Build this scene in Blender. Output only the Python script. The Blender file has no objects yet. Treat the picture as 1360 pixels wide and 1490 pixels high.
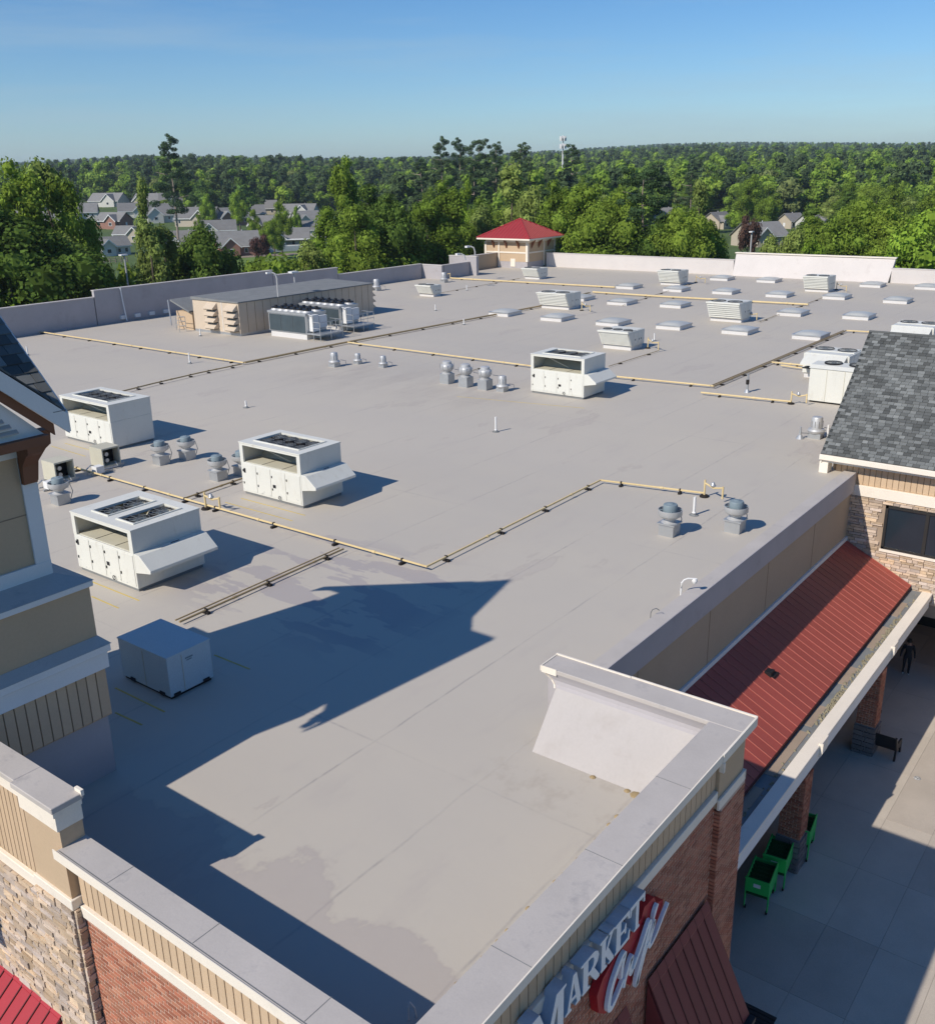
import bpy, math, random
import numpy as np
from mathutils import Vector, Matrix
random.seed(7); rng = np.random.default_rng(7)
S = bpy.context.scene
COL = S.collection
# ---------------------------------------------------------------- camera
H = 13.0                      # camera height above the flat roof (z = 0)
F, CX, CY = 1412.65, 680.0, 745.0
_p, _r, _y = math.radians(19.26), math.radians(-1.11), math.radians(37.68)
_R = np.array([[math.cos(_r), -math.sin(_r), 0], [math.sin(_r), math.cos(_r), 0], [0, 0, 1]])
_up = _R @ np.array([0, -math.cos(_p), -math.sin(_p)])
_fh = np.array([0, -math.sin(_p), math.cos(_p)]); _rt = np.array([1., 0, 0])
MW = np.array([_R @ (math.cos(_y)*_fh + math.sin(_y)*_rt), _R @ (math.sin(_y)*_fh - math.cos(_y)*_rt), _up])
CAMP = np.array([0, 0, H])
def at(x, y, z=0.0):
    "where the sight line of a photo pixel meets a level plane"
    d = MW @ np.array([(x-CX)/F, (y-CY)/F, 1]); p = CAMP + d*(z-H)/d[2]
    return Vector(p)
def far_point(x, y, dist):
    d = MW @ np.array([(x-CX)/F, (y-CY)/F, 1]); return Vector(CAMP + d*dist/math.hypot(d[0], d[1]))
def proj(P):
    c = MW.T @ (np.array(P, dtype=float)-CAMP); return CX+F*c[0]/c[2], CY+F*c[1]/c[2], c[2]
def in_view(P, m=25):
    x, y, z = proj(P); return z > 0 and -m < x < 1360+m and -m < y < 1490+m
cam = bpy.data.cameras.new('camera'); co = bpy.data.objects.new('camera', cam); COL.objects.link(co)
r_, u_, b_ = MW @ [1, 0, 0], MW @ [0, -1, 0], MW @ [0, 0, -1]
co.matrix_world = Matrix(((r_[0], u_[0], b_[0], 0), (r_[1], u_[1], b_[1], 0), (r_[2], u_[2], b_[2], H), (0, 0, 0, 1)))
cam.sensor_fit = 'VERTICAL'; cam.sensor_height = 24; cam.lens = 24*F/1490
cam.clip_start = 0.1; cam.clip_end = 30000
S.camera = co
# ---------------------------------------------------------------- light
SUN_AZ, SUN_EL = math.radians(-13.5), math.radians(39)      # direction the shadows fall, height of the sun
w = bpy.data.worlds.new('World'); S.world = w; w.use_nodes = True
nt = w.node_tree; nt.nodes.clear()
wo = nt.nodes.new('ShaderNodeOutputWorld'); bg = nt.nodes.new('ShaderNodeBackground'); sk = nt.nodes.new('ShaderNodeTexSky')
sk.sky_type = 'NISHITA'; sk.sun_disc = False; sk.sun_elevation = SUN_EL
sk.sun_rotation = math.atan2(-math.cos(SUN_AZ), -math.sin(SUN_AZ))
sk.altitude = 0; sk.air_density = 1.0; sk.dust_density = 0.3; sk.ozone_density = 6.0
# thin high cirrus: pale streaks stretched along the horizon
tc = nt.nodes.new('ShaderNodeTexCoord'); mp = nt.nodes.new('ShaderNodeMapping'); mp.inputs['Scale'].default_value = (1.0, 1.4, 14)
mp.inputs['Rotation'].default_value = (0.12, 0.05, 0.6)
nz = nt.nodes.new('ShaderNodeTexNoise'); nz.inputs['Scale'].default_value = 1.6; nz.inputs['Detail'].default_value = 7; nz.inputs['Roughness'].default_value = .62
cr = nt.nodes.new('ShaderNodeMapRange'); cr.inputs['From Min'].default_value = .47; cr.inputs['From Max'].default_value = .68; cr.inputs['To Max'].default_value = .30
tint = nt.nodes.new('ShaderNodeMix'); tint.data_type = 'RGBA'; tint.blend_type = 'MULTIPLY'; tint.inputs['Factor'].default_value = 1
# the sky deepens steadily from the pale horizon to the blue overhead
sz = nt.nodes.new('ShaderNodeSeparateXYZ'); er = nt.nodes.new('ShaderNodeMapRange'); er.inputs['From Max'].default_value = .42
ec = nt.nodes.new('ShaderNodeMix'); ec.data_type = 'RGBA'; ec.inputs['A'].default_value = (1.0, 1.12, 1.17, 1); ec.inputs['B'].default_value = (.03, .56, 1.02, 1)
nt.links.new(tc.outputs['Generated'], sz.inputs[0]); nt.links.new(sz.outputs['Z'], er.inputs['Value']); nt.links.new(er.outputs[0], ec.inputs['Factor']); nt.links.new(ec.outputs['Result'], tint.inputs['B'])
mx = nt.nodes.new('ShaderNodeMix'); mx.data_type = 'RGBA'
mx.inputs['B'].default_value = (4.2, 5.4, 6.2, 1)
nt.links.new(tc.outputs['Generated'], mp.inputs['Vector']); nt.links.new(mp.outputs['Vector'], nz.inputs['Vector'])
nt.links.new(nz.outputs['Fac'], cr.inputs['Value']); nt.links.new(cr.outputs['Result'], mx.inputs['Factor'])
nt.links.new(sk.outputs['Color'], tint.inputs['A']); nt.links.new(tint.outputs['Result'], mx.inputs['A'])
nt.links.new(mx.outputs['Result'], bg.inputs['Color']); bg.inputs['Strength'].default_value = 0.105
nt.links.new(bg.outputs['Background'], wo.inputs['Surface'])
sl = bpy.data.lights.new('sun', 'SUN'); sl.energy = 4.7; sl.angle = math.radians(.5); sl.color = (1, .93, .84)
so = bpy.data.objects.new('sun', sl); COL.objects.link(so)
SUND = Vector((math.cos(SUN_AZ)*math.cos(SUN_EL), math.sin(SUN_AZ)*math.cos(SUN_EL), -math.sin(SUN_EL)))
so.rotation_euler = SUND.to_track_quat('-Z', 'Y').to_euler(); so.location = (-60, 20, 60)
S.view_settings.view_transform = 'Standard'; S.view_settings.look = 'None'
S.view_settings.exposure = 0; S.view_settings.gamma = 1; S.view_settings.use_curve_mapping = False
S.render.engine = 'CYCLES'; S.render.resolution_x = 934; S.render.resolution_y = 1024
S.cycles.max_bounces = 6; S.cycles.transparent_max_bounces = 6

# ---------------------------------------------------------------- helpers
class MB:
    "collects simple solids in world coordinates; build() links them as ONE mesh object"
    def __init__(s): s.v = []; s.f = []
    def add(s, vs, fs):
        n = len(s.v); s.v += [tuple(v) for v in vs]; s.f += [tuple(i+n for i in f) for f in fs]; return s
    def box(s, x0, x1, y0, y1, z0, z1):
        return s.hexa([(x0,y0,z0),(x1,y0,z0),(x1,y1,z0),(x0,y1,z0),(x0,y0,z1),(x1,y0,z1),(x1,y1,z1),(x0,y1,z1)])
    def hexa(s, p): return s.add(p, [(3,2,1,0),(4,5,6,7),(0,1,5,4),(1,2,6,5),(2,3,7,6),(3,0,4,7)])
    def prism(s, poly, axis, a, b):
        "extrude a polygon given in the other two axes along axis 0/1/2 between a and b"
        n = len(poly)
        def mk(t, q):
            l = list(q); l.insert(axis, t); return tuple(l)
        vs = [mk(a, q) for q in poly]+[mk(b, q) for q in poly]
        return s.add(vs, [tuple(range(n)), tuple(range(2*n-1, n-1, -1))]+[(i, i+n, (i+1) % n+n, (i+1) % n) for i in range(n)])
    def tube(s, pts, r, n=8, cap=True):
        pts = [Vector(p) for p in pts]; rings = []; base = len(s.v); rr = r if hasattr(r, '__len__') else [r]*len(pts)
        for i, p in enumerate(pts):
            t = (pts[min(i+1, len(pts)-1)]-pts[max(i-1, 0)]).normalized()
            u = t.cross(Vector((0, 0, 1)));
            if u.length < .05: u = t.cross(Vector((1, 0, 0)))
            u.normalize(); v = t.cross(u)
            for k in range(n):
                a = 2*math.pi*k/n; q = p+(u*math.cos(a)+v*math.sin(a))*rr[i]; s.v.append(tuple(q))
        for i in range(len(pts)-1):
            for k in range(n):
                a = base+i*n+k; b = base+i*n+(k+1) % n; s.f.append((a, b, b+n, a+n))
        if cap:
            s.f.append(tuple(base+k for k in range(n-1, -1, -1))); s.f.append(tuple(base+(len(pts)-1)*n+k for k in range(n)))
        return s
    def lathe(s, c, prof, n=20):
        base = len(s.v)
        for r, z in prof:
            for k in range(n):
                a = 2*math.pi*k/n; s.v.append((c[0]+r*math.cos(a), c[1]+r*math.sin(a), c[2]+z))
        for i in range(len(prof)-1):
            for k in range(n):
                a = base+i*n+k; b = base+i*n+(k+1) % n; s.f.append((a, b, b+n, a+n))
        s.f.append(tuple(base+k for k in range(n-1, -1, -1))); s.f.append(tuple(base+(len(prof)-1)*n+k for k in range(n)))
        return s
    def mesh(s, name, m, org=(0, 0, 0), smooth=False):
        me = bpy.data.meshes.new(name)
        me.from_pydata([(a-org[0], b-org[1], c-org[2]) for a, b, c in s.v], [], s.f)
        me.materials.append(m); me.update()
        import bmesh
        bm = bmesh.new(); bm.from_mesh(me); bmesh.ops.recalc_face_normals(bm, faces=bm.faces); bm.to_mesh(me); bm.free()
        if smooth:
            me.polygons.foreach_set('use_smooth', [True]*len(me.polygons))
            try: me.set_sharp_from_angle(angle=math.radians(40))
            except Exception: pass
        return me
    def build(s, name, m, parent=None, smooth=False, bevel=0, org=None):
        if org is None: org = wloc(parent)
        o = bpy.data.objects.new(name, s.mesh(name, m, org, smooth)); COL.objects.link(o)
        if parent: o.parent = parent
        else: o.location = org
        if bevel:
            b = o.modifiers.new('bevel', 'BEVEL'); b.width = bevel; b.segments = 1; b.limit_method = 'ANGLE'
        return o
def wloc(o):
    v = Vector((0, 0, 0))
    while o is not None: v = v+o.location; o = o.parent
    return v
def tag(o, label=None, cat=None, group=None, kind=None):
    if label: o['label'] = label
    if cat: o['category'] = cat
    if group: o['group'] = group
    if kind: o['kind'] = kind
    return o
def thing(name, label, cat, loc=(0, 0, 0), group=None):
    o = bpy.data.objects.new(name, None); COL.objects.link(o); o.location = loc; o.empty_display_size = .2
    return tag(o, label, cat, group)
def kids(o): return [c for c in CH.get(o.name, [])]
def copy_tree(o, parent=None):
    c = o.copy(); COL.objects.link(c)
    if parent is not None: c.parent = parent
    for ch in [k for k in o.children]: copy_tree(ch, c)
    return c
def place(o, mesh, name, parent, M4):
    pass
def piece(name, me, parent, M4):
    "one separately liftable piece: shares mesh data, world matrix M4"
    o = bpy.data.objects.new(name, me); COL.objects.link(o); o.parent = parent
    o.matrix_basis = Matrix.Translation(-wloc(parent)) @ M4
    return o
def struct(o): o['kind'] = 'structure'; return o
def stuff(o): o['kind'] = 'stuff'; return o
# ---------------------------------------------------------------- materials
def N(nt, t, **kw):
    n = nt.nodes.new(t)
    for k, v in kw.items():
        if k in n.inputs: n.inputs[k].default_value = v
        else: setattr(n, k, v)
    return n
def mat(name, col, rough=.8, var=.12, scale=3.0, fine=.06, bump=.0, bscale=40., metal=0., streak=None, piecevar=0., dirt=None, dirtcol=None, spec=.3, trans=0.):
    m = bpy.data.materials.new(name); m.use_nodes = True; nt = m.node_tree; nt.nodes.clear(); L = nt.links.new
    out = N(nt, 'ShaderNodeOutputMaterial'); bs = N(nt, 'ShaderNodeBsdfPrincipled')
    bs.inputs['Roughness'].default_value = rough; bs.inputs['Metallic'].default_value = metal; bs.inputs['Specular IOR Level'].default_value = spec
    geo = N(nt, 'ShaderNodeNewGeometry')
    mpn = N(nt, 'ShaderNodeMapping'); L(geo.outputs['Position'], mpn.inputs['Vector'])
    if streak: mpn.inputs['Scale'].default_value = streak
    n1 = N(nt, 'ShaderNodeTexNoise', Scale=scale*.2, Detail=6., Roughness=.6); L(mpn.outputs['Vector'], n1.inputs['Vector'])
    n2 = N(nt, 'ShaderNodeTexNoise', Scale=scale*8, Detail=3.); L(geo.outputs['Position'], n2.inputs['Vector'])
    a = N(nt, 'ShaderNodeMapRange'); a.inputs['From Min'].default_value = .25; a.inputs['From Max'].default_value = .75
    a.inputs['To Min'].default_value = 1-var; a.inputs['To Max'].default_value = 1+var; L(n1.outputs['Fac'], a.inputs['Value'])
    b = N(nt, 'ShaderNodeMapRange'); b.inputs['From Min'].default_value = .25; b.inputs['From Max'].default_value = .75
    b.inputs['To Min'].default_value = 1-fine; b.inputs['To Max'].default_value = 1+fine; L(n2.outputs['Fac'], b.inputs['Value'])
    mu = N(nt, 'ShaderNodeMath', operation='MULTIPLY'); L(a.outputs[0], mu.inputs[0]); L(b.outputs[0], mu.inputs[1]); val = mu.outputs[0]
    if piecevar:
        oi = N(nt, 'ShaderNodeObjectInfo'); ad = N(nt, 'ShaderNodeMath', operation='ADD'); L(oi.outputs['Random'], ad.inputs[0]); L(geo.outputs['Random Per Island'], ad.inputs[1])
        fr = N(nt, 'ShaderNodeMath', operation='FRACT'); L(ad.outputs[0], fr.inputs[0])
        c = N(nt, 'ShaderNodeMapRange'); c.inputs['To Min'].default_value = 1-piecevar; c.inputs['To Max'].default_value = 1+piecevar; L(fr.outputs[0], c.inputs['Value'])
        m2 = N(nt, 'ShaderNodeMath', operation='MULTIPLY'); L(val, m2.inputs[0]); L(c.outputs[0], m2.inputs[1]); val = m2.outputs[0]
    vm = N(nt, 'ShaderNodeVectorMath', operation='SCALE'); vm.inputs[0].default_value = col[:3]; L(val, vm.inputs['Scale'])
    colout = vm.outputs['Vector']
    if piecevar and dirtcol:       # second hue for some pieces
        rp = N(nt, 'ShaderNodeMath', operation='MULTIPLY'); L(fr.outputs[0], rp.inputs[0]); rp.inputs[1].default_value = 7.31
        rf = N(nt, 'ShaderNodeMath', operation='FRACT'); L(rp.outputs[0], rf.inputs[0])
        mm = N(nt, 'ShaderNodeMix', data_type='RGBA'); L(rf.outputs[0], mm.inputs['Factor']); L(colout, mm.inputs['A'])
        vs = N(nt, 'ShaderNodeVectorMath', operation='SCALE'); vs.inputs[0].default_value = dirtcol[:3]; L(val, vs.inputs['Scale']); L(vs.outputs['Vector'], mm.inputs['B'])
        colout = mm.outputs['Result']
    elif dirt:
        n3 = N(nt, 'ShaderNodeTexNoise', Scale=dirt, Detail=8., Roughness=.7); L(mpn.outputs['Vector'], n3.inputs['Vector'])
        d = N(nt, 'ShaderNodeMapRange'); d.inputs['From Min'].default_value = .56; d.inputs['From Max'].default_value = .74; d.inputs['To Max'].default_value = .8; L(n3.outputs['Fac'], d.inputs['Value'])
        mm = N(nt, 'ShaderNodeMix', data_type='RGBA'); L(d.outputs[0], mm.inputs['Factor']); L(colout, mm.inputs['A'])
        mm.inputs['B'].default_value = (*(dirtcol or [c*.55 for c in col[:3]]), 1); colout = mm.outputs['Result']
    L(colout, bs.inputs['Base Color'])
    if bump:
        bn = N(nt, 'ShaderNodeTexNoise', Scale=bscale, Detail=4.); L(geo.outputs['Position'], bn.inputs['Vector'])
        bu = N(nt, 'ShaderNodeBump', Strength=bump, Distance=.02); L(bn.outputs['Fac'], bu.inputs['Height']); L(bu.outputs['Normal'], bs.inputs['Normal'])
    sh = bs.outputs['BSDF']
    if trans:
        tr = N(nt, 'ShaderNodeBsdfTranslucent'); L(colout, tr.inputs['Color']); ms = N(nt, 'ShaderNodeMixShader'); ms.inputs[0].default_value = trans
        L(sh, ms.inputs[1]); L(tr.outputs[0], ms.inputs[2]); sh = ms.outputs[0]
    L(sh, out.inputs['Surface']); return m
MT = {}
MT['membrane_cap'] = mat('membrane_cap', (.47, .43, .39), .75, .10, 4, .04, .15, 12, dirt=1.6, dirtcol=(.31, .29, .28))
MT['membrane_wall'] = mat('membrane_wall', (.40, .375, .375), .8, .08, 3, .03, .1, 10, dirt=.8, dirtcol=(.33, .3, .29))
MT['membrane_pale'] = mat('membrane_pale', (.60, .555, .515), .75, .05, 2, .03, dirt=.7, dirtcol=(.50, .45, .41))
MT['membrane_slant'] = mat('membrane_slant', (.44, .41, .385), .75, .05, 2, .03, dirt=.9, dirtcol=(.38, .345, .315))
MT['pent'] = mat('pale_beige_panel', (.56, .46, .345), .75, .06, 2, .03, dirt=1.0, dirtcol=(.45, .36, .27))
MT['patch'] = mat('membrane_patch', (.435, .395, .345), .75, .08, 3, .03)
MT['membrane_grey'] = mat('membrane_grey', (.20, .205, .20), .85, .15, 5, .05, dirt=.5, dirtcol=(.2, .2, .19))
MT['cream'] = mat('cream_trim', (.80, .72, .60), .6, .05, 3, .03, dirt=2.2, dirtcol=(.66, .6, .5))
MT['white'] = mat('white_trim', (.72, .72, .70), .55, .05, 3, .02)
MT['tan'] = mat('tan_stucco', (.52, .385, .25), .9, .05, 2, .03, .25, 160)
MT['board'] = mat('tan_siding', (.56, .41, .265), .75, .05, 2, .03, .1, 60, piecevar=.06)
MT['groove'] = mat('siding_groove', (.26, .19, .125), .9, .1, 4)
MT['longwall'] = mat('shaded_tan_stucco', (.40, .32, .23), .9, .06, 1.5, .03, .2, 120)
MT['brown'] = mat('brown_timber', (.20, .085, .045), .6, .1, 6)
MT['brick'] = mat('red_brick', (.37, .125, .072), .85, .12, 5, .15, .4, 90, piecevar=.24, dirtcol=(.44, .20, .12))
MT['mortar'] = mat('mortar', (.58, .42, .32), .95, .1, 5)
MT['stone'] = mat('tan_ledgestone', (.58, .43, .28), .9, .16, 22, .14, .7, 28, piecevar=.3, dirtcol=(.50, .42, .36))
MT['stonejoint'] = mat('stone_joint', (.34, .26, .19), .95, .1, 5)
MT['block'] = mat('grey_block', (.17, .145, .135), .9, .15, 5, .1, .3, 60, piecevar=.2)
MT['blockjoint'] = mat('block_joint', (.27, .24, .22), .95, .1, 5)
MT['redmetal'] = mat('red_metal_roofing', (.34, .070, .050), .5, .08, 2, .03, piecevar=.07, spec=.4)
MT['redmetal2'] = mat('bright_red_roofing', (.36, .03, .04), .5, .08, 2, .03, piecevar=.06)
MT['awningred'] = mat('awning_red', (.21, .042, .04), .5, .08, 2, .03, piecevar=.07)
MT['redseam'] = mat('red_seam', (.42, .13, .10), .5, .08, 2)
MT['redseam_dark'] = mat('dark_red_seam', (.09, .014, .016), .5, .08, 2)
MT['shingle'] = mat('slate_shingle', (.155, .16, .152), .9, .14, 8, .14, .4, 60, piecevar=.5, dirtcol=(.11, .115, .11))
MT['shinglebase'] = mat('shingle_underlay', (.045, .05, .05), .95, .1, 5)
MT['concrete'] = mat('sidewalk_concrete', (.52, .455, .37), .9, .10, 3, .05, .15, 30, piecevar=.008, dirt=.55, dirtcol=(.44, .38, .31))
MT['joint'] = mat('concrete_joint', (.36, .315, .26), .95, .1, 5)
MT['asphalt'] = mat('asphalt', (.06, .06, .06), .9, .15, 3)
MT['unit'] = mat('unit_white_paint', (.66, .65, .58), .45, .05, 3, .03, dirt=2.5, dirtcol=(.53, .50, .42), streak=(1, 1, .35))
MT['unitshade'] = mat('unit_inner_metal', (.52, .49, .38), .6, .1, 3)
MT['coil'] = mat('coil_fins', (.045, .05, .055), .6, .2, 6)
MT['coilblue'] = mat('condenser_coil', (.055, .075, .085), .5, .15, 6)
MT['black'] = mat('black_metal', (.015, .015, .017), .5, .1, 5)
MT['guard'] = mat('fan_guard_wire', (.16, .17, .17), .4, .1, 5, metal=.3)
MT['hole'] = mat('dark_void', (.012, .012, .013), .95, .1, 5)
MT['galv'] = mat('galvanised_steel', (.44, .45, .45), .4, .12, 8, .05, metal=.55)
MT['alu'] = mat('spun_aluminium', (.50, .50, .49), .5, .14, 8, .08, metal=.35)
MT['motor'] = mat('motor_cover_grey', (.20, .25, .27), .5, .1, 8)
MT['gas'] = mat('yellow_gas_paint', (.64, .50, .26), .55, .1, 3, .08, dirt=1.2, dirtcol=(.45, .32, .16))
MT['gasdark'] = mat('brown_pipe_paint', (.34, .25, .13), .7, .1, 3, .1)  # brown tone; for the long pipe pair, yellow with its shade put in
MT['rubber'] = mat('black_rubber', (.022, .018, .016), .85, .1, 5)
MT['pvc'] = mat('white_pvc', (.72, .71, .68), .5, .04, 3)
MT['yellowline'] = mat('yellow_paint', (.56, .42, .10), .8, .2, 6, .15, dirt=4., dirtcol=(.42, .38, .32))
MT['dome'] = mat('acrylic_dome', (.47, .47, .43), .35, .06, 6, .03, spec=.6)
MT['curb'] = mat('skylight_curb', (.62, .60, .57), .6, .05, 3)
MT['glass'] = mat('dark_window_glass', (.02, .03, .04), .12, .1, 3, spec=.6)
MT['bronze'] = mat('bronze_frame', (.03, .028, .026), .5, .1, 3)
MT['signwhite'] = mat('sign_white_face', (.80, .82, .80), .5, .03, 3)
MT['signside'] = mat('sign_pale_side', (.42, .50, .58), .5, .03, 3)
MT['signred'] = mat('sign_red', (.40, .012, .02), .5, .05, 3)
MT['green'] = mat('green_plastic', (.025, .46, .08), .45, .06, 5, spec=.5)
MT['darkgreen'] = mat('dark_green_basket', (.01, .08, .02), .6, .06, 5)
MT['cloth'] = mat('dark_clothing', (.018, .018, .022), .9, .1, 5)
MT['skin'] = mat('skin', (.35, .19, .13), .6, .05, 5)
MT['hair'] = mat('dark_hair', (.02, .014, .01), .7, .05, 5)
MT['houseroof'] = mat('grey_shingle_roof', (.20, .195, .185), .9, .12, 3, .1, piecevar=.15)
MT['houseroof2'] = mat('brown_shingle_roof', (.14, .105, .09), .9, .12, 3, .1, piecevar=.1)
MT['siding_w'] = mat('white_house_siding', (.56, .55, .50), .8, .04, 2)
MT['siding_t'] = mat('tan_house_siding', (.46, .40, .31), .8, .05, 2)
MT['housebrick'] = mat('house_brick', (.30, .16, .12), .85, .1, 4, .12)
MT['doorblue'] = mat('blue_door', (.03, .13, .20), .6)
MT['grass'] = mat('grass_ground', (.075, .115, .03), .95, .3, .4, .15, .3, 3)
MT['lawn'] = mat('mown_lawn', (.13, .20, .04), .95, .15, .6, .1)
MT['road'] = mat('road_tan', (.25, .2, .15), .9, .1, 1)
MT['bark'] = mat('bark', (.13, .10, .075), .95, .2, 6, .1)
MT['palebark'] = mat('pale_bark', (.30, .24, .19), .95, .2, 6, .1)
MT['lichen'] = mat('debris', (.24, .21, .14), .95, .3, 20, .2)
MT['galvlight'] = mat('lamp_post_grey', (.42, .42, .41), .5, .05, 3)
MT['teal'] = mat('grey_hvac_cover', (.50, .56, .56), .6, .05, 3)
def roof_material():
    m = bpy.data.materials.new('roof_membrane'); m.use_nodes = True; nt = m.node_tree; nt.nodes.clear(); L = nt.links.new
    out = N(nt, 'ShaderNodeOutputMaterial'); bs = N(nt, 'ShaderNodeBsdfPrincipled', Roughness=.72); bs.inputs['Specular IOR Level'].default_value = .25
    geo = N(nt, 'ShaderNodeNewGeometry'); P = geo.outputs['Position']
    sep = N(nt, 'ShaderNodeSeparateXYZ'); L(P, sep.inputs[0])
    def noise(scale, detail=6, vscale=None, rough=.6, off=None):
        n = N(nt, 'ShaderNodeTexNoise', Scale=scale, Detail=float(detail), Roughness=rough)
        mp = N(nt, 'ShaderNodeMapping'); mp.inputs['Scale'].default_value = vscale or (1, 1, 1); mp.inputs['Location'].default_value = off or (0, 0, 0)
        L(P, mp.inputs['Vector']); L(mp.outputs[0], n.inputs['Vector']); return n.outputs['Fac']
    def rng_(v, a, b, c=0., d=1.):
        r = N(nt, 'ShaderNodeMapRange'); r.inputs['From Min'].default_value = a; r.inputs['From Max'].default_value = b; r.inputs['To Min'].default_value = c; r.inputs['To Max'].default_value = d
        L(v, r.inputs['Value']); return r.outputs[0]
    def mth(op, a, b=None):
        n = N(nt, 'ShaderNodeMath', operation=op)
        for i, q in enumerate((a, b)):
            if q is None: continue
            if isinstance(q, (int, float)): n.inputs[i].default_value = q
            else: L(q, n.inputs[i])
        return n.outputs[0]
    def mixc(f, a, b):
        n = N(nt, 'ShaderNodeMix', data_type='RGBA')
        L(f, n.inputs['Factor'])
        for k, q in (('A', a), ('B', b)):
            if isinstance(q, tuple): n.inputs[k].default_value = (*q, 1)
            else: L(q, n.inputs[k])
        return n.outputs['Result']
    base = mixc(rng_(noise(.035, 5), .3, .7), (.508, .458, .385), (.448, .41, .355))
    base = mixc(rng_(noise(.12, 8, (1, .35, 1)), .45, .75, 0, .55), base, (.535, .48, .385))
    base = mixc(rng_(noise(.5, 8, (.5, 1.6, 1), .7, (9, 3, 0)), .55, .8, 0, .5), base, (.40, .355, .325))
    # welded seams between membrane sheets, running along X every 3.05 m, cross laps every 15 m
    wob = rng_(noise(.6, 3), 0, 1, -.06, .06)
    fy = mth('FRACT', mth('DIVIDE', mth('ADD', mth('ADD', sep.outputs['Y'], wob), 100), 3.05))
    dy = mth('MULTIPLY', mth('ABSOLUTE', mth('SUBTRACT', fy, .5)), 3.05)
    s1 = rng_(dy, .0, .05, 1, 0)
    fx = mth('FRACT', mth('DIVIDE', mth('ADD', mth('ADD', sep.outputs['X'], wob), 100), 15.3))
    s2 = rng_(mth('MULTIPLY', mth('ABSOLUTE', mth('SUBTRACT', fx, .5)), 15.3), .0, .05, 1, 0)
    seam = mth('MULTIPLY', mth('MAXIMUM', s1, s2), mth('MULTIPLY', rng_(noise(.25, 4, None, .6, (3, 7, 0)), .42, .62, .10, 1.0), rng_(noise(2.2, 3, None, .6, (2, 1, 0)), .40, .56, .35, 1.0)))
    base = mixc(mth('MULTIPLY', seam, .62), base, (.27, .245, .235))
    # dirt ponds with ragged edges
    pond = noise(.2, 9, (.6, 1.5, 1), .66, (31, 11, 0))
    edge = mth('MULTIPLY', rng_(pond, .615, .63), rng_(pond, .63, .66, 1, 0))
    base = mixc(mth('MULTIPLY', rng_(pond, .615, .66), .3), base, (.42, .37, .335))
    base = mixc(mth('MULTIPLY', edge, .3), base, (.36, .31, .27))
    # tide marks near the front parapet and along the drain line of the pipes
    def zone(x0, x1, y0, y1, soft):
        a = mth('MULTIPLY', rng_(sep.outputs['X'], x0-soft, x0+soft), rng_(sep.outputs['X'], x1-soft, x1+soft, 1, 0))
        b = mth('MULTIPLY', rng_(sep.outputs['Y'], y0-soft, y0+soft), rng_(sep.outputs['Y'], y1-soft, y1+soft, 1, 0)); return mth('MULTIPLY', a, b)
    n4 = noise(.45, 10, None, .62, (5, 2, 0))
    sx_ = mth('SUBTRACT', sep.outputs['X'], mth('MULTIPLY', n4, 4.4))
    z1 = mth('MULTIPLY', zone(7.0, 12.5, 7.6, 17.6, .15), rng_(sx_, 7.98, 8.06, 1, 0))
    base = mixc(mth('MULTIPLY', z1, .55), base, (.385, .34, .315))
    zr = mth('MULTIPLY', zone(7.0, 12.5, 7.6, 17.6, .15), mth('MULTIPLY', rng_(sx_, 7.9, 8.02), rng_(sx_, 8.04, 8.2, 1, 0)))
    base = mixc(mth('MULTIPLY', zr, .2), base, (.33, .285, .26))
    n5 = noise(.55, 8, (1.8, .5, 1), .55, (1, 8, 0))
    z2 = mth('MULTIPLY', zone(17.5, 24.5, 17.5, 26.5, .8), rng_(n5, .50, .515))
    base = mixc(mth('MULTIPLY', z2, .75), base, (.36, .325, .315))
    z3 = mth('MULTIPLY', zone(14.8, 16.9, 7, 11.6, .3), rng_(noise(1.2, 9, None, .7), .5, .62))
    base = mixc(mth('MULTIPLY', z3, .6), base, (.40, .35, .29))
    z4 = mth('MULTIPLY', zone(44, 52.5, 32, 52, 2.5), rng_(noise(.35, 9, (.5, 1.6, 1), .7, (4, 4, 0)), .4, .7))
    base = mixc(mth('MULTIPLY', z4, .5), base, (.34, .30, .265))
    speck = rng_(noise(9, 3, None, .7), .66, .78)
    base = mixc(mth('MULTIPLY', speck, .25), base, (.25, .23, .22))
    L(base, bs.inputs['Base Color'])
    bu = N(nt, 'ShaderNodeBump', Strength=.25, Distance=.03); L(mth('ADD', noise(1.2, 6), mth('MULTIPLY', s1, .6)), bu.inputs['Height']); L(bu.outputs[0], bs.inputs['Normal'])
    L(bs.outputs[0], out.inputs['Surface']); return m
MT['roof'] = roof_material()
# ================================================================ piece meshes shared by alike pieces
def unit_box_mesh(name, m, cham=0.0):
    b = MB(); b.box(-.5, .5, -.5, .5, -.5, .5); me = b.mesh(name, m)
    if cham:
        import bmesh
        bm = bmesh.new(); bm.from_mesh(me)
        for v in bm.verts:
            if v.co.y < 0: v.co.x *= 1-cham; v.co.z *= 1-cham*1.6
        bm.to_mesh(me); bm.free()
    return me
def rock_mesh(name, m, seed):
    r = random.Random(seed); b = MB()
    q = lambda v, s: v*(1-r.uniform(.0, s))
    b.hexa([(q(-.5, .06), -.5-r.uniform(0, .12), q(-.5, .12)), (q(.5, .06), -.5-r.uniform(0, .12), q(-.5, .12)), (.5, .5, -.5), (-.5, .5, -.5),
            (q(-.5, .06), -.5-r.uniform(0, .12), q(.5, .12)), (q(.5, .06), -.5-r.uniform(0, .12), q(.5, .12)), (.5, .5, .5), (-.5, .5, .5)])
    return b.mesh(name, m)
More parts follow.
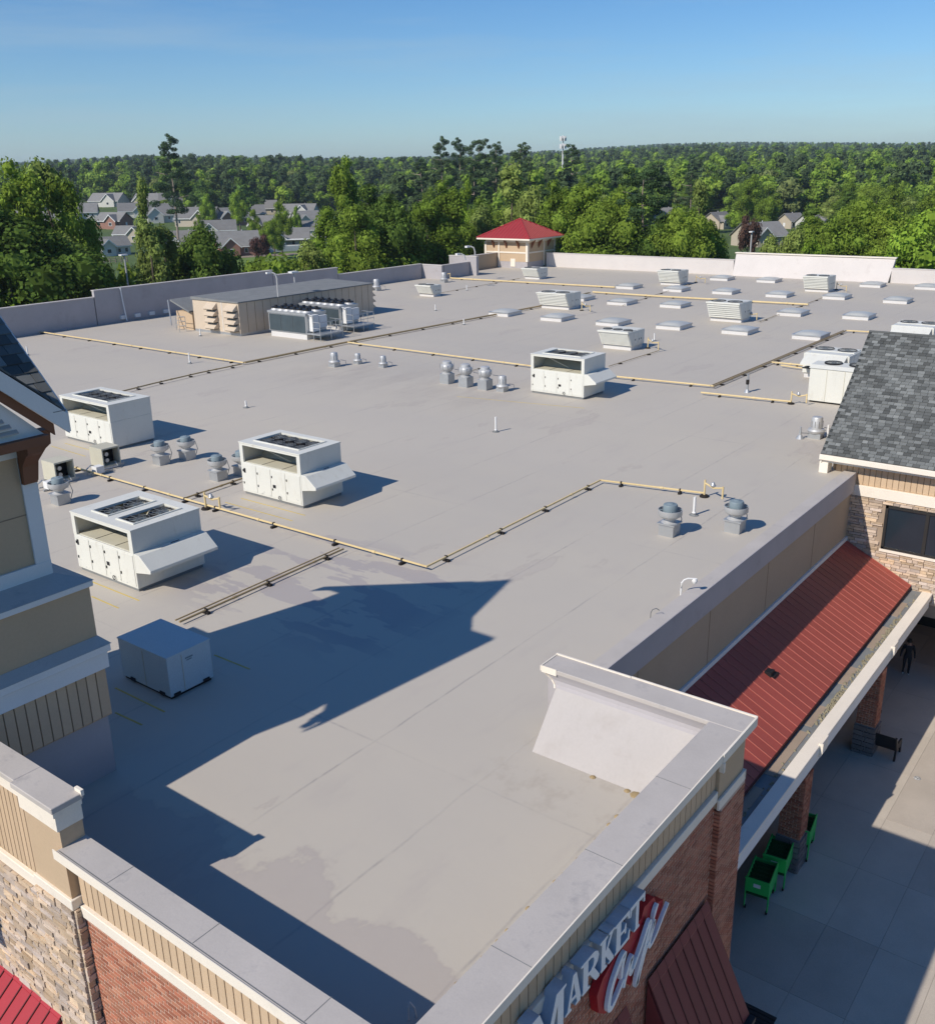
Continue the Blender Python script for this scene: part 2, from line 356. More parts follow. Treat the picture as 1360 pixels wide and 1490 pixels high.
def frame_matrix(c, u, n, v, sx, sy, sz):
    "matrix with local x=u, local -y=n (outward), local z=v"
    u, n, v = Vector(u), Vector(n), Vector(v)
    M = Matrix.Identity(4)
    for i in range(3):
        M[i][0] = u[i]*sx; M[i][1] = -n[i]*sy; M[i][2] = v[i]*sz; M[i][3] = c[i]
    return M
def mesh_of(meshes, mats4, name, m, parent):
    "many pieces joined into one part"
    vs = []; fs = []; n = 0
    for me, M4 in zip(meshes, mats4):
        co_ = np.empty(len(me.vertices)*3); me.vertices.foreach_get('co', co_); co_ = co_.reshape(-1, 3)
        A = np.array(M4); co_ = co_ @ A[:3, :3].T + A[:3, 3]
        vs.append(co_); fs += [tuple(i+n for i in p) for p in me_faces(me)]; n += len(co_)
    V = np.concatenate(vs) - np.array(wloc(parent))
    me = bpy.data.meshes.new(name); me.from_pydata(V.tolist(), [], fs); me.materials.append(m); me.update()
    o = bpy.data.objects.new(name, me); COL.objects.link(o); o.parent = parent; return stuff(o)
_fc = {}
def me_faces(me):
    if me.name not in _fc: _fc[me.name] = [tuple(p.vertices) for p in me.polygons]
    return _fc[me.name]
def lay_pieces(lst, name, rest, m, parent, limit=300):
    "lst: (mesh, matrix, is_whole). The nearest in view become objects, the others one joined part"
    vis = []; other = []
    for it in lst:
        c = it[1].translation
        (vis if in_view(c) and it[2] else other).append(it)
    vis.sort(key=lambda it: (it[1].translation-Vector(CAMP)).length)
    for me, M4, _ in vis[:limit]: piece(name, me, parent, M4)
    other += vis[limit:]
    if other: mesh_of([i[0] for i in other], [i[1] for i in other], rest, m, parent)
UB = {k: unit_box_mesh(k+'_piece', MT[k], c) for k, c in (('brick', .03), ('board', .05), ('shingle', 0), ('concrete', 0), ('block', .05), ('redmetal', 0), ('redmetal2', 0))}
ROCK = [rock_mesh('stone_piece', MT['stone'], s) for s in range(9)]
def brick_list(u0, u1, v0, v1, plane, facing, bw=.235, bh=.074, gap=.022, depth=.07, holes=()):
    "facing 'x' = wall looks to -X, u runs along Y ; 'y' = wall looks to -Y, u runs along X"
    out = []; nrow = int((v1-v0)/(bh+gap)); me = UB['brick']
    for r in range(nrow):
        v = v0+(r+.5)*(bh+gap); u = u0-(.5*(bw+gap) if r % 2 else 0)
        while u < u1-.02:
            a, b = max(u, u0), min(u+bw, u1); whole = b-a > bw*.9
            if b-a > .03 and not any(h[0] < (a+b)/2 < h[1] and h[2] < v < h[3] for h in holes):
                dz = random.uniform(-.002, .002)
                if facing == 'x': M4 = frame_matrix((plane+depth/2+dz, (a+b)/2, v), (0, -1, 0), (-1, 0, 0), (0, 0, 1), b-a, depth, bh)
                else: M4 = frame_matrix(((a+b)/2, plane+depth/2+dz, v), (1, 0, 0), (0, -1, 0), (0, 0, 1), b-a, depth, bh)
                out.append((me, M4, whole))
            u += bw+gap
    return out
def stone_list(u0, u1, v0, v1, plane, facing, h0=.09, h1=.19, w0=.16, w1=.5, depth=.10, holes=(), seed=1, top=None):
    r = random.Random(seed); out = []; v = v0
    while v < v1-.03:
        h = min(r.uniform(h0, h1), v1-v); u = u0-r.uniform(0, .2)
        while u < u1-.03:
            wd = r.uniform(w0, w1); a, b = max(u, u0), min(u+wd, u1)
            hh = h
            if b-a > .05 and not any(q[0] < (a+b)/2 < q[1] and q[2] < v+h/2 < q[3] for q in holes):
                parts = [(v, hh)] if hh < .14 or r.random() < .55 else [(v, hh*.5), (v+hh*.5, hh*.5)]
                for (vv, h2) in parts:
                    d = depth+r.uniform(-.022, .022); c = vv+h2/2; me = ROCK[r.randrange(9)]
                    ww = b-a-.012
                    if facing == 'x': M4 = frame_matrix((plane+depth/2-d*.3, (a+b)/2, c), (0, -1, 0), (-1, 0, 0), (0, 0, 1), ww, d, h2-.012)
                    else: M4 = frame_matrix(((a+b)/2, plane+depth/2-d*.3, c), (1, 0, 0), (0, -1, 0), (0, 0, 1), ww, d, h2-.012)
                    out.append((me, M4, True))
            u += wd
        v += h
    return out
def boards(u0, u1, v0, v1, plane, facing, parent, bw=.2, gap=.018, depth=.03, flip=False):
    lst = []; n = max(1, int(round((u1-u0)/bw))); bw = (u1-u0)/n
    for i in range(n):
        c = u0+(i+.5)*bw
        if facing == 'x': M4 = frame_matrix((plane+depth/2, c, (v0+v1)/2), (0, -1, 0), (-1, 0, 0), (0, 0, 1), bw-gap, depth, v1-v0)
        else: M4 = frame_matrix((c, plane+depth/2, (v0+v1)/2), (1, 0, 0), (0, -1, 0), (0, 0, 1), bw-gap, depth, v1-v0)
        lst.append((UB['board'], M4, True))
    lay_pieces(lst, 'siding_board', 'siding_boards_beyond', MT['board'], parent)
G = -9.3
# ================================================================ setting: ground and pavement
def terrain_z(x, y):
    d = math.hypot(x, y); az = math.atan2(y, x)
    z = G + max(0, d-360)*.0182
    if d > 400: z += 4*math.sin(az*7+1.0+d*.0007)*min(1, (d-400)/1200)+3.5*math.sin(d*.008+az*9)*min(1, (d-400)/500) + (d/3000)*9*math.sin(az*13+2.2)
    # the hill to the right, the low gap near the middle-left
    if d > 700: z += min(1, (d-700)/1500)*(10*math.exp(-((az-.22)/.28)**2)-9*math.exp(-((az-.83)/.13)**2))
    return z
V = []; Fc = []; ds = [0, 30, 60, 100, 150, 200, 260, 320, 400, 500, 620, 760, 920, 1100, 1350, 1650, 2000, 2500, 3100, 4000, 5200, 7000, 9500]; NA = 96
for d in ds:
    for k in range(NA):
        a = 2*math.pi*k/NA; x, y = d*math.cos(a), d*math.sin(a); V.append((x, y, terrain_z(x, y) if d > 340 else G))
for i in range(1, len(ds)-1):
    for k in range(NA): Fc.append((i*NA+k, (i+1)*NA+k, (i+1)*NA+(k+1) % NA, i*NA+(k+1) % NA))
Fc.append(tuple(NA+k for k in range(NA)))
g = MB(); g.v = V; g.f = Fc; struct(g.build('ground', MT['grass'], smooth=True))
pv = MB().box(-2, 60, -30, 7.9, G+.004, G+.070).box(17.4, 60, 7.9, 11.7, G+.004, G+.070)
pav = struct(pv.build('pavement', MT['joint']))
slabs = []
ys = [-9.6, -8.04, -6.48, -4.92, -3.36, -1.8, -.24, 1.42, 2.98, 4.58, 6.14, 8.46, 10.1, 11.66]
xs = [16+3.24*i for i in range(0, 14)]
for j in range(len(ys)-1):
    for i in range(len(xs)-1):
        x0, x1, y0, y1 = xs[i], xs[i+1], ys[j], ys[j+1]
        if x0 < 18.3 and y1 > 6.4: continue
        M4 = Matrix.Translation(((x0+x1)/2, (y0+y1)/2, G+.05)) @ Matrix.Diagonal((x1-x0-.010, y1-y0-.016, .06, 1)); slabs.append((UB['concrete'], M4, True))
lay_pieces(slabs, 'paving_slab', 'paving_slabs_beyond', MT['concrete'], pav)
struct(MB().box(-2, 15.96, -9.5, 6, G+.05, G+.08).build('sidewalk', MT['concrete']))
struct(MB().box(-60, 6.6, -40, 90, G+.0, G+.02).build('parking_lot', MT['asphalt']))
lid = MB().lathe((35.45, 5.88, G+.08), [(0.001, .0), (.13, 0), (.13, .012), (.09, .016), (.001, .016)], 18)
tag(lid.build('drain_cover', MT['galv'], org=Vector((35.45, 5.88, G+.08))), 'small round metal cleanout cover in the sunlit pavement', 'drain cover')

# ================================================================ the supermarket building
B = thing('supermarket_building', 'large flat roofed supermarket with grey membrane roof, brick and stone front walls', 'building', (12, 20, G))
rd = MB()
outl = [(7.38, 7.04), (18.1, 7.04), (18.1, 11.6), (121.6, 11.6), (121.6, 84.1), (7.38, 84.1)]
n = len(outl); rd.add([(x, y, -.3) for x, y in outl]+[(x, y, 0) for x, y in outl], [tuple(range(n-1, -1, -1)), tuple(range(n, 2*n))]+[(i, (i+1) % n, n+(i+1) % n, n+i) for i in range(n)])
rd.build('roof_deck', MT['roof'], B)
# outer walls that are never seen closely
MB().box(7.5, 121.5, 83.9, 84.0, G, -.3).box(121.3, 121.5, -20, 83.9, G, -.3).box(43.4, 121.3, -20, -19.8, G, -.3).box(60, 121.3, -19.8, 11.6, -.3, -.006).build('rear_wall', MT['tan'], B)
MB().box(43.4, 121.6, -20, 11.6, -.3, 0).build('roof_deck', MT['roof'], B)
# --- P1: front-left parapet, wall looks to -X
p1 = MB().box(7.18, 7.38, 6.66, 14.62, G, 1.58).build('parapet_wall', MT['membrane_wall'], B)
MB().box(6.83, 7.43, 6.33, 14.70, 1.60, 1.72).build('parapet_cap', MT['membrane_cap'], B, bevel=.012)
MB().box(6.815, 6.83, 6.31, 14.77, 1.53, 1.735).build('cap_drip_edge', MT['cream'], B)
MB().box(6.868, 6.882, 6.5, 14.66, 1.72, 1.7235).build('cap_seal', MT['guard'], B)
for y_ in (13.2, 10.9, 8.4): MB().box(6.89, 7.43, y_, y_+.012, 1.72, 1.7245).build('cap_lap', MT['membrane_grey'], B)
for x_ in (9.6, 12.4, 15.1): MB().box(x_, x_+.012, 6.37, 7.12, 1.72, 1.7245).build('cap_lap', MT['membrane_grey'], B)
MB().box(6.87, 7.17, 6.38, 14.6, 1.46, 1.60).box(6.98, 7.17, 6.5, 14.6, 1.36, 1.46).build('crown_moulding', MT['cream'], B)
s1 = MB().box(7.13, 7.18, 6.62, 14.6, .42, 1.36).build('siding_wall', MT['groove'], B); boards(6.62, 14.6, .42, 1.36, 7.10, 'x', s1, .205)
MB().box(7.04, 7.18, 6.5, 14.6, .18, .42).build('band_course', MT['cream'], B, bevel=.01)
b1 = MB().box(7.108, 7.18, 6.6, 14.6, G, .18).build('brick_wall', MT['mortar'], B)
lay_pieces(brick_list(6.62, 14.6, -3.6, .17, 7.10, 'x'), 'brick', 'bricks_beyond', MT['brick'], b1)
# --- P0: raised front-left parapet with pilaster and stone
MB().box(7.1, 7.40, 14.68, 24.6, G, 2.54).build('parapet_wall', MT['membrane_wall'], B)
MB().box(6.83, 7.45, 14.57, 15.95, 2.53, 2.65).box(6.90, 7.45, 15.95, 18.3, 2.53, 2.65).build('parapet_cap', MT['membrane_cap'], B, bevel=.012)
MB().box(7.40, 7.46, 14.55, 14.75, 2.6, 2.72).build('cap_corner_flashing', MT['cream'], B)
MB().box(6.86, 7.42, 14.6, 15.95, 2.42, 2.53).box(6.93, 7.1, 15.95, 18.3, 2.42, 2.53).build('crown_moulding', MT['cream'], B)
MB().box(6.90, 7.41, 14.63, 15.9, 2.1, 2.42).box(6.97, 7.1, 15.9, 18.3, 2.22, 2.42).build('frieze', MT['cream'], B)
MB().box(6.95, 7.40, 14.66, 15.85, .6, 2.1).build('pilaster', MT['tan'], B)
s0 = MB().box(7.04, 7.1, 15.85, 18.3, .42, 2.22).build('siding_wall', MT['groove'], B); boards(15.85, 18.3, .42, 2.22, 7.01, 'x', s0, .165)
MB().box(6.90, 7.41, 14.61, 15.9, .38, .6).box(6.96, 7.1, 15.9, 18.3, .17, .42).build('band_course', MT['cream'], B, bevel=.01)
b0 = MB().box(6.965, 7.1, 14.64, 19.5, G, .38).box(7.02, 7.30, 14.70, 14.75, G, .38).build('stone_wall', MT['stonejoint'], B)
sl_ = [s for s in stone_list(14.66, 15.9, -4.2, .38, 6.93, 'x', seed=2)]+[s for s in stone_list(15.9, 19.4, -4.2, .17, 6.95, 'x', seed=3)]
sl_ += stone_list(6.93, 7.10, -4.2, .38, 14.60, 'y', w0=.2, w1=.35, h0=.12, h1=.2, depth=.06, seed=4)
lay_pieces(sl_, 'stone', 'stones_beyond', MT['stone'], b0)
# --- P2: parapet over the sign, wall looks to -Y
MB().box(7.18, 18.2, 6.66, 7.04, G, 1.58).build('parapet_wall', MT['membrane_wall'], B)
MB().box(7.43, 17.6, 6.36, 7.12, 1.60, 1.72).build('parapet_cap', MT['membrane_cap'], B, bevel=.012)
MB().box(6.83, 16.55, 6.335, 6.36, 1.54, 1.735).build('cap_drip_edge', MT['cream'], B)
MB().box(6.9, 16.9, 6.40, 6.68, 1.46, 1.60).box(7.0, 16.9, 6.50, 6.68, 1.34, 1.46).build('crown_moulding', MT['cream'], B)
s2 = MB().box(7.1, 16.85, 6.60, 6.66, .62, 1.34).build('siding_wall', MT['groove'], B); boards(7.15, 16.85, .62, 1.34, 6.57, 'y', s2, .24)
MB().box(7.1, 16.85, 6.50, 6.66, .36, .62).build('band_course', MT['cream'], B, bevel=.01)
b2 = MB().box(7.2, 16.86, 6.568, 6.66, G, .36).build('brick_wall', MT['mortar'], B)
lay_pieces(brick_list(7.2, 16.85, -7.6, .35, 6.56, 'y'), 'brick', 'bricks_beyond', MT['brick'], b2)
pil = MB().box(16.87, 18.2, 6.50, 6.66, .16, 1.6).build('pilaster', MT['tan'], B)
MB().box(16.82, 18.24, 6.44, 6.5, .16, .42).box(18.2, 18.26, 6.44, 7.6, .16, .42).build('band_course', MT['cream'], B, bevel=.01)
MB().box(16.88, 18.3, 6.40, 6.5, 1.42, 1.6).build('crown_moulding', MT['cream'], B)
b3 = MB().box(16.93, 18.22, 6.438, 6.66, G, .16).build('brick_pilaster', MT['mortar'], B)
lay_pieces(brick_list(16.86, 18.22, G, .15, 6.43, 'y', depth=.14), 'brick', 'bricks_beyond', MT['brick'], b3)
# --- P3: end parapet of the wing, slanted pale inner face
y0t, y0b, y1 = 11.40, 11.02, 7.05
prof = [(16.60, .0), (17.62, 1.24), (17.67, 1.31), (17.69, 1.40), (17.66, 1.50), (17.62, 1.60)]
lerp = lambda z: 11.02 if z < 1.25 else 11.02+.38*((z-1.24)/.36)**1.3
fa = MB(); 
for i in (0,):
    (xa, za), (xb, zb) = prof[0], prof[1]
    fa.hexa([(xa, y1, za), (xa+.5, y1, za), (xa+.5, lerp(za), za), (xa, lerp(za), za), (xb, y1, zb), (xb+.5, y1, zb), (xb+.5, lerp(zb), zb), (xb, lerp(zb), zb)])
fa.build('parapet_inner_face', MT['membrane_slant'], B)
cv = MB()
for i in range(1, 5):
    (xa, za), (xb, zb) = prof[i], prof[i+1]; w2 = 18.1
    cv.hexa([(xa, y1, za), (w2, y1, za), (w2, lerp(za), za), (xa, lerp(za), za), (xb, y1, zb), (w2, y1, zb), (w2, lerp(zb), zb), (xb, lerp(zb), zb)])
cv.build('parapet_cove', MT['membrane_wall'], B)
MB().box(17.5, 18.2, 7.05, 11.38, G, -.32).build('wing_end_wall', MT['tan'], B); MB().box(17.78, 18.2, 7.05, 11.35, -.3, 1.58).build('parapet_outer_wall', MT['membrane_wall'], B)
MB().prism([(17.60, 11.42), (18.32, 11.42), (18.32, 6.36), (17.60, 6.36)], 2, 1.602, 1.72).build('parapet_cap', MT['membrane_cap'], B, bevel=.012)
MB().box(18.3, 18.345, 9.4, 11.45, 1.58, 1.75).box(18.33, 18.375, 6.33, 9.4, 1.56, 1.74).box(17.58, 18.32, 11.42, 11.45, 1.60, 1.735).box(16.55, 18.33, 6.315, 6.36, 1.52, 1.735).box(17.585, 17.6, 11.0, 11.42, 1.57, 1.74).build('cap_drip_edge', MT['cream'], B)
MB().box(16.55, 16.62, 6.30, 6.40, 1.30, 1.52).build('trim_end', MT['cream'], B)
tr = MB()
for i in range(5):
    (xa, za), (xb, zb) = prof[i], prof[i+1]
    if i == 0: continue
    ya, yb = lerp(za), lerp(zb)
    tr.hexa([(xa-.04, ya, za), (xa+.04, ya, za), (xa+.05, ya+.04, za), (xa-.03, ya+.04, za), (xb-.03, yb, zb), (xb+.05, yb, zb), (xb+.05, yb+.04, zb), (xb-.03, yb+.04, zb)])
tr.build('end_trim', MT['cream'], B)
# --- low parapet and long wall over the canopy
MB().box(20.0, 43.2, 11.52, 12.05, -.1, .10).build('parapet_cap', MT['membrane_cap'], B, bevel=.012)
MB().box(19.4, 43.24, 11.50, 11.68, -.78, .098).build('long_fascia', MT['membrane_wall'], B)
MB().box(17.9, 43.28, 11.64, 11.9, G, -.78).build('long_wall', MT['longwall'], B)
lj = MB(); [lj.box(x, x+.03, 11.632, 11.64, -3, -.8) for x in (23.1, 28.2, 33.4, 38.5)]; lj.build('control_joint', MT['groove'], B)
MB().box(18.2, 43.26, 11.56, 11.64, -3.14, -2.96).build('wall_flashing', MT['white'], B)
st = MB().box(18.3, 43.2, 11.54, 11.636, G, -3.4); st.build('storefront_wall', MT['bronze'], B)
# --- rear-left parapet (inner side in shade), heights step
def wallseg(x0, x1, y0, y1, h, nm='rear_parapet', m='membrane_wall', cap=True):
    MB().box(x0, x1, y0, y1, -.3, h-.08).build(nm, MT[m], B)
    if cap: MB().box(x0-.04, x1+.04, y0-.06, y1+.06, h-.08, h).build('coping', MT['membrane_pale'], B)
wallseg(7.4, 52.3, 84.2, 84.5, 2.63); wallseg(52.4, 74.5, 84.18, 84.52, 3.24); wallseg(74.6, 84.7, 84.2, 84.5, 2.68); wallseg(84.8, 100.2, 84.2, 84.5, 1.88)
MB().tube([(55.2, 84.1, 3.2), (55.25, 84.05, 2.0), (55.35, 83.9, .05)], .07, 8).build('downspout', MT['white'], B)
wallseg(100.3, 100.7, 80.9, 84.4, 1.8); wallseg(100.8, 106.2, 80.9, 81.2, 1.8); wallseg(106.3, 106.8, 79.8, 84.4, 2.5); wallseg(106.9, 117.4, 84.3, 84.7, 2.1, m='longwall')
wallseg(121.5, 121.9, 50.3, 78.6, 1.95, m='membrane_pale'); wallseg(121.52, 121.92, -19.5, 31.1, 1.68, m='membrane_pale')
# tall canted section
ct = MB().hexa([(121.1, 31.3, 0), (122.2, 31.3, 0), (122.2, 50.2, 0), (121.1, 50.2, 0), (121.9, 30.9, 2.72), (122.3, 30.9, 2.72), (122.3, 50.2, 2.72), (121.9, 50.2, 2.72)])
ct.build('rear_parapet', MT['membrane_pale'], B); MB().box(121.75, 122.4, 30.8, 50.3, 2.72, 2.84).build('coping', MT['cream'], B)
# black scuppers line inside the front parapet: small brown drain clips seen along P2
for px in ((842, 1251), (808, 1284), (769, 1323), (738, 1355), (725, 1371), (703, 1394), (683, 1415), (666, 1433), (650, 1449), (856, 1238), (867, 1223), (887, 1201), (898, 1189), (784, 1310), (820, 1273)):
    c = at(*px); s_ = random.uniform(.035, .06)
    MB().lathe((c.x, c.y, 0), [(s_*1.3, .004), (s_, .03), (s_*.5, .05), (.001, .055)], 8).build('roof_clip', MT['gasdark'], B)
for px, s_ in (((925, 1157), .11), ((912, 1151), .06), ((862, 1131), .06)):
    c = at(*px); MB().lathe((c.x, c.y, 0), [(s_*1.3, .004), (s_, .02), (s_*.4, .035), (.001, .036)], 7).build('leaf_clump', MT['gasdark'], B)
# louvre row low on the rear-left wall
for px in (180, 201, 222, 243):
    d_ = MW @ np.array([(px-CX)/F, (463-CY)/F, 1]); cx_ = d_[0]/d_[1]*84.1; MB().box(cx_-.3, cx_+.3, 84.0, 84.2, .25, .6).build('overflow_scupper', MT['white'], B)

# ---------------------------------------------------------------- entrance canopy
K = thing('entrance_canopy', 'long red metal canopy roof with cream beam on brick columns over the sidewalk', 'canopy', (30, 9.6, G))
y0, z0, y1, z1 = 11.62, -3.15, 8.62, -4.66
sv = Vector((0, y1-y0, z1-z0)); sl_len = sv.length; sv.normalize(); nv = Vector((1, 0, 0)).cross(sv); nv = nv if nv.z > 0 else -nv
base = MB().hexa([(18.3, y1, z1-.16), (43.2, y1, z1-.16), (43.2, y0, z0-.16), (18.3, y0, z0-.16), (18.3, y1, z1-.03), (43.2, y1, z1-.03), (43.2, y0, z0-.03), (18.3, y0, z0-.03)]).build('roof_board', MT['redseam_dark'], K)
pm = MB().box(-.5, .5, -.5, .5, -.5, .5).mesh('roof_panel', MT['redmetal'])
np_ = 54; pw = (43.2-18.3)/np_
rib = MB().box(-.5, .5, -.5, .5, -.5, .5).mesh('standing_seam', MT['redseam'])
for i in range(np_):
    cx = 18.3+(i+.5)*pw; c = Vector((cx, (y0+y1)/2, (z0+z1)/2))
    M4 = frame_matrix(c, (1, 0, 0), -sv, nv, pw-.035, sl_len, .03); p_ = piece('roof_panel', pm, base, M4)
    M4 = frame_matrix(c+Vector((pw/2, 0, 0))+nv*.012, (1, 0, 0), -sv, nv, .022, sl_len, .045); piece('standing_seam', rib, base, M4)
MB().box(18.3, 43.2, 8.13, 8.62, -5.05, -4.86).build('gutter_floor', MT['membrane_grey'], K)
gp = MB()
for i in range(7): gp.box(19+i*3.5, 19+i*3.5+random.uniform(1.3, 3.2), 8.30+random.uniform(-.03, .03), 8.6, -4.86, -4.845)
gp.build('gutter_patch', MT['stonejoint'], K)
MB().box(18.3, 43.2, 7.70, 8.13, -4.90, -4.80).build('beam_cap', MT['cream'], K, bevel=.012)
MB().box(18.3, 43.2, 7.78, 8.10, -5.5, -4.90).box(18.3, 43.2, 7.72, 7.78, -5.12, -4.90).build('beam', MT['white'], K)
for x in (28.5, 36.9): MB().box(x, x+.7, 7.66, 7.72, -5.25, -4.78).box(x-.02, x+.02, 7.6, 7.75, -5.1, -4.74).build('beam_bracket', MT['cream'], K)
for cx in (19.0, 27.5, 35.95):
    c0 = MB().box(cx+.03, cx+.72, 7.80, 8.45, G, -5.5).build('column', MT['mortar'], K)
    L1 = brick_list(7.78, 8.47, -7.95, -5.52, cx, 'x', bw=.22, bh=.078) + brick_list(cx+.02, cx+.73, -7.95, -5.52, 7.74, 'y', bw=.22, bh=.078)
    lay_pieces(L1, 'brick', 'bricks_beyond', MT['brick'], c0, 90)
    c1 = MB().box(cx-.02, cx+.77, 7.74, 8.50, G, -7.97).build('column_plinth', MT['blockjoint'], K)
    for r in range(6):
        for k in range(2):
            off = .12 if r % 2 else 0
            a, b = (7.72, 8.12-off) if k == 0 else (8.14-off, 8.52)
            piece('stone_block', UB['block'], c1, frame_matrix((cx-.04, (a+b)/2, G+.115+r*.22), (0, -1, 0), (-1, 0, 0), (0, 0, 1), b-a-.015, .07, .2))
            a, b = (cx-.06, cx+.34+off) if k == 0 else (cx+.36+off, cx+.79)
            piece('stone_block', UB['block'], c1, frame_matrix(((a+b)/2, 7.72, G+.115+r*.22), (1, 0, 0), (0, -1, 0), (0, 0, 1), b-a-.015, .07, .2))
lit = MB(); rr = random.Random(5)
for i in range(330):
    x = rr.choice([rr.uniform(19, 43), rr.gauss(35, 1.2), rr.gauss(31.5, .8), rr.gauss(38.5, 1.0)]); y = rr.uniform(8.14, 8.34); s_ = rr.uniform(.02, .07)
    if 18.5 < x < 43: lit.hexa([(x-s_, y-s_, -4.86), (x+s_, y-s_*.6, -4.86), (x+s_*.5, y+s_, -4.86), (x-s_, y+s_*.8, -4.86), (x-s_*.5, y-s_*.5, -4.86+s_), (x+s_*.6, y-s_*.3, -4.86+s_*.8), (x+s_*.3, y+s_*.4, -4.86+s_), (x-s_*.4, y+s_*.4, -4.86+s_*.7)])
lo = lit.build('leaf_litter', MT['lichen']); stuff(lo); tag(lo, 'dry leaf litter gathered in the canopy gutter behind the cream beam', 'leaf litter')
rb = MB().box(30.25, 30.6, 10.1, 10.35, -3.98, -3.72).box(30.3, 30.75, 10.0, 10.2, -3.92, -3.86)
tag(rb.build('roof_box', MT['black'], org=Vector((30.4, 10.2, -3.95))), 'small black fixture lying on the red canopy at the shadow edge', 'roof fixture')

# ---------------------------------------------------------------- right tower: stone wall, shingle roof
T = thing('shingle_roofed_tower', 'stone faced entrance tower with grey shingle roof and dark window, at right edge', 'tower', (46, 4, G))
MB().box(43.42, 52, -8, 12.6, -6, .7).build('wall_core', MT['tan'], T); MB().box(49.5, 51.9, -7.9, 11.4, G, -6.0).box(43.5, 51.9, 11.45, 12.5, G, -6.0).build('shade_backing', MT['bronze'], T); MB().box(43.5, 44.3, 5.2, 6.0, G, -6.0).build('corner_pier', MT['block'], T)  # dark boxes added to stand for the deep shade at ground level
sw = MB().box(43.31, 43.42, -4, 11.64, -6, -.95).build('stone_wall', MT['stonejoint'], T)
hol = [(5.6, 10.36, -3.3, -1.15)]
lay_pieces(stone_list(4.5, 11.66, -5.4, -.97, 43.28, 'x', h0=.10, h1=.16, w0=.2, w1=.6, depth=.09, holes=hol, seed=9), 'stone', 'stones_beyond', MT['stone'], sw)
MB().box(43.22, 43.42, -4, 11.78, -.95, -.47).build('band_course', MT['cream'], T, bevel=.01)
tw = MB().box(43.36, 43.42, -4, 12.5, -.47, .62).build('siding_wall', MT['groove'], T); boards(2.5, 12.45, -.47, .62, 43.33, 'x', tw, .25)
wf = MB().box(43.30, 43.40, 5.65, 10.08, -3.16, -1.25).build('window', MT['glass'], T)
MB().box(43.24, 43.36, 9.98, 10.1, -3.2, -1.2).box(43.24, 43.36, 5.6, 10.1, -1.3, -1.2).box(43.24, 43.36, 5.6, 10.1, -3.22, -3.12).box(43.25, 43.35, 8.28, 8.42, -3.12, -1.3).box(43.25, 43.35, 6.6, 6.7, -3.12, -1.3).build('window_frame', MT['bronze'], wf)
MB().box(43.2, 43.4, 5.5, 10.14, -3.34, -3.22).build('window_sill', MT['cream'], wf)
ex, ez, rx, rz_, ya, yb = 42.66, .86, 48.1, 5.55, 12.98, -8.0
rs = Vector((rx-ex, 0, rz_-ez)); RL = rs.length; rs.normalize(); rn = Vector((-rs.z, 0, rs.x))
q = MB()
for sx in (1, -1):
    X = lambda x: x if sx == 1 else 2*rx-x
    q.hexa([(X(ex), yb, ez-.12), (X(rx), yb, rz_-.12), (X(rx), ya, rz_-.12), (X(ex), ya, ez-.12), (X(ex), yb, ez), (X(rx), yb, rz_), (X(rx), ya, rz_), (X(ex), ya, ez)])
rf = q.build('roof', MT['shinglebase'], T)
MB().prism([(43.4, .7), (52.8, .7), (rx, rz_-.2)], 1, -8, 12.58).build('gable_wall', MT['tan'], T)
MB().box(42.56, 42.68, yb, 13.0, .62, .86).build('gutter', MT['cream'], T, bevel=.015)
MB().box(42.72, 43.4, yb, 12.9, .50, .60).box(42.72, 42.80, yb, 12.9, .60, .72).build('soffit', MT['cream'], T)
rk = MB().hexa([(ex-.02, 12.90, ez-.36), (rx, 12.90, rz_-.40), (rx, 12.95, rz_-.40), (ex-.02, 12.95, ez-.36), (ex-.02, 12.90, ez-.10), (rx, 12.90, rz_-.12), (rx, 12.95, rz_-.12), (ex-.02, 12.95, ez-.10)])
rk.box(42.7, 43.3, 12.62, 13.0, -.35, .5).box(42.86, 43.3, 12.62, 12.9, -.9, -.35); rk.build('rake_board', MT['cream'], T)
lst = []; nr = 42; ex_ = RL/nr; rr = random.Random(8)
for r in range(nr):
    yy = ya-(0.14 if r % 2 else 0); first = True
    while yy > 2.5:
        wd = rr.uniform(.22, .34); a = yy; b_ = yy-wd
        c = Vector((ex, 0, ez))+rs*(r+.5)*ex_; c.y = (a+b_)/2
        tilt = .035
        v = (rs - rn*-.0).normalized(); tvec = (rs*ex_ - rn*tilt*.6).normalized(); tn = Vector((-tvec.z, 0, tvec.x))
        if a <= ya+.01: lst.append((UB['shingle'], frame_matrix(c+rn*(.03+rr.uniform(0, .008)), (0, -1, 0), tn, tvec, wd-.012, .028, ex_*1.04), True))
        yy -= wd
lay_pieces(lst, 'shingle', 'shingles_beyond', MT['shingle'], rf)
MB().tube([(rx, yb, rz_+.02), (rx, ya, rz_+.02)], .07, 6).build('ridge_cap', MT['shingle'], T)

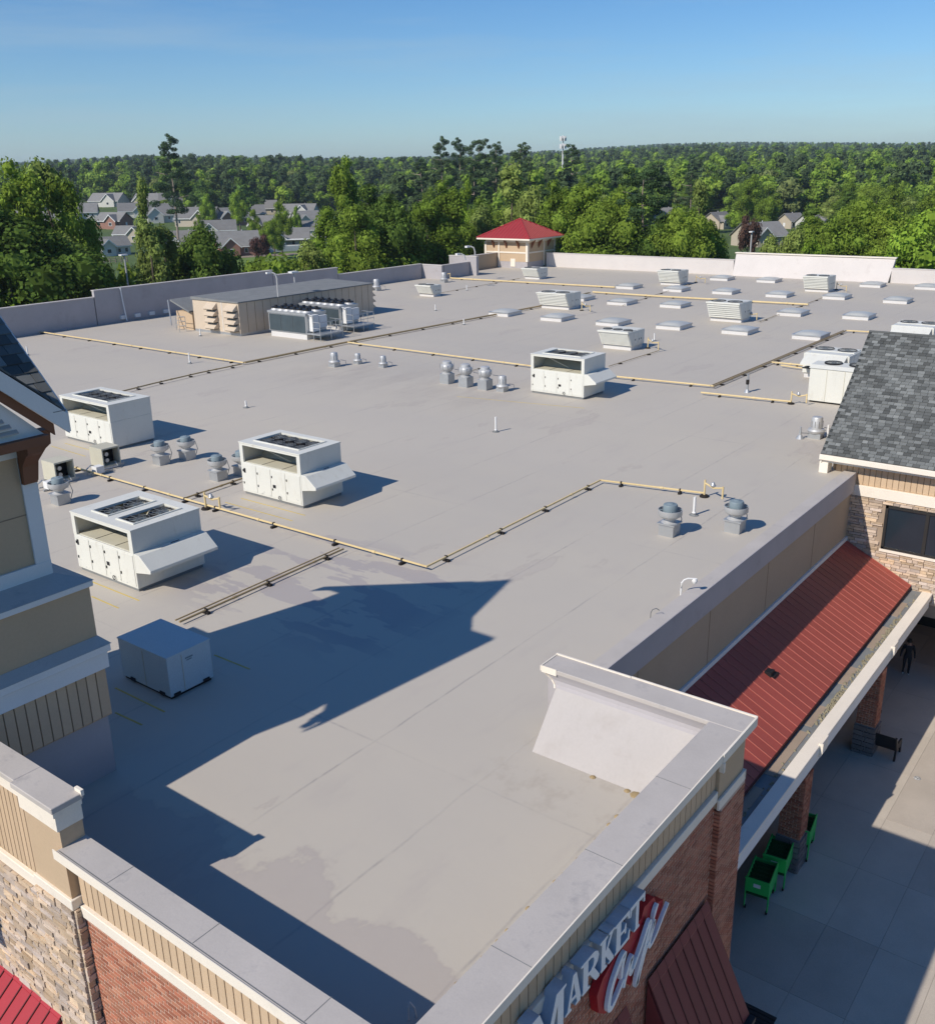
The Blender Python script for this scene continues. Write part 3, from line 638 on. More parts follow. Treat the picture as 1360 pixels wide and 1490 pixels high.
# ---------------------------------------------------------------- left tower
W = thing('corner_tower', 'tiered tan tower with white cornices and dark cross-gabled shingle roof, at left edge', 'tower', (7.4, 21.5, 0))
MB().box(4.5, 10.33, 18.46, 24.5, -.3, 1.5).build('membrane_base', MT['membrane_wall'], W)
MB().box(4.45, 10.36, 18.37, 24.55, 1.5, 2.72).build('siding_wall', MT['groove'], W)
sb = [c for c in W.children][-1]; boards(4.45, 10.36, 1.5, 2.72, 18.34, 'y', sb, .235)
MB().box(10.36, 10.39, 18.37, 24.55, 1.5, 2.72).build('side_siding', MT['board'], W)
MB().box(4.35, 10.44, 18.24, 24.65, 2.72, 3.12).box(4.3, 10.50, 18.18, 24.7, 3.12, 3.30).build('cornice', MT['white'], W, bevel=.012)
MB().hexa([(4.3, 18.16, 3.30), (10.52, 18.16, 3.30), (10.52, 24.7, 3.30), (4.3, 24.7, 3.30), (4.4, 18.44, 3.46), (10.38, 18.44, 3.46), (10.38, 24.5, 3.46), (4.4, 24.5, 3.46)]).build('cornice_top', MT['membrane_cap'], W)
MB().box(4.45, 10.37, 18.45, 24.5, 3.44, 4.72).build('tan_wall', MT['tan'], W)
MB().box(4.4, 10.43, 18.37, 24.6, 4.66, 4.80).build('ledge_edge', MT['white'], W, bevel=.012)
MB().hexa([(4.38, 18.35, 4.80), (10.45, 18.35, 4.80), (10.45, 24.62, 4.80), (4.38, 24.62, 4.80), (4.95, 18.96, 5.02), (9.88, 18.96, 5.02), (9.88, 24.05, 5.02), (4.95, 24.05, 5.02)]).build('ledge_top', MT['membrane_cap'], W)
MB().box(4.97, 9.83, 19.0, 24.0, 4.9, 8.3).build('cupola_wall', MT['tan'], W)
MB().box(4.96, 9.84, 18.992, 19.0, 6.42, 6.44).build('wall_joint', MT['groove'], W)
MB().box(9.55, 9.88, 18.95, 19.02, 5.3, 8.0).box(4.93, 5.2, 18.95, 19.02, 5.3, 8.0).box(4.93, 9.88, 18.94, 19.02, 5.0, 5.32).box(9.80, 9.90, 19.02, 24.0, 5.0, 8.0).build('corner_board', MT['white'], W)
MB().box(4.93, 9.6, 18.95, 19.02, 7.68, 7.95).build('frieze', MT['white'], W)
rg = MB()
cxr, czr, rr0 = 7.4, 6.35, .92
for k in range(28):
    a0, a1 = 2*math.pi*k/28, 2*math.pi*(k+1)/28
    pts = [(cxr+r_2*math.cos(a), y_, czr+r_2*math.sin(a)) for y_ in (18.99, 18.93) for a, r_2 in ((a0, rr0), (a1, rr0), (a1, rr0+.14), (a0, rr0+.14))]
    rg.hexa(pts)
rg.build('round_window_trim', MT['white'], W)
sl, wz, x0c, y0c = .885, 3.05, 7.4, 21.5
ze = 8.52
tri = MB()
def rtri(a, b, c, t=.1):
    tri.add([a, b, c, (a[0], a[1], a[2]-t), (b[0], b[1], b[2]-t), (c[0], c[1], c[2]-t)], [(0, 1, 2), (3, 5, 4), (0, 3, 4, 1), (1, 4, 5, 2), (2, 5, 3, 0)])
for k in range(4):
    ca, sa = [(1, 0), (0, 1), (-1, 0), (0, -1)][k]
    rot = lambda x, y: (x0c+x*ca-y*sa, y0c+x*sa+y*ca)
    for sg in (1, -1):
        c1 = rot(wz, sg*wz); m1 = rot(wz, 0); ap = (x0c, y0c)
        rtri((*c1, ze), (*m1, ze+sl*wz), (*ap, ze+sl*wz))
rfw = tri.build('roof', MT['shinglebase'], W)
def rake(a, b, th, m, nm, drop=0.):
    "board between two points of a gable edge, th deep, in the plane y=const"
    (xa, za), (xb, zb) = a, b; yy = 18.41+drop
    MB().hexa([(xa, yy, za-th), (xb, yy, zb-th), (xb, yy+.06, zb-th), (xa, yy+.06, za-th), (xa, yy, za), (xb, yy, zb), (xb, yy+.06, zb), (xa, yy+.06, za)]).build(nm, MT[m], W)
za = ze+sl*wz
rake((10.47, ze-.03), (7.4, za-.03), .42, 'white', 'rake_board'); rake((4.33, ze-.03), (7.4, za-.03), .42, 'white', 'rake_board')
rake((10.2, ze-.21), (7.4, za-.43), .24, 'brown', 'rake_timber', .1); rake((4.6, ze-.21), (7.4, za-.43), .24, 'brown', 'rake_timber', .1)
MB().hexa([(10.45, 18.43, ze-.42), (10.51, 18.43, ze-.42), (10.51, y0c, za-.42), (10.45, y0c, za-.42), (10.45, 18.43, ze-.02), (10.51, 18.43, ze-.02), (10.51, y0c, za-.02), (10.45, y0c, za-.02)]).hexa([(10.45, 2*y0c-18.43, ze-.42), (10.51, 2*y0c-18.43, ze-.42), (10.51, y0c, za-.42), (10.45, y0c, za-.42), (10.45, 2*y0c-18.43, ze-.02), (10.51, 2*y0c-18.43, ze-.02), (10.51, y0c, za-.02), (10.45, y0c, za-.02)]).build('rake_board', MT['white'], W)
MB().box(4.6, 10.05, 18.47, 18.64, 7.93, 8.12).build('tie_beam', MT['brown'], W)
MB().prism([(4.75, 8.1), (10.05, 8.1), (7.4, 10.7)], 1, 18.64, 18.74).build('gable_panel', MT['white'], W)
lv = MB()
for i in range(9):
    z_ = 8.25+i*.13; hw = (10.35-z_)/.96*.95
    if hw > .1: lv.hexa([(7.4-hw, 18.57, z_), (7.4+hw, 18.57, z_), (7.4+hw, 18.64, z_+.06), (7.4-hw, 18.64, z_+.06), (7.4-hw, 18.57, z_+.02), (7.4+hw, 18.57, z_+.02), (7.4+hw, 18.64, z_+.08), (7.4-hw, 18.64, z_+.08)])
lv.build('gable_vent', MT['membrane_cap'], W)
MB().box(4.3, 10.45, 18.45, 24.55, 8.0, 8.03).build('soffit', MT['brown'], W) if False else None
MB().prism([(18.48, 8.1), (18.98, 8.1), (18.98, 7.1), (18.86, 7.1), (18.80, 7.5), (18.62, 7.72), (18.5, 7.8)], 0, 9.55, 9.85).build('bracket', MT['brown'], W)
MB().prism([(10.36, 8.1), (9.83, 8.1), (9.83, 7.1), (9.93, 7.1), (10.0, 7.5), (10.2, 7.72), (10.33, 7.8)], 1, 18.98, 19.28).build('bracket', MT['brown'], W)
# steep little spire above the crossing of the four gables
MB().add([(7.4-2.1, 21.5-2.1, 9.9), (7.4+2.1, 21.5-2.1, 9.9), (7.4+2.1, 21.5+2.1, 9.9), (7.4-2.1, 21.5+2.1, 9.9), (7.4, 21.5, 14.5)], [(3, 2, 1, 0), (0, 1, 4), (1, 2, 4), (2, 3, 4), (3, 0, 4)]).build('spire', MT['shingle'], W)
lst = []; rr = random.Random(3)
ds_ = Vector((0, 1, sl)).normalized(); dn_ = Vector((0, -sl, 1)).normalized(); LL = wz*math.sqrt(1+sl*sl); nrow = 15; e_ = LL/nrow
for r in range(nrow):            # slope of the right gable that looks to the camera
    yy = (r+.5)/nrow*wz; xin = 10.45-yy; x = 10.45+(0.0 if r % 2 else .0)
    off = .15 if r % 2 else 0
    x = 10.45
    first = True
    while x > xin-.1:
        wd = rr.uniform(.26, .36)-(off if first else 0); first = False
        c = Vector((x-wd/2, 18.45+yy, ze+yy*sl)); tv = (ds_*e_-dn_*.02).normalized(); tn = Vector((0, -tv.z, tv.y))
        lst.append((UB['shingle'], frame_matrix(c+dn_*(.035+rr.uniform(0, .01)), (1, 0, 0), tn, tv, wd-.014, .03, e_*1.05), True)); x -= wd
ds2 = Vector((-1, 0, sl)).normalized(); dn2 = Vector((sl, 0, 1)).normalized()
for r in range(nrow):            # slope of the near gable that falls to the right
    xx = (r+.5)/nrow*wz; yend = 18.45+xx; y = 18.45
    while y < yend+.1:
        wd = rr.uniform(.26, .36); c = Vector((10.45-xx, y+wd/2, ze+xx*sl))
        lst.append((UB['shingle'], frame_matrix(c+dn2*.035, (0, 1, 0), dn2, ds2, wd-.014, .03, e_*1.05), True)); y += wd
lay_pieces(lst, 'shingle', 'shingles_beyond', MT['shingle'], rfw)

# ---------------------------------------------------------------- awnings
def awning(label, x0, x1, y0, z0, y1, z1, n, facing, matp, seam, loc, gutter=True):
    "sloped standing seam awning; facing 'y': fixed at y0, outer edge y1"
    A = thing('metal_awning', label, 'awning', loc)
    if facing == 'y': mk = lambda u, d, z: (u, d, z)
    else: mk = lambda u, d, z: (d, u, z)
    def hx(u0, u1, da, za_, db, zb_, t0, t1): return [mk(u0, da, za_-t0), mk(u1, da, za_-t0), mk(u1, db, zb_-t0), mk(u0, db, zb_-t0), mk(u0, da, za_+t1), mk(u1, da, za_+t1), mk(u1, db, zb_+t1), mk(u0, db, zb_+t1)]
    bb = MB().hexa(hx(x0, x1, y0, z0, y1, z1, .1, 0)).build('awning_board', MT['redseam_dark'], A)
    for s_ in (x0, x1):
        if facing == 'y': MB().prism([(y0, z0-.1), (y1, z1-.1), (y0, z1-.1)], 0, s_-.02, s_+.02).build('side_panel', MT[matp], A)
        else:
            MB().prism([(y0, z0-.1), (y1, z1-.1), (y0, z1-.1)], 1, s_-.02, s_+.02).build('side_panel', MT[matp], A)
    pw = (x1-x0)/n
    for i in range(n):
        a = x0+i*pw; MB().hexa(hx(a+.02, a+pw-.02, y0, z0, y1, z1, 0, .02)).build('roof_panel', MT[matp], bb)
        if i: MB().hexa(hx(a-.012, a+.012, y0, z0, y1, z1, 0, .05)).build('standing_seam', MT[seam], bb)
    MB().hexa(hx(x0, x1, y0, z0+.02, y0+(y1-y0)*.08, z0+(z1-z0)*.08+.02, 0, .03)).build('top_flashing', MT[matp], A)
    if gutter:
        dd = .14 if y1 > y0 else -.14
        MB().hexa(hx(x0-.03, x1+.03, y1, z1-.02, y1+dd, z1-.02, .13, .0)).build('gutter', MT['black'], A)
    return A
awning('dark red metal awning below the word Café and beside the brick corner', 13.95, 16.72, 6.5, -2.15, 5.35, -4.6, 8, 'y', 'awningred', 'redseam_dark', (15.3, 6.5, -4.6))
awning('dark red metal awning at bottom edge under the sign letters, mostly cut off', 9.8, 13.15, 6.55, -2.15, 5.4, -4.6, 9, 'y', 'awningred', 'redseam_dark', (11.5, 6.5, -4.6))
awning('bright red metal awning on the stone wall in the bottom left corner', 15.98, 21.0, 7.0, -2.95, 5.4, -4.2, 14, 'x', 'redmetal2', 'redseam_dark', (6.9, 18.0, -4.2), gutter=False)

# ---------------------------------------------------------------- sign
SG = thing('wall_sign', 'white raised MARKET letters and white script Café on a red backing, on brick wall', 'sign', (12, 6.56, 0))
def outline(name, loops, yf, depth, m, parent, m2=None):
    cu = bpy.data.curves.new(name, 'CURVE'); cu.dimensions = '2D'; cu.fill_mode = 'BOTH'; cu.extrude = depth/2
    for lp in loops:
        sp = cu.splines.new('POLY'); sp.points.add(len(lp)-1); sp.use_cyclic_u = True
        for i, (x, z) in enumerate(lp): sp.points[i].co = (x, z, 0, 1)
    o = bpy.data.objects.new(name, cu); COL.objects.link(o)
    dg = bpy.context.evaluated_depsgraph_get(); me = bpy.data.meshes.new_from_object(o.evaluated_get(dg)); bpy.data.objects.remove(o)
    me.transform(Matrix(((1, 0, 0, 0), (0, 0, 1, yf+depth/2), (0, 1, 0, 0), (0, 0, 0, 1))))
    me.transform(Matrix.Translation(-wloc(parent))); me.materials.clear(); me.materials.append(m)
    if m2:
        me.materials.append(m2); me.update()
        for p in me.polygons:
            if abs(p.normal.y) < .5: p.material_index = 1
    o = bpy.data.objects.new(name, me); COL.objects.link(o); o.parent = parent; return o
def LT(ch, x0, x1, z0, z1):
    w_, h_ = x1-x0, z1-z0; s = .13
    def P(l): return [(x0+u*w_, z0+v*h_) for u, v in l]
    if ch == 'T': return [P([(.32, 0), (.68, 0), (.68, .07), (.6, .09), (.6, .88), (.9, .86), (.93, .68), (1, .68), (1, 1), (0, 1), (0, .68), (.07, .68), (.1, .86), (.4, .88), (.4, .09), (.32, .07)])]
    if ch == 'E': return [P([(0, 0), (.97, 0), (1, .32), (.92, .32), (.85, .12), (.4, .1), (.4, .46), (.62, .47), (.66, .36), (.74, .36), (.74, .68), (.66, .68), (.62, .56), (.4, .56), (.4, .9), (.8, .88), (.86, .72), (.94, .72), (.92, 1), (0, 1), (0, .93), (.13, .9), (.13, .1), (0, .07)])]
    if ch == 'K': return [P([(0, 0), (.5, 0), (.5, .07), (.38, .1), (.38, .4), (.68, .07), (.6, .05), (.6, 0), (1.02, 0), (1.02, .06), (.93, .1), (.56, .58), (.84, .92), (.95, .94), (.95, 1), (.58, 1), (.58, .94), (.67, .92), (.38, .55), (.38, .9), (.5, .93), (.5, 1), (0, 1), (0, .93), (.12, .9), (.12, .1), (0, .07)])]
    if ch == 'A': return [P([(-.03, 0), (.36, 0), (.36, .06), (.26, .09), (.31, .25), (.64, .25), (.7, .09), (.6, .06), (.6, 0), (1.03, 0), (1.03, .06), (.95, .09), (.64, 1), (.42, 1), (.1, .09), (-.03, .06)]), P([(.35, .35), (.48, .74), (.6, .35)])]
    if ch == 'R':
        o = [(0, 0), (.48, 0), (.48, .07), (.37, .1), (.37, .43), (.45, .43), (.74, .05), (.8, 0), (1.05, 0), (1.05, .06), (.95, .1), (.7, .46), (.85, .56), (.92, .73), (.86, .88), (.7, .98), (.55, 1), (0, 1), (0, .93), (.12, .9), (.12, .1), (0, .07)]
        return [P(o), P([(.37, .53), (.37, .9), (.52, .9), (.64, .83), (.67, .72), (.62, .6), (.5, .53)])]
    if ch == 'M': return [P([(0, 0), (.27, 0), (.27, .05), (.2, .08), (.2, .72), (.46, 0), (.56, 0), (.78, .74), (.78, .08), (.7, .05), (.7, 0), (1.02, 0), (1.02, .05), (.95, .08), (.95, .92), (1.02, .95), (1.02, 1), (.74, 1), (.52, .32), (.28, 1), (0, 1), (0, .95), (.08, .92), (.08, .08), (0, .05)])]
for ch, x0, x1, z0, z1 in (('M', 9.45, 10.5, -.22, .72), ('A', 10.52, 11.02, 0, .70), ('R', 10.98, 11.62, 0, .68), ('K', 11.60, 12.12, 0, .68), ('E', 12.10, 12.68, 0, .66), ('T', 12.66, 13.22, 0, .66)):
    outline('letter_'+ch.lower(), LT(ch, x0, x1, z0, z1), 6.31, .22, MT['signwhite'], SG, MT['signside'])
def ribbon(pts, w_):
    pts = [Vector((a, b)) for a, b in pts]; L_, R_ = [], []
    # Catmull-Rom refine
    P_ = [pts[0]]+pts+[pts[-1]]; fine = []
    for i in range(1, len(P_)-2):
        for t in [k/6 for k in range(6)]:
            a, b, c, d = P_[i-1:i+3]; fine.append(.5*((2*b)+(c-a)*t+(2*a-5*b+4*c-d)*t*t+(3*b-a-3*c+d)*t**3))
    fine.append(pts[-1]); n_ = len(fine)
    for i, p in enumerate(fine):
        t = (fine[min(i+1, n_-1)]-fine[max(i-1, 0)]).normalized(); nn = Vector((-t.y, t.x)); f = i/(n_-1)
        ww = w_*(.45+.55*math.sin(math.pi*min(1, max(0, f*.9+.06))))
        L_.append(p+nn*ww/2); R_.append(p-nn*ww/2)
    return L_, R_
def stroke(name, pts, w_, yf, m=MT['signwhite']):
    L_, R_ = ribbon(pts, w_); b = MB(); n_ = len(L_); d = .07
    vs = [(p.x, yf, p.y) for p in L_]+[(p.x, yf, p.y) for p in R_]+[(p.x, yf+d, p.y) for p in L_]+[(p.x, yf+d, p.y) for p in R_]
    fs = []
    for i in range(n_-1):
        fs += [(i, i+1, n_+i+1, n_+i), (2*n_+i, 3*n_+i, 3*n_+i+1, 2*n_+i+1), (i, 2*n_+i, 2*n_+i+1, i+1), (n_+i, n_+i+1, 3*n_+i+1, 3*n_+i)]
    fs += [(0, n_, 3*n_, 2*n_), (n_-1, 3*n_-1, 4*n_-1, 2*n_-1)]
    b.add(vs, fs); return b.build(name, m, SG)
outline('red_backing', [[(11.67, -.55), (11.75, -1.0), (12.0, -1.22), (12.28, -1.12), (12.5, -.92), (12.75, -1.05), (12.95, -1.36), (13.12, -1.2), (13.3, -.85), (13.6, -.85), (13.9, -.72), (14.2, -.5), (14.15, -.22), (13.85, -.1), (13.75, .12), (13.35, .16), (13.25, -.02), (12.95, .0), (12.75, -.18), (12.45, -.12), (12.15, -.2), (11.85, -.32)]], 6.38, .16, MT['signred'], SG)
stroke('letter_c', [(12.42, -.72), (12.45, -.45), (12.52, -.24), (12.38, -.28), (12.1, -.6), (11.98, -.98), (12.08, -1.12), (12.3, -1.0), (12.52, -.8)], .125, 6.30)
stroke('letter_a', [(12.5, -.98), (12.6, -.72), (12.78, -.5), (12.72, -.75), (12.78, -.86), (12.95, -.62)], .105, 6.285)
stroke('letter_f', [(12.82, -.8), (13.1, -.5), (13.38, -.16), (13.42, -.28), (13.2, -.7), (13.03, -1.05), (12.98, -1.3), (13.08, -1.12), (13.25, -.8), (13.4, -.62)], .11, 6.27)
stroke('letter_e', [(13.36, -.62), (13.52, -.46), (13.64, -.3), (13.6, -.44), (13.48, -.66), (13.5, -.8), (13.72, -.72), (13.98, -.5), (14.22, -.3)], .085, 6.285)
stroke('accent', [(13.62, -.26), (13.70, -.1), (13.78, -.02)], .085, 6.30)
# ================================================================ rooftop units
def circ_fan(p, cx, cy, z, r, nm='fan', n=4):
    f = MB().lathe((cx, cy, z), [(r*1.02, -.16), (r*1.02, .0), (r*.96, .02), (r*.95, -.16)], 18); f.f = f.f[:-2]
    o = f.build(nm, MT['black'], p)
    b = MB().lathe((cx, cy, z-.07), [(.001, 0), (r*.24, 0), (r*.24, .06), (.001, .06)], 10)
    for k in range(n):
        a = 2*math.pi*k/n+.3; ca, sa = math.cos(a), math.sin(a)
        def q(rr_, t, zz): return (cx+rr_*ca-t*sa, cy+rr_*sa+t*ca, z+zz)
        b.hexa([q(r*.2, -.07, -.1), q(r*.9, -.14*r*2, -.1), q(r*.9, .14*r*2, -.05), q(r*.2, .07, -.05), q(r*.2, -.07, -.085), q(r*.9, -.14*r*2, -.085), q(r*.9, .14*r*2, -.035), q(r*.2, .07, -.035)])
    b.build('fan_blades', MT['motor'], o)
    gd = MB()
    for rr_ in (.35, .65, .95):
        pts = [(cx+r*rr_*math.cos(2*math.pi*k/14), cy+r*rr_*math.sin(2*math.pi*k/14), z+.03) for k in range(15)]; gd.tube(pts, .009, 4, False)
    for k in range(4):
        a = math.pi*k/4; gd.tube([(cx-r*math.cos(a), cy-r*math.sin(a), z+.035), (cx+r*math.cos(a), cy+r*math.sin(a), z+.035)], .011, 4)
    gd.build('fan_guard', MT['guard'], o)
def big_unit(label, x0, y0, Wd, Ln, Ht, openings, hood=True, zb=.62, group='large white rooftop air handlers'):
    U = thing('air_handling_unit', label, 'rooftop unit', (x0, y0, 0), group)
    zc = Ht*zb; t = .07
    MB().box(x0+.06, x0+Wd-.06, y0+.06, y0+Ln-.06, 0, .14).build('base_rail', MT['membrane_grey'], U)
    cab = MB().box(x0, x0+Wd, y0, y0+Ln, .12, zc).build('cabinet', MT['unit'], U, bevel=.015)
    nd = 4; dw = (Ln-.12)/nd
    for i in range(nd):
        d = MB().box(x0-.018, x0, y0+.06+i*dw+.015, y0+.06+(i+1)*dw-.015, .2, zc-.06).build('access_door', MT['unit'], cab, bevel=.006)
    h = MB()
    for i in range(nd):
        for zz in (.5, 1.05): h.box(x0-.045, x0-.018, y0+.06+(i+.88)*dw, y0+.06+(i+.92)*dw, zz, zz+.09)
    h.box(x0-.022, x0-.016, y0+Ln*.42, y0+Ln*.47, .62, .76); h.box(x0-.03, x0-.01, y0+Ln*.92, y0+Ln*.95, 1.0, 1.2); h.build('door_handles', MT['black'], cab)
    rg_ = MB(); c = (x0-.06, y0+Ln*.36, .26)
    rg_.tube([(c[0], c[1]+.07*math.cos(a*.628), c[2]+.07*math.sin(a*.628)) for a in range(11)], .014, 5, False); rg_.build('drain_trap', MT['black'], cab)
    ch = MB()
    rr = random.Random(int(x0*10))
    for i in range(14): yy = y0+rr.uniform(.1, Ln-.1); zz = .2+abs(rr.gauss(0, .12)); ch.box(x0-.0205, x0-.0175, yy, yy+rr.uniform(.01, .06), zz, zz+rr.uniform(.01, .03))
    ch.build('paint_chips', MT['galv'], cab)
    MB().box(x0, x0+Wd, y0, y0+t, zc, Ht-.05).build('end_panel', MT['unit'], U); MB().box(x0, x0+Wd, y0+Ln-t, y0+Ln, zc, Ht-.05).build('end_panel', MT['unit'], U)
    MB().box(x0+Wd-t, x0+Wd, y0+t, y0+Ln-t, zc, Ht-.05).build('rear_panel', MT['unit'], U)
    MB().box(x0, x0+.09, y0+t, y0+.2, zc, Ht-.05).box(x0, x0+.09, y0+Ln-.2, y0+Ln-t, zc, Ht-.05).box(x0, x0+.06, y0+.2, y0+Ln-.2, Ht-.14, Ht-.05).build('opening_frame', MT['unit'], U)
    MB().box(x0+.1, x0+Wd-t, y0+t, y0+Ln-t, zc, zc+.02).build('compressor_deck', MT['unitshade'], U)
    dk = MB(); [dk.box(x0+.1, x0+Wd*.8, y0+Ln*f, y0+Ln*f+.02, zc+.02, zc+.03) for f in (.33, .66)]; dk.build('deck_seam', MT['hole'], U)
    MB().hexa([(x0+Wd*.45, y0+t, zc+.02), (x0+Wd*.5, y0+t, zc+.02), (x0+Wd*.5, y0+Ln-t, zc+.02), (x0+Wd*.45, y0+Ln-t, zc+.02), (x0+Wd*.82, y0+t, Ht-.08), (x0+Wd*.87, y0+t, Ht-.08), (x0+Wd*.87, y0+Ln-t, Ht-.08), (x0+Wd*.82, y0+Ln-t, Ht-.08)]).build('condenser_coil', MT['unitshade'], U)
    MB().tube([(x0+.2, y0+Ln*.75, Ht-.1), (x0+Wd*.45, y0+Ln*.45, zc+.05)], .02, 6).build('brace', MT['unit'], U)
    # top deck with rectangular cut-outs: strips between the openings
    top = MB(); ops = sorted(openings, key=lambda o: o[2]); xa, xb = ops[0][0], ops[0][1]; zt0, zt1 = Ht-.05, Ht
    top.box(x0-.02, x0+xa, y0-.02, y0+Ln+.02, zt0, zt1); top.box(x0+xb, x0+Wd+.02, y0-.02, y0+Ln+.02, zt0, zt1)
    cur = -.02
    for o in ops: top.box(x0+xa, x0+xb, y0+cur, y0+o[2], zt0, zt1); cur = o[3]
    top.box(x0+xa, x0+xb, y0+cur, y0+Ln+.02, zt0, zt1)
    for o in ops:
        w_ = .05; a, b, c_, d = x0+o[0], x0+o[1], y0+o[2], y0+o[3]
        top.box(a-w_, a, c_-w_, d+w_, zt1, zt1+.04); top.box(b, b+w_, c_-w_, d+w_, zt1, zt1+.04); top.box(a, b, c_-w_, c_, zt1, zt1+.04); top.box(a, b, d, d+w_, zt1, zt1+.04)
    td = top.build('top_deck', MT['unit'], U)
    for o in ops:
        nx, ny = o[4], o[5]; a, b, c_, d = x0+o[0], x0+o[1], y0+o[2], y0+o[3]; r = min((b-a)/nx, (d-c_)/ny)*.47
        MB().box(a, b, c_, d, Ht-.24, Ht-.22).build('fan_deck', MT['hole'], td)
        for i in range(nx):
            for j in range(ny): circ_fan(td, a+(b-a)*(i+.5)/nx, c_+(d-c_)*(j+.5)/ny, Ht-.05, r)
    if hood:
        z1, z2, z3, dy = zc+.02, zc-.42, zc-.62, .82
        hd = MB().prism([(y0, z1), (y0-.28, z1-.02), (y0-dy, z2), (y0-dy, z2-.1), (y0, z3-.05)], 0, x0, x0+Wd); hd.build('intake_hood', MT['unit'], U, bevel=.01)
        MB().box(x0+Wd*.5, x0+Wd*.62, y0-.16, y0-.12, z1-.02, z1-.0).build('data_plate', MT['black'], U)
    return U
big_unit('white air handler nearest the tower, with two separate pairs of roof fans', 16.8, 26.85, 2.75, 3.5, 2.2, [(.45, 2.3, .45, 1.35, 2, 1), (.45, 2.3, 1.9, 2.8, 2, 1)])
big_unit('white air handler in the centre left, with one grid of fans and a hood', 25.9, 28.55, 2.35, 3.72, 2.35, [(.45, 1.95, .5, 3.2, 2, 4)])
big_unit('white air handler furthest left, boxy without a hood, beside the gable tip', 26.85, 43.3, 2.45, 4.4, 2.35, [(.45, 2.0, .7, 3.8, 2, 4)], hood=False)
big_unit('white air handler behind the row of shiny round vents, with open louvre side', 49.6, 29.35, 2.5, 3.8, 2.45, [(.5, 2.1, .6, 3.2, 2, 3)])
def pack_unit(label, x0, y0, Ln, Wd, Ht, flip=False, louvre=False, fans=2, hood=False):
    "rooftop package unit whose coil face leans outward to the top; flip = coil on the far side"
    U = thing('packaged_rooftop_unit', label, 'rooftop unit', (x0, y0, 0), 'white packaged rooftop units with a leaning coil side')
    ov = Ht*.45; zb = .32
    X = (lambda x: x0+x) if not flip else (lambda x: x0+Wd-x)
    MB().box(x0+.1, x0+Wd-.1, y0+.1, y0+Ln-.1, 0, zb).build('roof_curb', MT['curb'], U)
    MB().prism([(X(0), zb), (X(Wd), zb), (X(Wd), Ht), (X(-ov), Ht)], 1, y0, y0+Ln).build('cabinet', MT['unit'], U, bevel=.012)
    d = Vector((X(-ov)-X(0), 0, Ht-zb)); 
    def fp(t, off): n_ = Vector((-(Ht-zb), 0, -ov)).normalized(); n_.x *= (1 if not flip else -1); return Vector((X(0), 0, zb))+d*t+n_*off
    sl2 = MB(); k = 11 if louvre else 7
    for i in range(k):
        t0, t1 = .05+.88*i/k, .05+.88*(i+(.72 if louvre else .9))/k; a, e_ = fp(t0, -.01), fp(t1, .0); xo = fp(t1, .02).x
        sl2.prism([(a.x, a.z), (xo, a.z), (xo, e_.z), (e_.x, e_.z)], 1, y0+.06, y0+Ln-.06)
    sl2.build('coil_louvres', MT['unit'], U)
    fr = MB().box(min(X(-ov), X(-ov+.04))-.03, max(X(-ov), X(-ov+.04))+.03, y0-.02, y0+Ln+.02, Ht-.09, Ht+.04)
    fr.build('top_rail', MT['unit'], U)
    fd = MB().box(min(X(-ov+.1), X(Wd*.42)), max(X(-ov+.1), X(Wd*.42)), y0+.08, y0+Ln-.08, Ht, Ht+.05).build('fan_deck', MT['unit'], U)
    for i in range(fans): 
        cxx = (X(-ov+.1)+X(Wd*.42))/2; r = min(Ln/fans*.42, (Wd*.42+ov-.1)*.45); circ_fan(fd, cxx, y0+Ln*(i+.5)/fans, Ht+.07, r)
    MB().box(min(X(Wd*.5), X(Wd-.08)), max(X(Wd*.5), X(Wd-.08)), y0+.1, y0+Ln-.1, Ht, Ht+.025).build('top_panel', MT['unit'], U)
    pn = MB()
    for f in (.15, .5): pn.box(x0+Wd*f, x0+Wd*(f+.3), y0-.015, y0, zb+.12, Ht-.12)
    pn.build('side_door', MT['unit'], U); pp = MB(); [pp.box(x0+Wd*f, x0+Wd*f+.06, y0-.03, y0-.015, Ht*.5, Ht*.5+.12) for f in (.25, .55, .7)]; pp.build('side_fittings', MT['black'], U)
    if hood:
        xs_ = x0 if flip else x0+Wd; s_ = -1 if flip else 1
        MB().prism([(xs_, Ht-.02), (xs_+s_*1.0, Ht-.5), (xs_+s_*1.0, Ht-.62), (xs_+s_*.95, Ht-.62), (xs_+s_*.93, Ht-.53), (xs_, Ht-.12)], 1, y0+.15, y0+Ln-.15).build('intake_hood', MT['unit'], U)
        MB().box(min(xs_, xs_+s_*.7), max(xs_, xs_+s_*.7), y0+.2, y0+Ln-.2, Ht*.45, Ht*.48).build('intake_filter', MT['coil'], U)
    else:
        xs_ = x0+Wd if not flip else x0
        MB().prism([(y0+Ln, Ht-.15), (y0+Ln+.28, Ht-.35), (y0+Ln+.28, Ht-.42), (y0+Ln, Ht-.42)], 0, x0+.1, x0+Wd*.7).build('side_hood', MT['unit'], U)
    return U
pack_unit('small white packaged unit standing alone behind the fan coolers, left of the far units', 85.0, 69.8, 2.2, 1.4, 1.25)
pack_unit('small white packaged unit just in front of the red roofed pavilion', 105.9, 69.5, 2.4, 1.9, 1.35)
pack_unit('white packaged unit at roof centre beside two skylights, below the pavilion', 83.2, 51.1, 3.4, 2.2, 1.6)
pack_unit('white packaged unit near the far parapet, beside the small skylights left of centre row', 107.6, 50.9, 2.7, 2.0, 1.7)
pack_unit('white packaged unit near the far parapet below the raised pale wall', 108.9, 34.1, 2.7, 2.0, 1.7)
pack_unit('white packaged unit in the middle of the skylight field with yellow riser beside it', 83.4, 33.4, 3.1, 2.1, 1.75)
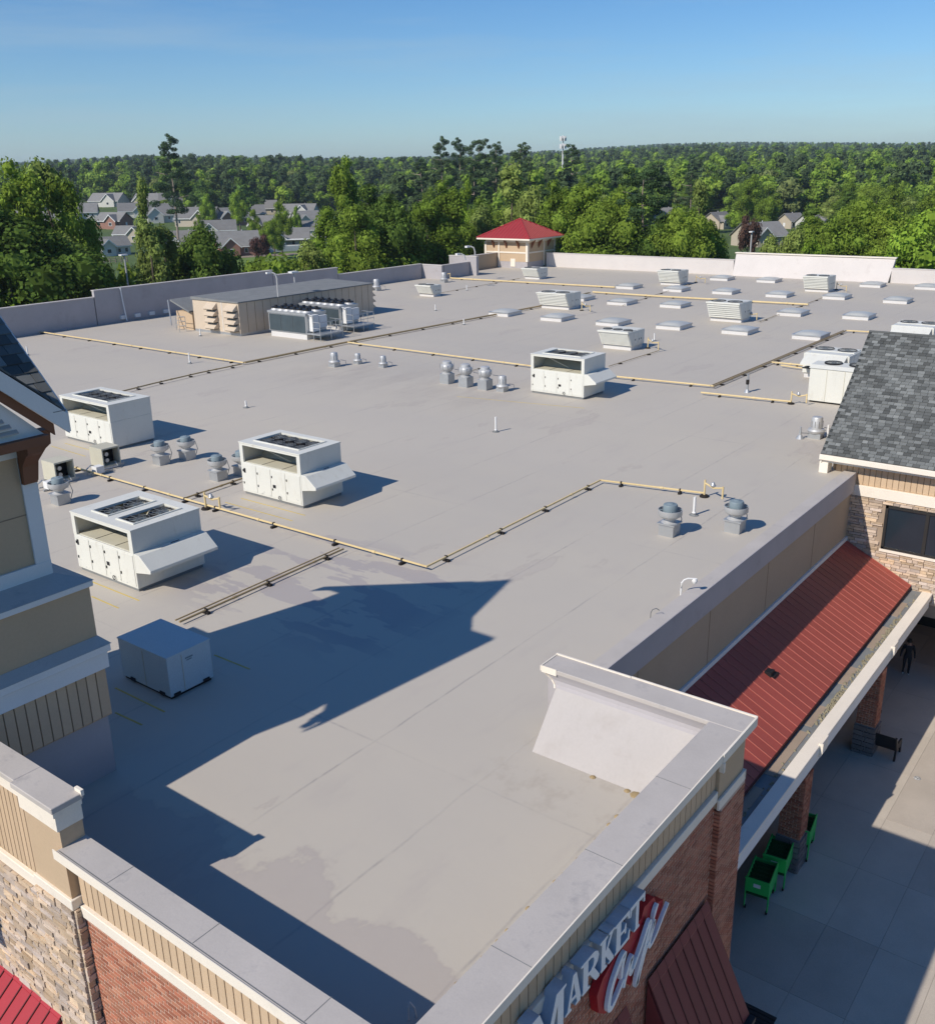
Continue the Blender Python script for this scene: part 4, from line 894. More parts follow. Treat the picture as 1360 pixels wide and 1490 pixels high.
pack_unit('white packaged unit with bold horizontal louvres behind the large centre air handler', 65.9, 34.9, 2.6, 2.0, 1.45, louvre=True, fans=3)
pack_unit('white packaged unit with dark-mouthed hood and fans leaning right, left of shingle roof', 63.0, 18.0, 2.9, 2.0, 1.6, flip=True, hood=True)
pack_unit('white packaged unit half hidden above the shingle roof peak at right', 77.6, 16.4, 3.0, 2.2, 1.6, flip=True, hood=True)
# plain white unit beside the shingle roof
U = thing('air_handling_unit', 'plain white box unit with domed top fans, cut by the shingle roof edge', 'rooftop unit', (56.2, 16.2, 0))
MB().box(56.2, 58.3, 15.0, 18.2, .1, 2.0).build('cabinet', MT['unit'], U, bevel=.02); MB().box(56.3, 58.2, 15.1, 18.1, 0, .1).build('base_rail', MT['hole'], U)
MB().prism([(56.15, 2.0), (58.35, 2.0), (57.6, 2.2), (56.5, 2.16)], 1, 15.0, 18.25).build('top_panel', MT['unit'], U)
for yy in (15.8, 17.2): circ_fan(U, 57.2, yy, 2.24, .5)
MB().box(56.18, 56.2, 16.2, 16.22, .15, 1.95).box(56.18, 56.2, 17.2, 17.22, .15, 1.95).build('door_seam', MT['unitshade'], U)
# cover box in the tower's shadow
U = thing('equipment_cover', 'plain grey sheet metal equipment box standing in the tower shadow', 'rooftop box', (13.05, 20.05, 0))
cb = MB().box(13.05, 14.45, 20.05, 22.2, .08, 1.23).build('cabinet', MT['teal'], U, bevel=.012)
MB().box(13.1, 14.4, 20.1, 22.15, 0, .08).build('base_rail', MT['hole'], U); MB().box(13.04, 14.46, 20.04, 22.21, 1.20, 1.24).build('lid', MT['teal'], U)
MB().box(13.5, 13.52, 20.04, 20.05, .1, 1.15).box(13.04, 13.05, 21.1, 21.12, .1, 1.15).build('panel_seam', MT['unitshade'], cb)
MB().box(13.62, 13.86, 20.04, 20.05, .98, 1.02).box(13.66, 13.82, 20.04, 20.05, .92, .95).build('data_plate', MT['motor'], cb)
for a, b in ((13.15, 13.35), (14.1, 14.3)): MB().box(a, b, 20.02, 20.05, .06, .16).build('lift_bracket', MT['black'], U)
for a, b in ((20.3, 20.5), (21.6, 21.8)): MB().box(13.02, 13.05, a, b, .06, .16).build('lift_bracket', MT['black'], U)
# small condensing units beside the tower
for lb, (x, y) in (('small open sided condenser in front of the hoodless air handler, right of its pair', (24.5, 40.6)), ('small open sided condenser beside the tower corner, left of its pair', (21.9, 40.3))):
    U = thing('condensing_unit', lb, 'condenser', (x, y, 0), 'two small rooftop condensers')
    MB().box(x, x+.95, y, y+1.05, .12, .18).box(x, x+.95, y, y+1.05, .95, 1.02).box(x, x+.06, y, y+1.05, .18, .95).box(x+.89, x+.95, y, y+1.05, .18, .95).box(x+.06, x+.89, y+.98, y+1.05, .18, .95).build('cabinet', MT['unitshade'], U)
    MB().box(x+.07, x+.88, y+.5, y+.97, .19, .94).build('coil', MT['hole'], U)
    for zz in (.4, .7): MB().tube([(x+.3, y+.1, zz), (x+.3, y+.48, zz)], .1, 10).build('fan_motor', MT['galv'], U)
    MB().box(x-.1, x+1.1, y, y+.1, 0, .12).box(x-.1, x+1.1, y+.9, y+1.0, 0, .12).build('sleeper', MT['galv'], U)
    MB().box(x-.75, x-.35, y-.6, y-.2, .1, .42).build('control_box', MT['pvc'], U)
    MB().tube([(x-.9, y-.1, .12), (x+.6, y-.25, .12), (x+.6, y-.05, .3)], .03, 6).tube([(x-.95, y-.1, .0), (x-.95, y-.1, .3), (x-.7, y-.1, .45)], .03, 6).box(x-.9, x+.2, y-.45, y-.38, .02, .1).build('pipework', MT['galv'], U)
# ---------------------------------------------------------------- exhaust fans
def upblast(label, x, y, s=1.0, grp='grey upblast exhaust fans'):
    U = thing('exhaust_fan', label, 'exhaust fan', (x, y, 0), grp)
    MB().box(x-.3*s, x+.3*s, y-.3*s, y+.3*s, 0, .44*s).box(x-.35*s, x+.35*s, y-.35*s, y+.35*s, .44*s, .5*s).build('curb', MT['galv'], U)
    MB().lathe((x, y, 0), [(.32*s, .5*s), (.2*s, .56*s), (.2*s, .62*s), (.3*s, .68*s), (.42*s, .76*s), (.45*s, .80*s), (.45*s, 1.0*s), (.43*s, 1.0*s), (.42*s, .82*s), (.2*s, .78*s)], 24).build('wind_band', MT['alu'], U, smooth=True)
    MB().lathe((x, y, 0), [(.27*s, .80*s), (.27*s, 1.16*s), (.25*s, 1.2*s), (.1*s, 1.22*s), (.08*s, 1.24*s), (.001, 1.24*s)], 20).build('motor_cover', MT['motor'], U, smooth=True)
    b = MB()
    for k in range(4): a = k*math.pi/2+.6; b.tube([(x+.27*s*math.cos(a), y+.27*s*math.sin(a), .98*s), (x+.44*s*math.cos(a), y+.44*s*math.sin(a), .98*s)], .02, 5)
    b.build('motor_brackets', MT['motor'], U)
    MB().tube([(x+.42*s, y-.2*s, .9*s), (x+.5*s, y-.25*s, .5*s), (x+.36*s, y-.2*s, .1)], .018, 5).build('conduit', MT['motor'], U)
for lb, px in (('upblast fan at left of the four behind the near air handler', (228, 677)), ('upblast fan second of the four, just right of the leftmost', (266, 670)), ('upblast fan third of the four, in front of the others', (311, 700)),
               ('upblast fan partly hidden behind the centre left air handler', (346, 693)), ('upblast fan beside the tower next to a small condenser', (80, 735))):
    p = at(*px); upblast(lb, p.x+.3, p.y, .95)
for lb, px in (('grey upblast fan left of the white vent pipe near the long wall', (972, 781)), ('grey upblast fan below the yellow gas riser near the long wall', (1068, 776))):
    p = at(*px); upblast(lb, p.x+.25, p.y+.1, 1.0, 'pair of upblast fans by the long wall')
def round_vent(label, x, y, s=1.0, squat=False, grp='row of four shiny round roof vents'):
    U = thing('round_vent', label, 'roof vent', (x, y, 0), grp)
    MB().box(x-.3*s, x+.3*s, y-.3*s, y+.3*s, 0, .55*s if not squat else .25*s).build('curb', MT['galv'], U)
    z = .55*s if not squat else .25*s
    MB().lathe((x, y, z), [(.30*s, 0), (.30*s, .06*s), (.2*s, .1*s), (.32*s, .2*s), (.37*s, .3*s), (.37*s, .46*s), (.34*s, .52*s), (.27*s, .56*s), (.26*s, .68*s), (.2*s, .72*s), (.001, .73*s)] if not squat else [(.36*s, 0), (.42*s, .12*s), (.36*s, .2*s), (.26*s, .22*s), (.26*s, .72*s), (.22*s, .78*s), (.001, .8*s)], 22).build('dome', MT['alu'], U, smooth=True)
    b = MB()
    for k in range(10):
        a = k*math.pi/5; R_ = (.42 if not squat else .275)*s; b.tube([(x+R_*math.cos(a), y+R_*math.sin(a), z+.28*s), (x+R_*math.cos(a), y+R_*math.sin(a), z+.6*s)], .012, 4)
    b.tube([(x+.4*s, y-.25*s, z+.2*s), (x+.75*s, y-.4*s, z+.1*s), (x+.8*s, y-.4*s, 0)], .02, 5); b.build('ribs', MT['galv'], U)
for i, (lb, px) in enumerate((('leftmost of the four shiny round vents', (648, 558)), ('second from left of the four shiny round vents', (675, 563)), ('third from left of the four shiny round vents', (703, 567)), ('rightmost and smallest of the four shiny vents', (728, 570)))):
    p = at(*px); round_vent(lb, p.x+.2, p.y, 1.15 if i < 3 else .95, squat=i == 3)
for lb, px, s_ in (('stout round vent at left of the three small ones', (484, 534), 1.0), ('small vent in the middle of the three', (518, 530), .75), ('small vent at right of the three', (555, 535), .8)):
    p = at(*px); round_vent(lb, p.x+.2, p.y, s_, True, 'three small roof vents')
p = at(1184, 638); round_vent('shiny round vent beside the shingle roof, right side', p.x+.2, p.y, 1.05, True, None)
p = at(1163, 638); tag(MB().lathe((p.x, p.y, 0), [(.22, 0), (.07, .2), (.05, .6), (.001, .6)], 12).tube([(p.x, p.y, .3), (p.x+.4, p.y-.5, .25), (p.x+.8, p.y-1.0, .4)], .03, 5).build('drain_vent', MT['galv'], org=p), 'small cone flashing with a thin pipe beside the shiny vent at right', 'roof vent')
p = at(548, 423); round_vent('lone white vent by the rear left parapet', p.x, p.y, 1.3, True, None)
p = at(646, 411); round_vent('small silver vent beside the yellow pipe end at the rear', p.x, p.y, 1.2, True, None)
# ---------------------------------------------------------------- skylights
def skylight(label, x, y):
    U = thing('skylight', label, 'skylight', (x, y, 0), 'white curbed skylight domes on the flat roof')
    hx, hy = 1.18, 1.12
    MB().box(x-hx, x+hx, y-hy, y+hy, 0, .30).build('curb', MT['curb'], U); MB().box(x-hx-.05, x+hx+.05, y-hy-.05, y+hy+.05, .30, .37).build('frame', MT['galv'], U)
    b = MB(); n_ = 8; top = []
    for i in range(n_+1):
        for j in range(n_+1):
            u, v = i/n_*2-1, j/n_*2-1; b.v.append((x+u*(hx-.03), y+v*(hy-.03), .36+.22*((1-u**2)*(1-v**2))**.5))
    for i in range(n_):
        for j in range(n_): a = i*(n_+1)+j; b.f.append((a, a+n_+1, a+n_+2, a+1))
    b.build('dome', MT['dome'], U, smooth=True); return U
ORD = ['leftmost', 'second from left', 'third from left', 'fourth from left', 'fifth from left', 'sixth from left']
SKY = {'nearest row of skylights': ((735, 457), (811, 464), (892, 471), (980, 476), (1076, 483), (1179, 490.5)), 'second nearest row of skylights': ((844, 435), (905, 441), (982, 445), (1153, 456.7), (1249, 461.8)),
       'third row of skylights': ((915, 418), (984, 422), (1056, 425.6), (1134, 430), (1217, 433), (1305.6, 438.8)), 'farthest row of skylights': ((1050.5, 406), (1118.5, 409), (1269, 415.7), (1349, 419))}
first = None
for row, lst in SKY.items():
    for i, px in enumerate(lst):
        p = at(px[0], px[1]+1); lb = 'white curbed skylight dome, '+ORD[i]+' in the '+row
        if first is None: first = skylight(lb, p.x, p.y); bpy.context.view_layer.update()
        else: c = copy_tree(first); c.location = (p.x, p.y, 0); c['label'] = lb
# ---------------------------------------------------------------- vent pipes
VP = (((276.5, 529), (276, 513), 'near the left yellow pipe line'), ((721.2, 628.5), (721.2, 606.5), 'alone in the middle of the open roof'), ((1009, 749.6), (1011, 723), 'between the two grey upblast fans'), ((358.4, 593.4), (358.6, 583), 'alone behind the centre left air handler'),
      ((292, 489), (290, 478), 'leaning before the tan penthouse louvres'), ((951.5, 496), (952.3, 485), 'behind the louvred packaged unit'), ((674.7, 472.6), (674.6, 464), 'on the pipe line left of the skylights'), ((633.5, 452), (633.3, 443), 'in the middle distance left of the skylights'),
      ((679, 422.6), (679, 415), 'far back beside the rear yellow pipe'), ((1203, 637), (1204, 618), 'beside the shingle roof edge'), ((41, 517), (40, 504), 'far left beside the tower roof'), ((969, 397), (969, 389), 'behind the far packaged unit'))
for (b, t, w_) in VP:
    p = at(*b); d = MW @ np.array([(t[0]-CX)/F, (t[1]-CY)/F, 1]); k = (d[0]*p.x+d[1]*p.y)/(d[0]**2+d[1]**2); hgt = H+k*d[2]
    U = thing('vent_pipe', 'thin white vent pipe '+w_, 'vent pipe', p, 'white vent pipes')
    MB().lathe((p.x, p.y, 0), [(.11, 0), (.085, .1), (.07, .14), (.055, .15), (.055, hgt), (.04, hgt), (.04, hgt-.1)], 10).build('pipe', MT['pvc'], U, smooth=True); MB().lathe((p.x, p.y, 0), [(.2, .002), (.19, .02), (.1, .03), (.1, .1)], 12).build('flashing', MT['membrane_grey'], U)
p = at(1086, 571); U = thing('twin_stack', 'thin dark twin flue on the roof left of the shingle roof', 'flue', p); MB().tube([(p.x, p.y, 0), (p.x, p.y, 1.1)], .06, 8).tube([(p.x+.2, p.y+.05, 0), (p.x+.2, p.y+.05, .95)], .05, 8).lathe((p.x, p.y, 0), [(.2, 0), (.08, .2), (.08, .3)], 10).build('stack', MT['galv'], U); MB().lathe((p.x, p.y, .5), [(.08, 0), (.1, .05), (.1, .25), (.08, .3)], 10).build('band', MT['rubber'], U)
# goose-neck pipes by the low parapet
p = at(990, 866); U = thing('gooseneck_vent', 'white gooseneck pipe with a round head near the long wall', 'vent pipe', p)
e = MW @ np.array([1, 0, 0]); e = Vector((e[0], e[1], 0)).normalized()
MB().tube([p+Vector((0, 0, z)) for z in (0, .25, .42)]+[p+e*(.08)+Vector((0, 0, .53)), p+e*.2+Vector((0, 0, .58)), p+e*.48+Vector((0, 0, .56))], .028, 8).build('pipe', MT['pvc'], U, smooth=True)
MB().lathe(p+e*.42+Vector((0, 0, .40)), [(.001, 0), (.06, .02), (.09, .08), (.09, .12), (.06, .17), (.001, .18)], 12).build('head', MT['pvc'], U, smooth=True)
p = at(946, 900); U = thing('cable_hoop', 'thin dark hoop of cable rising from the roof membrane', 'cable', p)
MB().tube([p, p+Vector((0, 0, .2)), p+e*.05+Vector((0, 0, .3)), p+e*.16+Vector((0, 0, .34)), p+e*.26+Vector((0, 0, .27))], .014, 6).build('cable', MT['guard'], U)
p = at(598, 1490); U = thing('coiled_hose', 'small white hooked pipe in the shaded corner at bottom edge', 'hose', (8.0, 7.5, 0))
q_ = at(594, 1484); MB().tube([q_, q_+Vector((.02, .01, .22)), q_+Vector((.05, .0, .33)), q_+Vector((.1, -.05, .2)), q_+Vector((.12, -.07, 0))], .016, 6).build('hose', MT['pvc'], U)
# ---------------------------------------------------------------- gas pipes
blk = MB().box(-.11, .11, -.05, .05, 0, .085).mesh('support_block', MT['rubber'])
def gas(label, pts, step=3.3, r=.042, m='gas', h=.17, name='gas_pipe', pair=False, blocks_off=0.):
    P_ = [at(*q) if len(q) == 2 else Vector(q) for q in pts]; U = thing(name, label, 'gas pipe' if m == 'gas' else 'pipe', P_[0])
    q = [Vector((p.x, p.y, h)) for p in P_]
    MB().tube(q, r, 8).build('pipe', MT[m], U, smooth=True)
    cp = MB()
    for i in range(len(q)-1):
        L_ = (q[i+1]-q[i]).length; d = (q[i+1]-q[i]).normalized(); k = int(L_/6.4)
        for j in range(k+1):
            c = q[i]+d*min(L_-.2, (j+.6)*6.4*L_/max(6.4, (k+1)*6.4)); cp.tube([c-d*.07, c+d*.07], r*1.35, 8)
    cp.build('couplings', MT[m], U)
    if pair:
        d = (q[1]-q[0]).normalized(); nn = Vector((-d.y, d.x, 0))*.2; MB().tube([a+nn for a in q], r*.7, 6).build('pipe', MT['gasdark'], U)
    for i in range(len(q)-1):
        L_ = (q[i+1]-q[i]).length; d = (q[i+1]-q[i]).normalized(); a = math.atan2(d.y, d.x)+math.pi/2; k = max(1, int(L_/step))
        for j in range(k+1):
            c = q[i]+d*(L_*(j+.35)/(k+.7)+random.uniform(-.1, .1)); piece('support_block', blk, U, Matrix.Translation((c.x, c.y, 0)) @ Matrix.Rotation(a, 4, 'Z') @ Matrix.Diagonal((1.25, 1.1, 1, 1)))
            if c.x < 45: piece('pipe_clamp', blk, U, Matrix.Translation((c.x, c.y, h-.02)) @ Matrix.Rotation(a, 4, 'Z') @ Matrix.Diagonal((.5, .5, .9, 1)))
    return U
g2 = gas('long yellow gas pipe zigzagging from the tower past the near air handlers to the right', [(96, 681), (290, 737), (621, 831), (873, 704), (1024, 723)])
for a_, b_, lb in (((1024, 723), (1050, 731), 'right end'), ((300, 741), (321, 746), 'near'), ((641, 405), (655, 406), 'rear'), ((1150, 588), (1172, 590), 'shingle'), ((1085, 466), (1100, 468), 'mid'), ((942, 507), (957, 512), 'louvred'), ((1012, 411), (1025, 414), 'far'), ((1216, 422), (1230, 426), 'far2'), ((846, 452), (858, 456), 'c'), ((1135, 535), (1172, 540), 'q')):
    A_, B_ = at(*a_), at(*b_); hh = .75 if A_.x < 60 else .85
    nm_ = {'right end': 'yellow gas riser loop with regulator behind the upblast fan at right', 'near': 'yellow gas riser with valve beside the near air handler', 'rear': 'yellow gas riser at the rear beside a small vent', 'shingle': 'yellow gas riser beside the plain white box unit', 'mid': 'yellow gas riser right of the unit amid the skylights',
           'louvred': 'yellow gas riser right of the louvred unit', 'far': 'yellow gas riser at the far left packaged unit by the parapet', 'far2': 'yellow gas riser at the packaged unit below the raised wall', 'c': 'yellow gas riser right of the central packaged unit', 'q': 'short low yellow gas branch running to the hooded unit'}[lb]
    U = thing('gas_riser', nm_, 'gas pipe', A_, 'yellow gas risers')
    z_ = Vector((0, 0, 1))
    if lb == 'q': MB().tube([A_+z_*.17, B_+z_*.17], .05, 8).build('pipe', MT['gas'], U); continue
    MB().tube([A_+z_*.1, A_+z_*hh], .045, 8).tube([A_+z_*hh*.82, A_.lerp(B_, .5)+z_*hh*.66, A_.lerp(B_, .5)+z_*hh*.66, B_+z_*hh*.82], .04, 8).tube([B_+z_*hh*.9, B_+z_*.15], .045, 8).build('pipe', MT['gas'], U, smooth=True)
    c = A_.lerp(B_, .45)+z_*hh*.72; MB().lathe(c, [(.001, 0), (.09, .02), (.13, .06), (.09, .1), (.05, .2), (.001, .2)], 12).build('regulator', MT['galv'], U, smooth=True)
    MB().lathe((A_.x, A_.y, 0), [(.2, 0), (.18, .08), (.06, .1)], 10).build('foot', MT['rubber'], U)
gas('brown pipe pair running from the tower shadow up to the yellow pipe joint', [(262, 910), (500, 803)], r=.035, m='gasdark', h=.12, name='pipe_run', pair=True)
gas('brown pipe between the near air handler and the centre left one', [(268, 730), (357, 699)], r=.04, m='gasdark', h=.14, name='pipe_run')
gas('yellow gas pipe in the left distance running from the rear wall to the turn', [(50, 484), (355, 531)], r=.055, step=4)
gas('long shade-toned pipe pair climbing from the left turn to the skylights', [(357, 531), (500, 502), (785, 448), (858, 428)], r=.06, m='gasdark', step=4, name='pipe_run', pair=True)  # yellow pair drawn brown, its shaded side put into the colour
gas('brown pipe falling from the left turn towards the hoodless air handler', [(352, 533), (290, 546), (222, 562), (120, 588)], r=.045, m='gasdark', name='pipe_run')
gas('yellow gas pipe crossing behind the round vents to the right hand turn', [(506, 501), (773, 536), (890, 551), (1037, 565.5)], r=.055, step=4)
gas('brown pipe pair climbing right from the turn to the yellow branch', [(1037, 566), (1122, 530), (1230, 484)], r=.05, m='gasdark', step=4, name='pipe_run', pair=True)
gas('short yellow gas branch near the hooded unit, right side', [(1122, 530.5), (1168, 535)], r=.06)
gas('short yellow gas branch above the hooded unit reaching the peak', [(1230, 484), (1285, 487)], r=.06, step=4)
gas('yellow gas pipe running to the plain white box unit', [(1019, 575), (1150, 588.5)], r=.055)
gas('yellow gas pipe along the rear of the roof from the small vent', [(655, 406.5), (894, 420)], r=.09, step=5)
gas('yellow gas pipe through the skylight field', [(862, 427), (960, 433.5), (1175, 445.5)], r=.09, step=5)
gas('thin pipe on blocks leading to the unit before the far units', [(622, 431), (756, 406)], r=.02, m='gasdark', h=.1, step=5, name='pipe_run')
gas('thin pipe on blocks from the louvred unit to the turn', [(958, 512), (885, 535)], r=.025, m='gasdark', h=.1, step=4, name='pipe_run')
gas('thin pipe on blocks right of the mid skylight unit', [(1104, 470), (1215, 427)], r=.025, m='gasdark', h=.1, step=6, name='pipe_run')
gas('thin pipe on blocks left of the far packaged unit', [(905, 446), (1010, 412)], r=.025, m='gasdark', h=.1, step=5, name='pipe_run')
gas('thin pipe on blocks behind the round vents', [(663, 548), (706, 535)], r=.02, m='gasdark', h=.08, step=3, name='pipe_run')
# painted walk lines
def line(a, b, lb, w_=.05):
    A_, B_ = at(*a), at(*b); d = (B_-A_).normalized(); n_ = Vector((-d.y, d.x, 0))*w_/2
    tag(MB().hexa([A_-n_, B_-n_, B_+n_, A_+n_]+[p+Vector((0, 0, .005)) for p in (A_-n_, B_-n_, B_+n_, A_+n_)]).build('painted_line', MT['yellowline'], org=A_), lb, 'paint line', 'yellow lines painted on the roof')
line((328, 731), (426, 758), 'outer yellow line painted in front of the centre left air handler'); line((351, 725), (444, 750), 'inner yellow line painted in front of the centre left air handler')
line((133, 846), (203, 874), 'inner yellow line painted in front of the near air handler'); line((134, 868), (173, 885), 'outer yellow line painted in front of the near air handler')
line((75, 649), (125, 664), 'yellow line painted before the hoodless air handler, lower one'); line((95, 645), (150, 660), 'yellow line painted before the hoodless air handler, upper one')
line((312, 953), (364, 974), 'yellow line in the tower shadow right of the grey box'); line((168, 1001), (240, 1036), 'upper yellow line in the tower shadow before the grey box'); line((168, 1037), (207, 1055), 'lower yellow line in the tower shadow before the grey box')
line((665, 577), (850, 594), 'faint yellow line in front of the large unit behind the round vents')

# ================================================================ penthouse with louvres and the fan coolers
M_ = thing('mechanical_penthouse', 'low tan metal equipment house with hooded louvres and dark flat roof', 'equipment house', (55, 66.8, 0))
MB().box(55, 71.9, 66.8, 73.0, 0, .22).build('base', MT['galv'], M_); pw_ = MB().box(55, 71.9, 66.8, 73.0, .22, 2.82).build('wall', MT['pent'], M_)
MB().hexa([(54.9, 66.7, 2.82), (72, 66.7, 2.82), (72, 73.1, 2.82), (54.9, 73.1, 2.82), (54.9, 66.7, 2.92), (72, 66.7, 2.92), (72, 73.1, 3.06), (54.9, 73.1, 3.06)]).build('roof', MT['membrane_grey'], M_)
vg = MB(); [vg.box(x, x+.03, 66.785, 66.8, .25, 2.8) for x in np.arange(55.9, 71.8, .9)]; vg.build('panel_seam', MT['groove'], M_)
for yc, lb in ((70.3, 0), (67.6, 1)):
    for k in range(4):
        zb = .45+k*.56; h = MB().prism([(55, zb+.56), (54.45, zb+.10), (54.45, zb+.02), (55, zb+.02)], 1, yc-.65, yc+.65).build('louvre_hood', MT['pent'], M_)
        MB().box(54.5, 55, yc-.6, yc+.6, zb-.03, zb+.019).build('louvre_screen', MT['hole'], h)
for k in range(4):
    zb = .45+k*.56; MB().prism([(71.9, zb+.56), (72.5, zb+.1), (72.5, zb+.02), (71.9, zb+.02)], 1, 67.0, 71).build('louvre_hood', MT['pent'], M_)
MB().box(54.98, 54.995, 69.0, 69.05, .25, 2.8).build('corner_seam', MT['white'], M_)
# sloped duct behind, left
U = thing('sloped_screen', 'dark sloped screen with a small railing at the left of the tan equipment house', 'screen', (55, 75, 0))
MB().hexa([(54.8, 73.4, 1.6), (61, 73.4, 1.6), (61, 76.0, 2.5), (54.8, 76.0, 2.5), (54.8, 73.4, 1.75), (61, 73.4, 1.75), (61, 76.0, 2.65), (54.8, 76.0, 2.65)]).build('cover', MT['membrane_grey'], U)
MB().box(55.2, 60.8, 73.5, 75.8, 0, 1.6).build('casing', MT['tan'], U); ra = MB()
for x, y in ((54.3, 73.4), (54.3, 74.8), (53.6, 73.4)): ra.tube([(x, y, 0), (x, y, 1.3)], .03, 5)
for z_ in (.5, .9, 1.3): ra.tube([(53.6, 73.4, z_), (54.3, 73.4, z_), (54.3, 74.8, z_)], .025, 5)
ra.tube([(54.6, 76, 2.6), (53.9, 74.9, .5)], .06, 6); ra.build('railing', MT['galv'], U)
def cooler(label, x, y, Ln):
    U = thing('fluid_cooler', label, 'cooler', (x, y, 0), 'two long fan coolers with black coil faces'); W_ = 2.3
    MB().box(x+.1, x+W_-.1, y+.1, y+Ln-.1, 0, .5).build('plinth', MT['curb'], U)
    MB().box(x, x+W_, y, y+Ln, .5, 2.0).build('frame', MT['galv'], U)
    n_ = 3
    for k in range(n_): MB().box(x-.03, x, y+.12+k*(Ln-.2)/n_, y+.12+(k+1)*(Ln-.2)/n_-.05, .56, 1.92).build('coil_face', MT['coilblue'], U)
    tp = MB().box(x-.06, x+W_+.06, y-.04, y+Ln+.04, 2.0, 2.2).build('fan_deck', MT['galv'], U)
    for i in range(2):
        for j in range(6):
            cx, cy = x+.6+i*1.1, y+.42+j*(Ln-.8)/5; MB().lathe((cx, cy, 2.2), [(.47, 0), (.36, .16), (.3, .16)], 14).build('fan_collar', MT['alu'], tp, smooth=True)
            MB().lathe((cx, cy, 2.36), [(.38, 0), (.40, .02), (.40, .09), (.16, .1), (.14, .24), (.001, .24)], 12).build('fan_motor', MT['black'], tp)
    MB().box(x+.3, x+1.0, y-.5, y-.02, .7, 2.05).box(x+1.2, x+2.1, y-.35, y-.02, .9, 1.9).build('control_cabinet', MT['pvc'], U)
    MB().tube([(x+.2, y-.15, 2.1), (x+.2, y-.6, 2.0), (x+.2, y-.65, 1.2)], .07, 8).tube([(x+1.1, y-.1, 2.0), (x+1.1, y-.3, 1.6), (x+1.1, y-.3, .6)], .06, 8).build('refrigerant_pipe', MT['galv'], U)
    pl = MB().box(x-.1, x+2.6, y-1.7, y-.05, .5, .58).build('platform', MT['galv'], U); r = MB()
    for px_, py_ in ((x-.05, y-1.65), (x+1.2, y-1.65), (x+2.55, y-1.65), (x+2.55, y-.9), (x+2.55, y-.1), (x-.05, y-.85)): r.tube([(px_, py_, 0), (px_, py_, 1.55)], .03, 5)
    for z_ in (1.05, 1.55): r.tube([(x-.05, y-.85, z_), (x-.05, y-1.65, z_), (x+2.55, y-1.65, z_), (x+2.55, y-.1, z_)], .025, 5)
    r.build('railing', MT['galv'], pl)
cooler('long fan cooler nearest the camera, with platform and railing', 56.6, 60.3, 4.6)
cooler('long fan cooler behind, right of the first, with railing platform', 61.4, 61.1, 5.0)
# pavilion with red roof
Pv = thing('red_roofed_pavilion', 'small square tan pavilion with a red pyramid metal roof at the rear parapet', 'pavilion', (120.4, 82, 0))
x0, x1, y0, y1 = 117.4, 124.4, 79.1, 86.3
MB().box(x0+.02, x1-.02, y0+.02, y1-.02, -.3, .9).build('base', MT['membrane_wall'], Pv); MB().box(x0, x1, y0, y1, .9, 3.9).build('wall', MT['tan'], Pv)
MB().box(x0-.06, x1+.06, y0-.06, y1+.06, 2.05, 2.25).box(x0-.08, x1+.08, y0-.08, y1+.08, 3.55, 3.9).build('band_course', MT['cream'], Pv)
cbd = MB()
for x, y in ((x0, y0), (x0, y1), (x1, y0)): cbd.box(x-.1, x+.25, y-.1, y+.25, .9, 3.6)
cbd.box(x0-.12, x0, 83.9, 84.1, 0, 3.6).box(121.5, 121.7, y0-.12, y0, .2, 3.6).build('corner_board', MT['cream'], Pv)
for yy in (80.6, 82.7, 84.9): MB().prism([(x0, 3.5), (x0-.7, 3.9), (x0-.5, 3.5), (x0, 2.7)], 1, yy-.1, yy+.1).build('bracket', MT['brown'], Pv)
for xx in (118.4, 120.2, 122.6): MB().prism([(y0, 3.5), (y0-.7, 3.9), (y0-.5, 3.5), (y0, 2.7)], 0, xx-.1, xx+.1).build('bracket', MT['brown'], Pv)
o_ = 1.0; MB().box(x0-o_, x1+o_, y0-o_, y1+o_, 3.9, 4.12).build('eave', MT['cream'], Pv)
ax, ay, az_ = (x0+x1)/2, (y0+y1)/2, 6.6; cn = [(x0-o_, y0-o_), (x1+o_, y0-o_), (x1+o_, y1+o_), (x0-o_, y1+o_)]
rb_ = MB(); rb_.add([(a, b, 4.12) for a, b in cn]+[(ax, ay, az_)], [(0, 1, 4), (1, 2, 4), (2, 3, 4), (3, 0, 4), (3, 2, 1, 0)]); rr_ = rb_.build('roof', MT['redmetal2'], Pv)
for k in range(4):
    a, b = Vector((*cn[k], 4.13)), Vector((*cn[(k+1) % 4], 4.13)); n_ = 16
    for j in range(1, n_):
        p = a.lerp(b, j/n_); f = min(j, n_-j)/(n_/2); q = p.lerp(Vector((ax, ay, az_+.02)), 0); mid = a.lerp(b, .5); e_ = p+(Vector((ax, ay, az_+.02))-mid)*f
        if k in (0, 3): MB().tube([p+Vector((0, 0, .03)), e_+Vector((0, 0, .03))], .045, 4).build('standing_seam', MT['redseam'], rr_)
    MB().tube([a+Vector((0, 0, .05)), (ax, ay, az_+.05)], .09, 5).build('hip_cap', MT['redmetal2'], Pv)
MB().box(x0-.04, x0, 81.2, 82.0, .2, 1.3).build('hatch', MT['cream'], Pv)
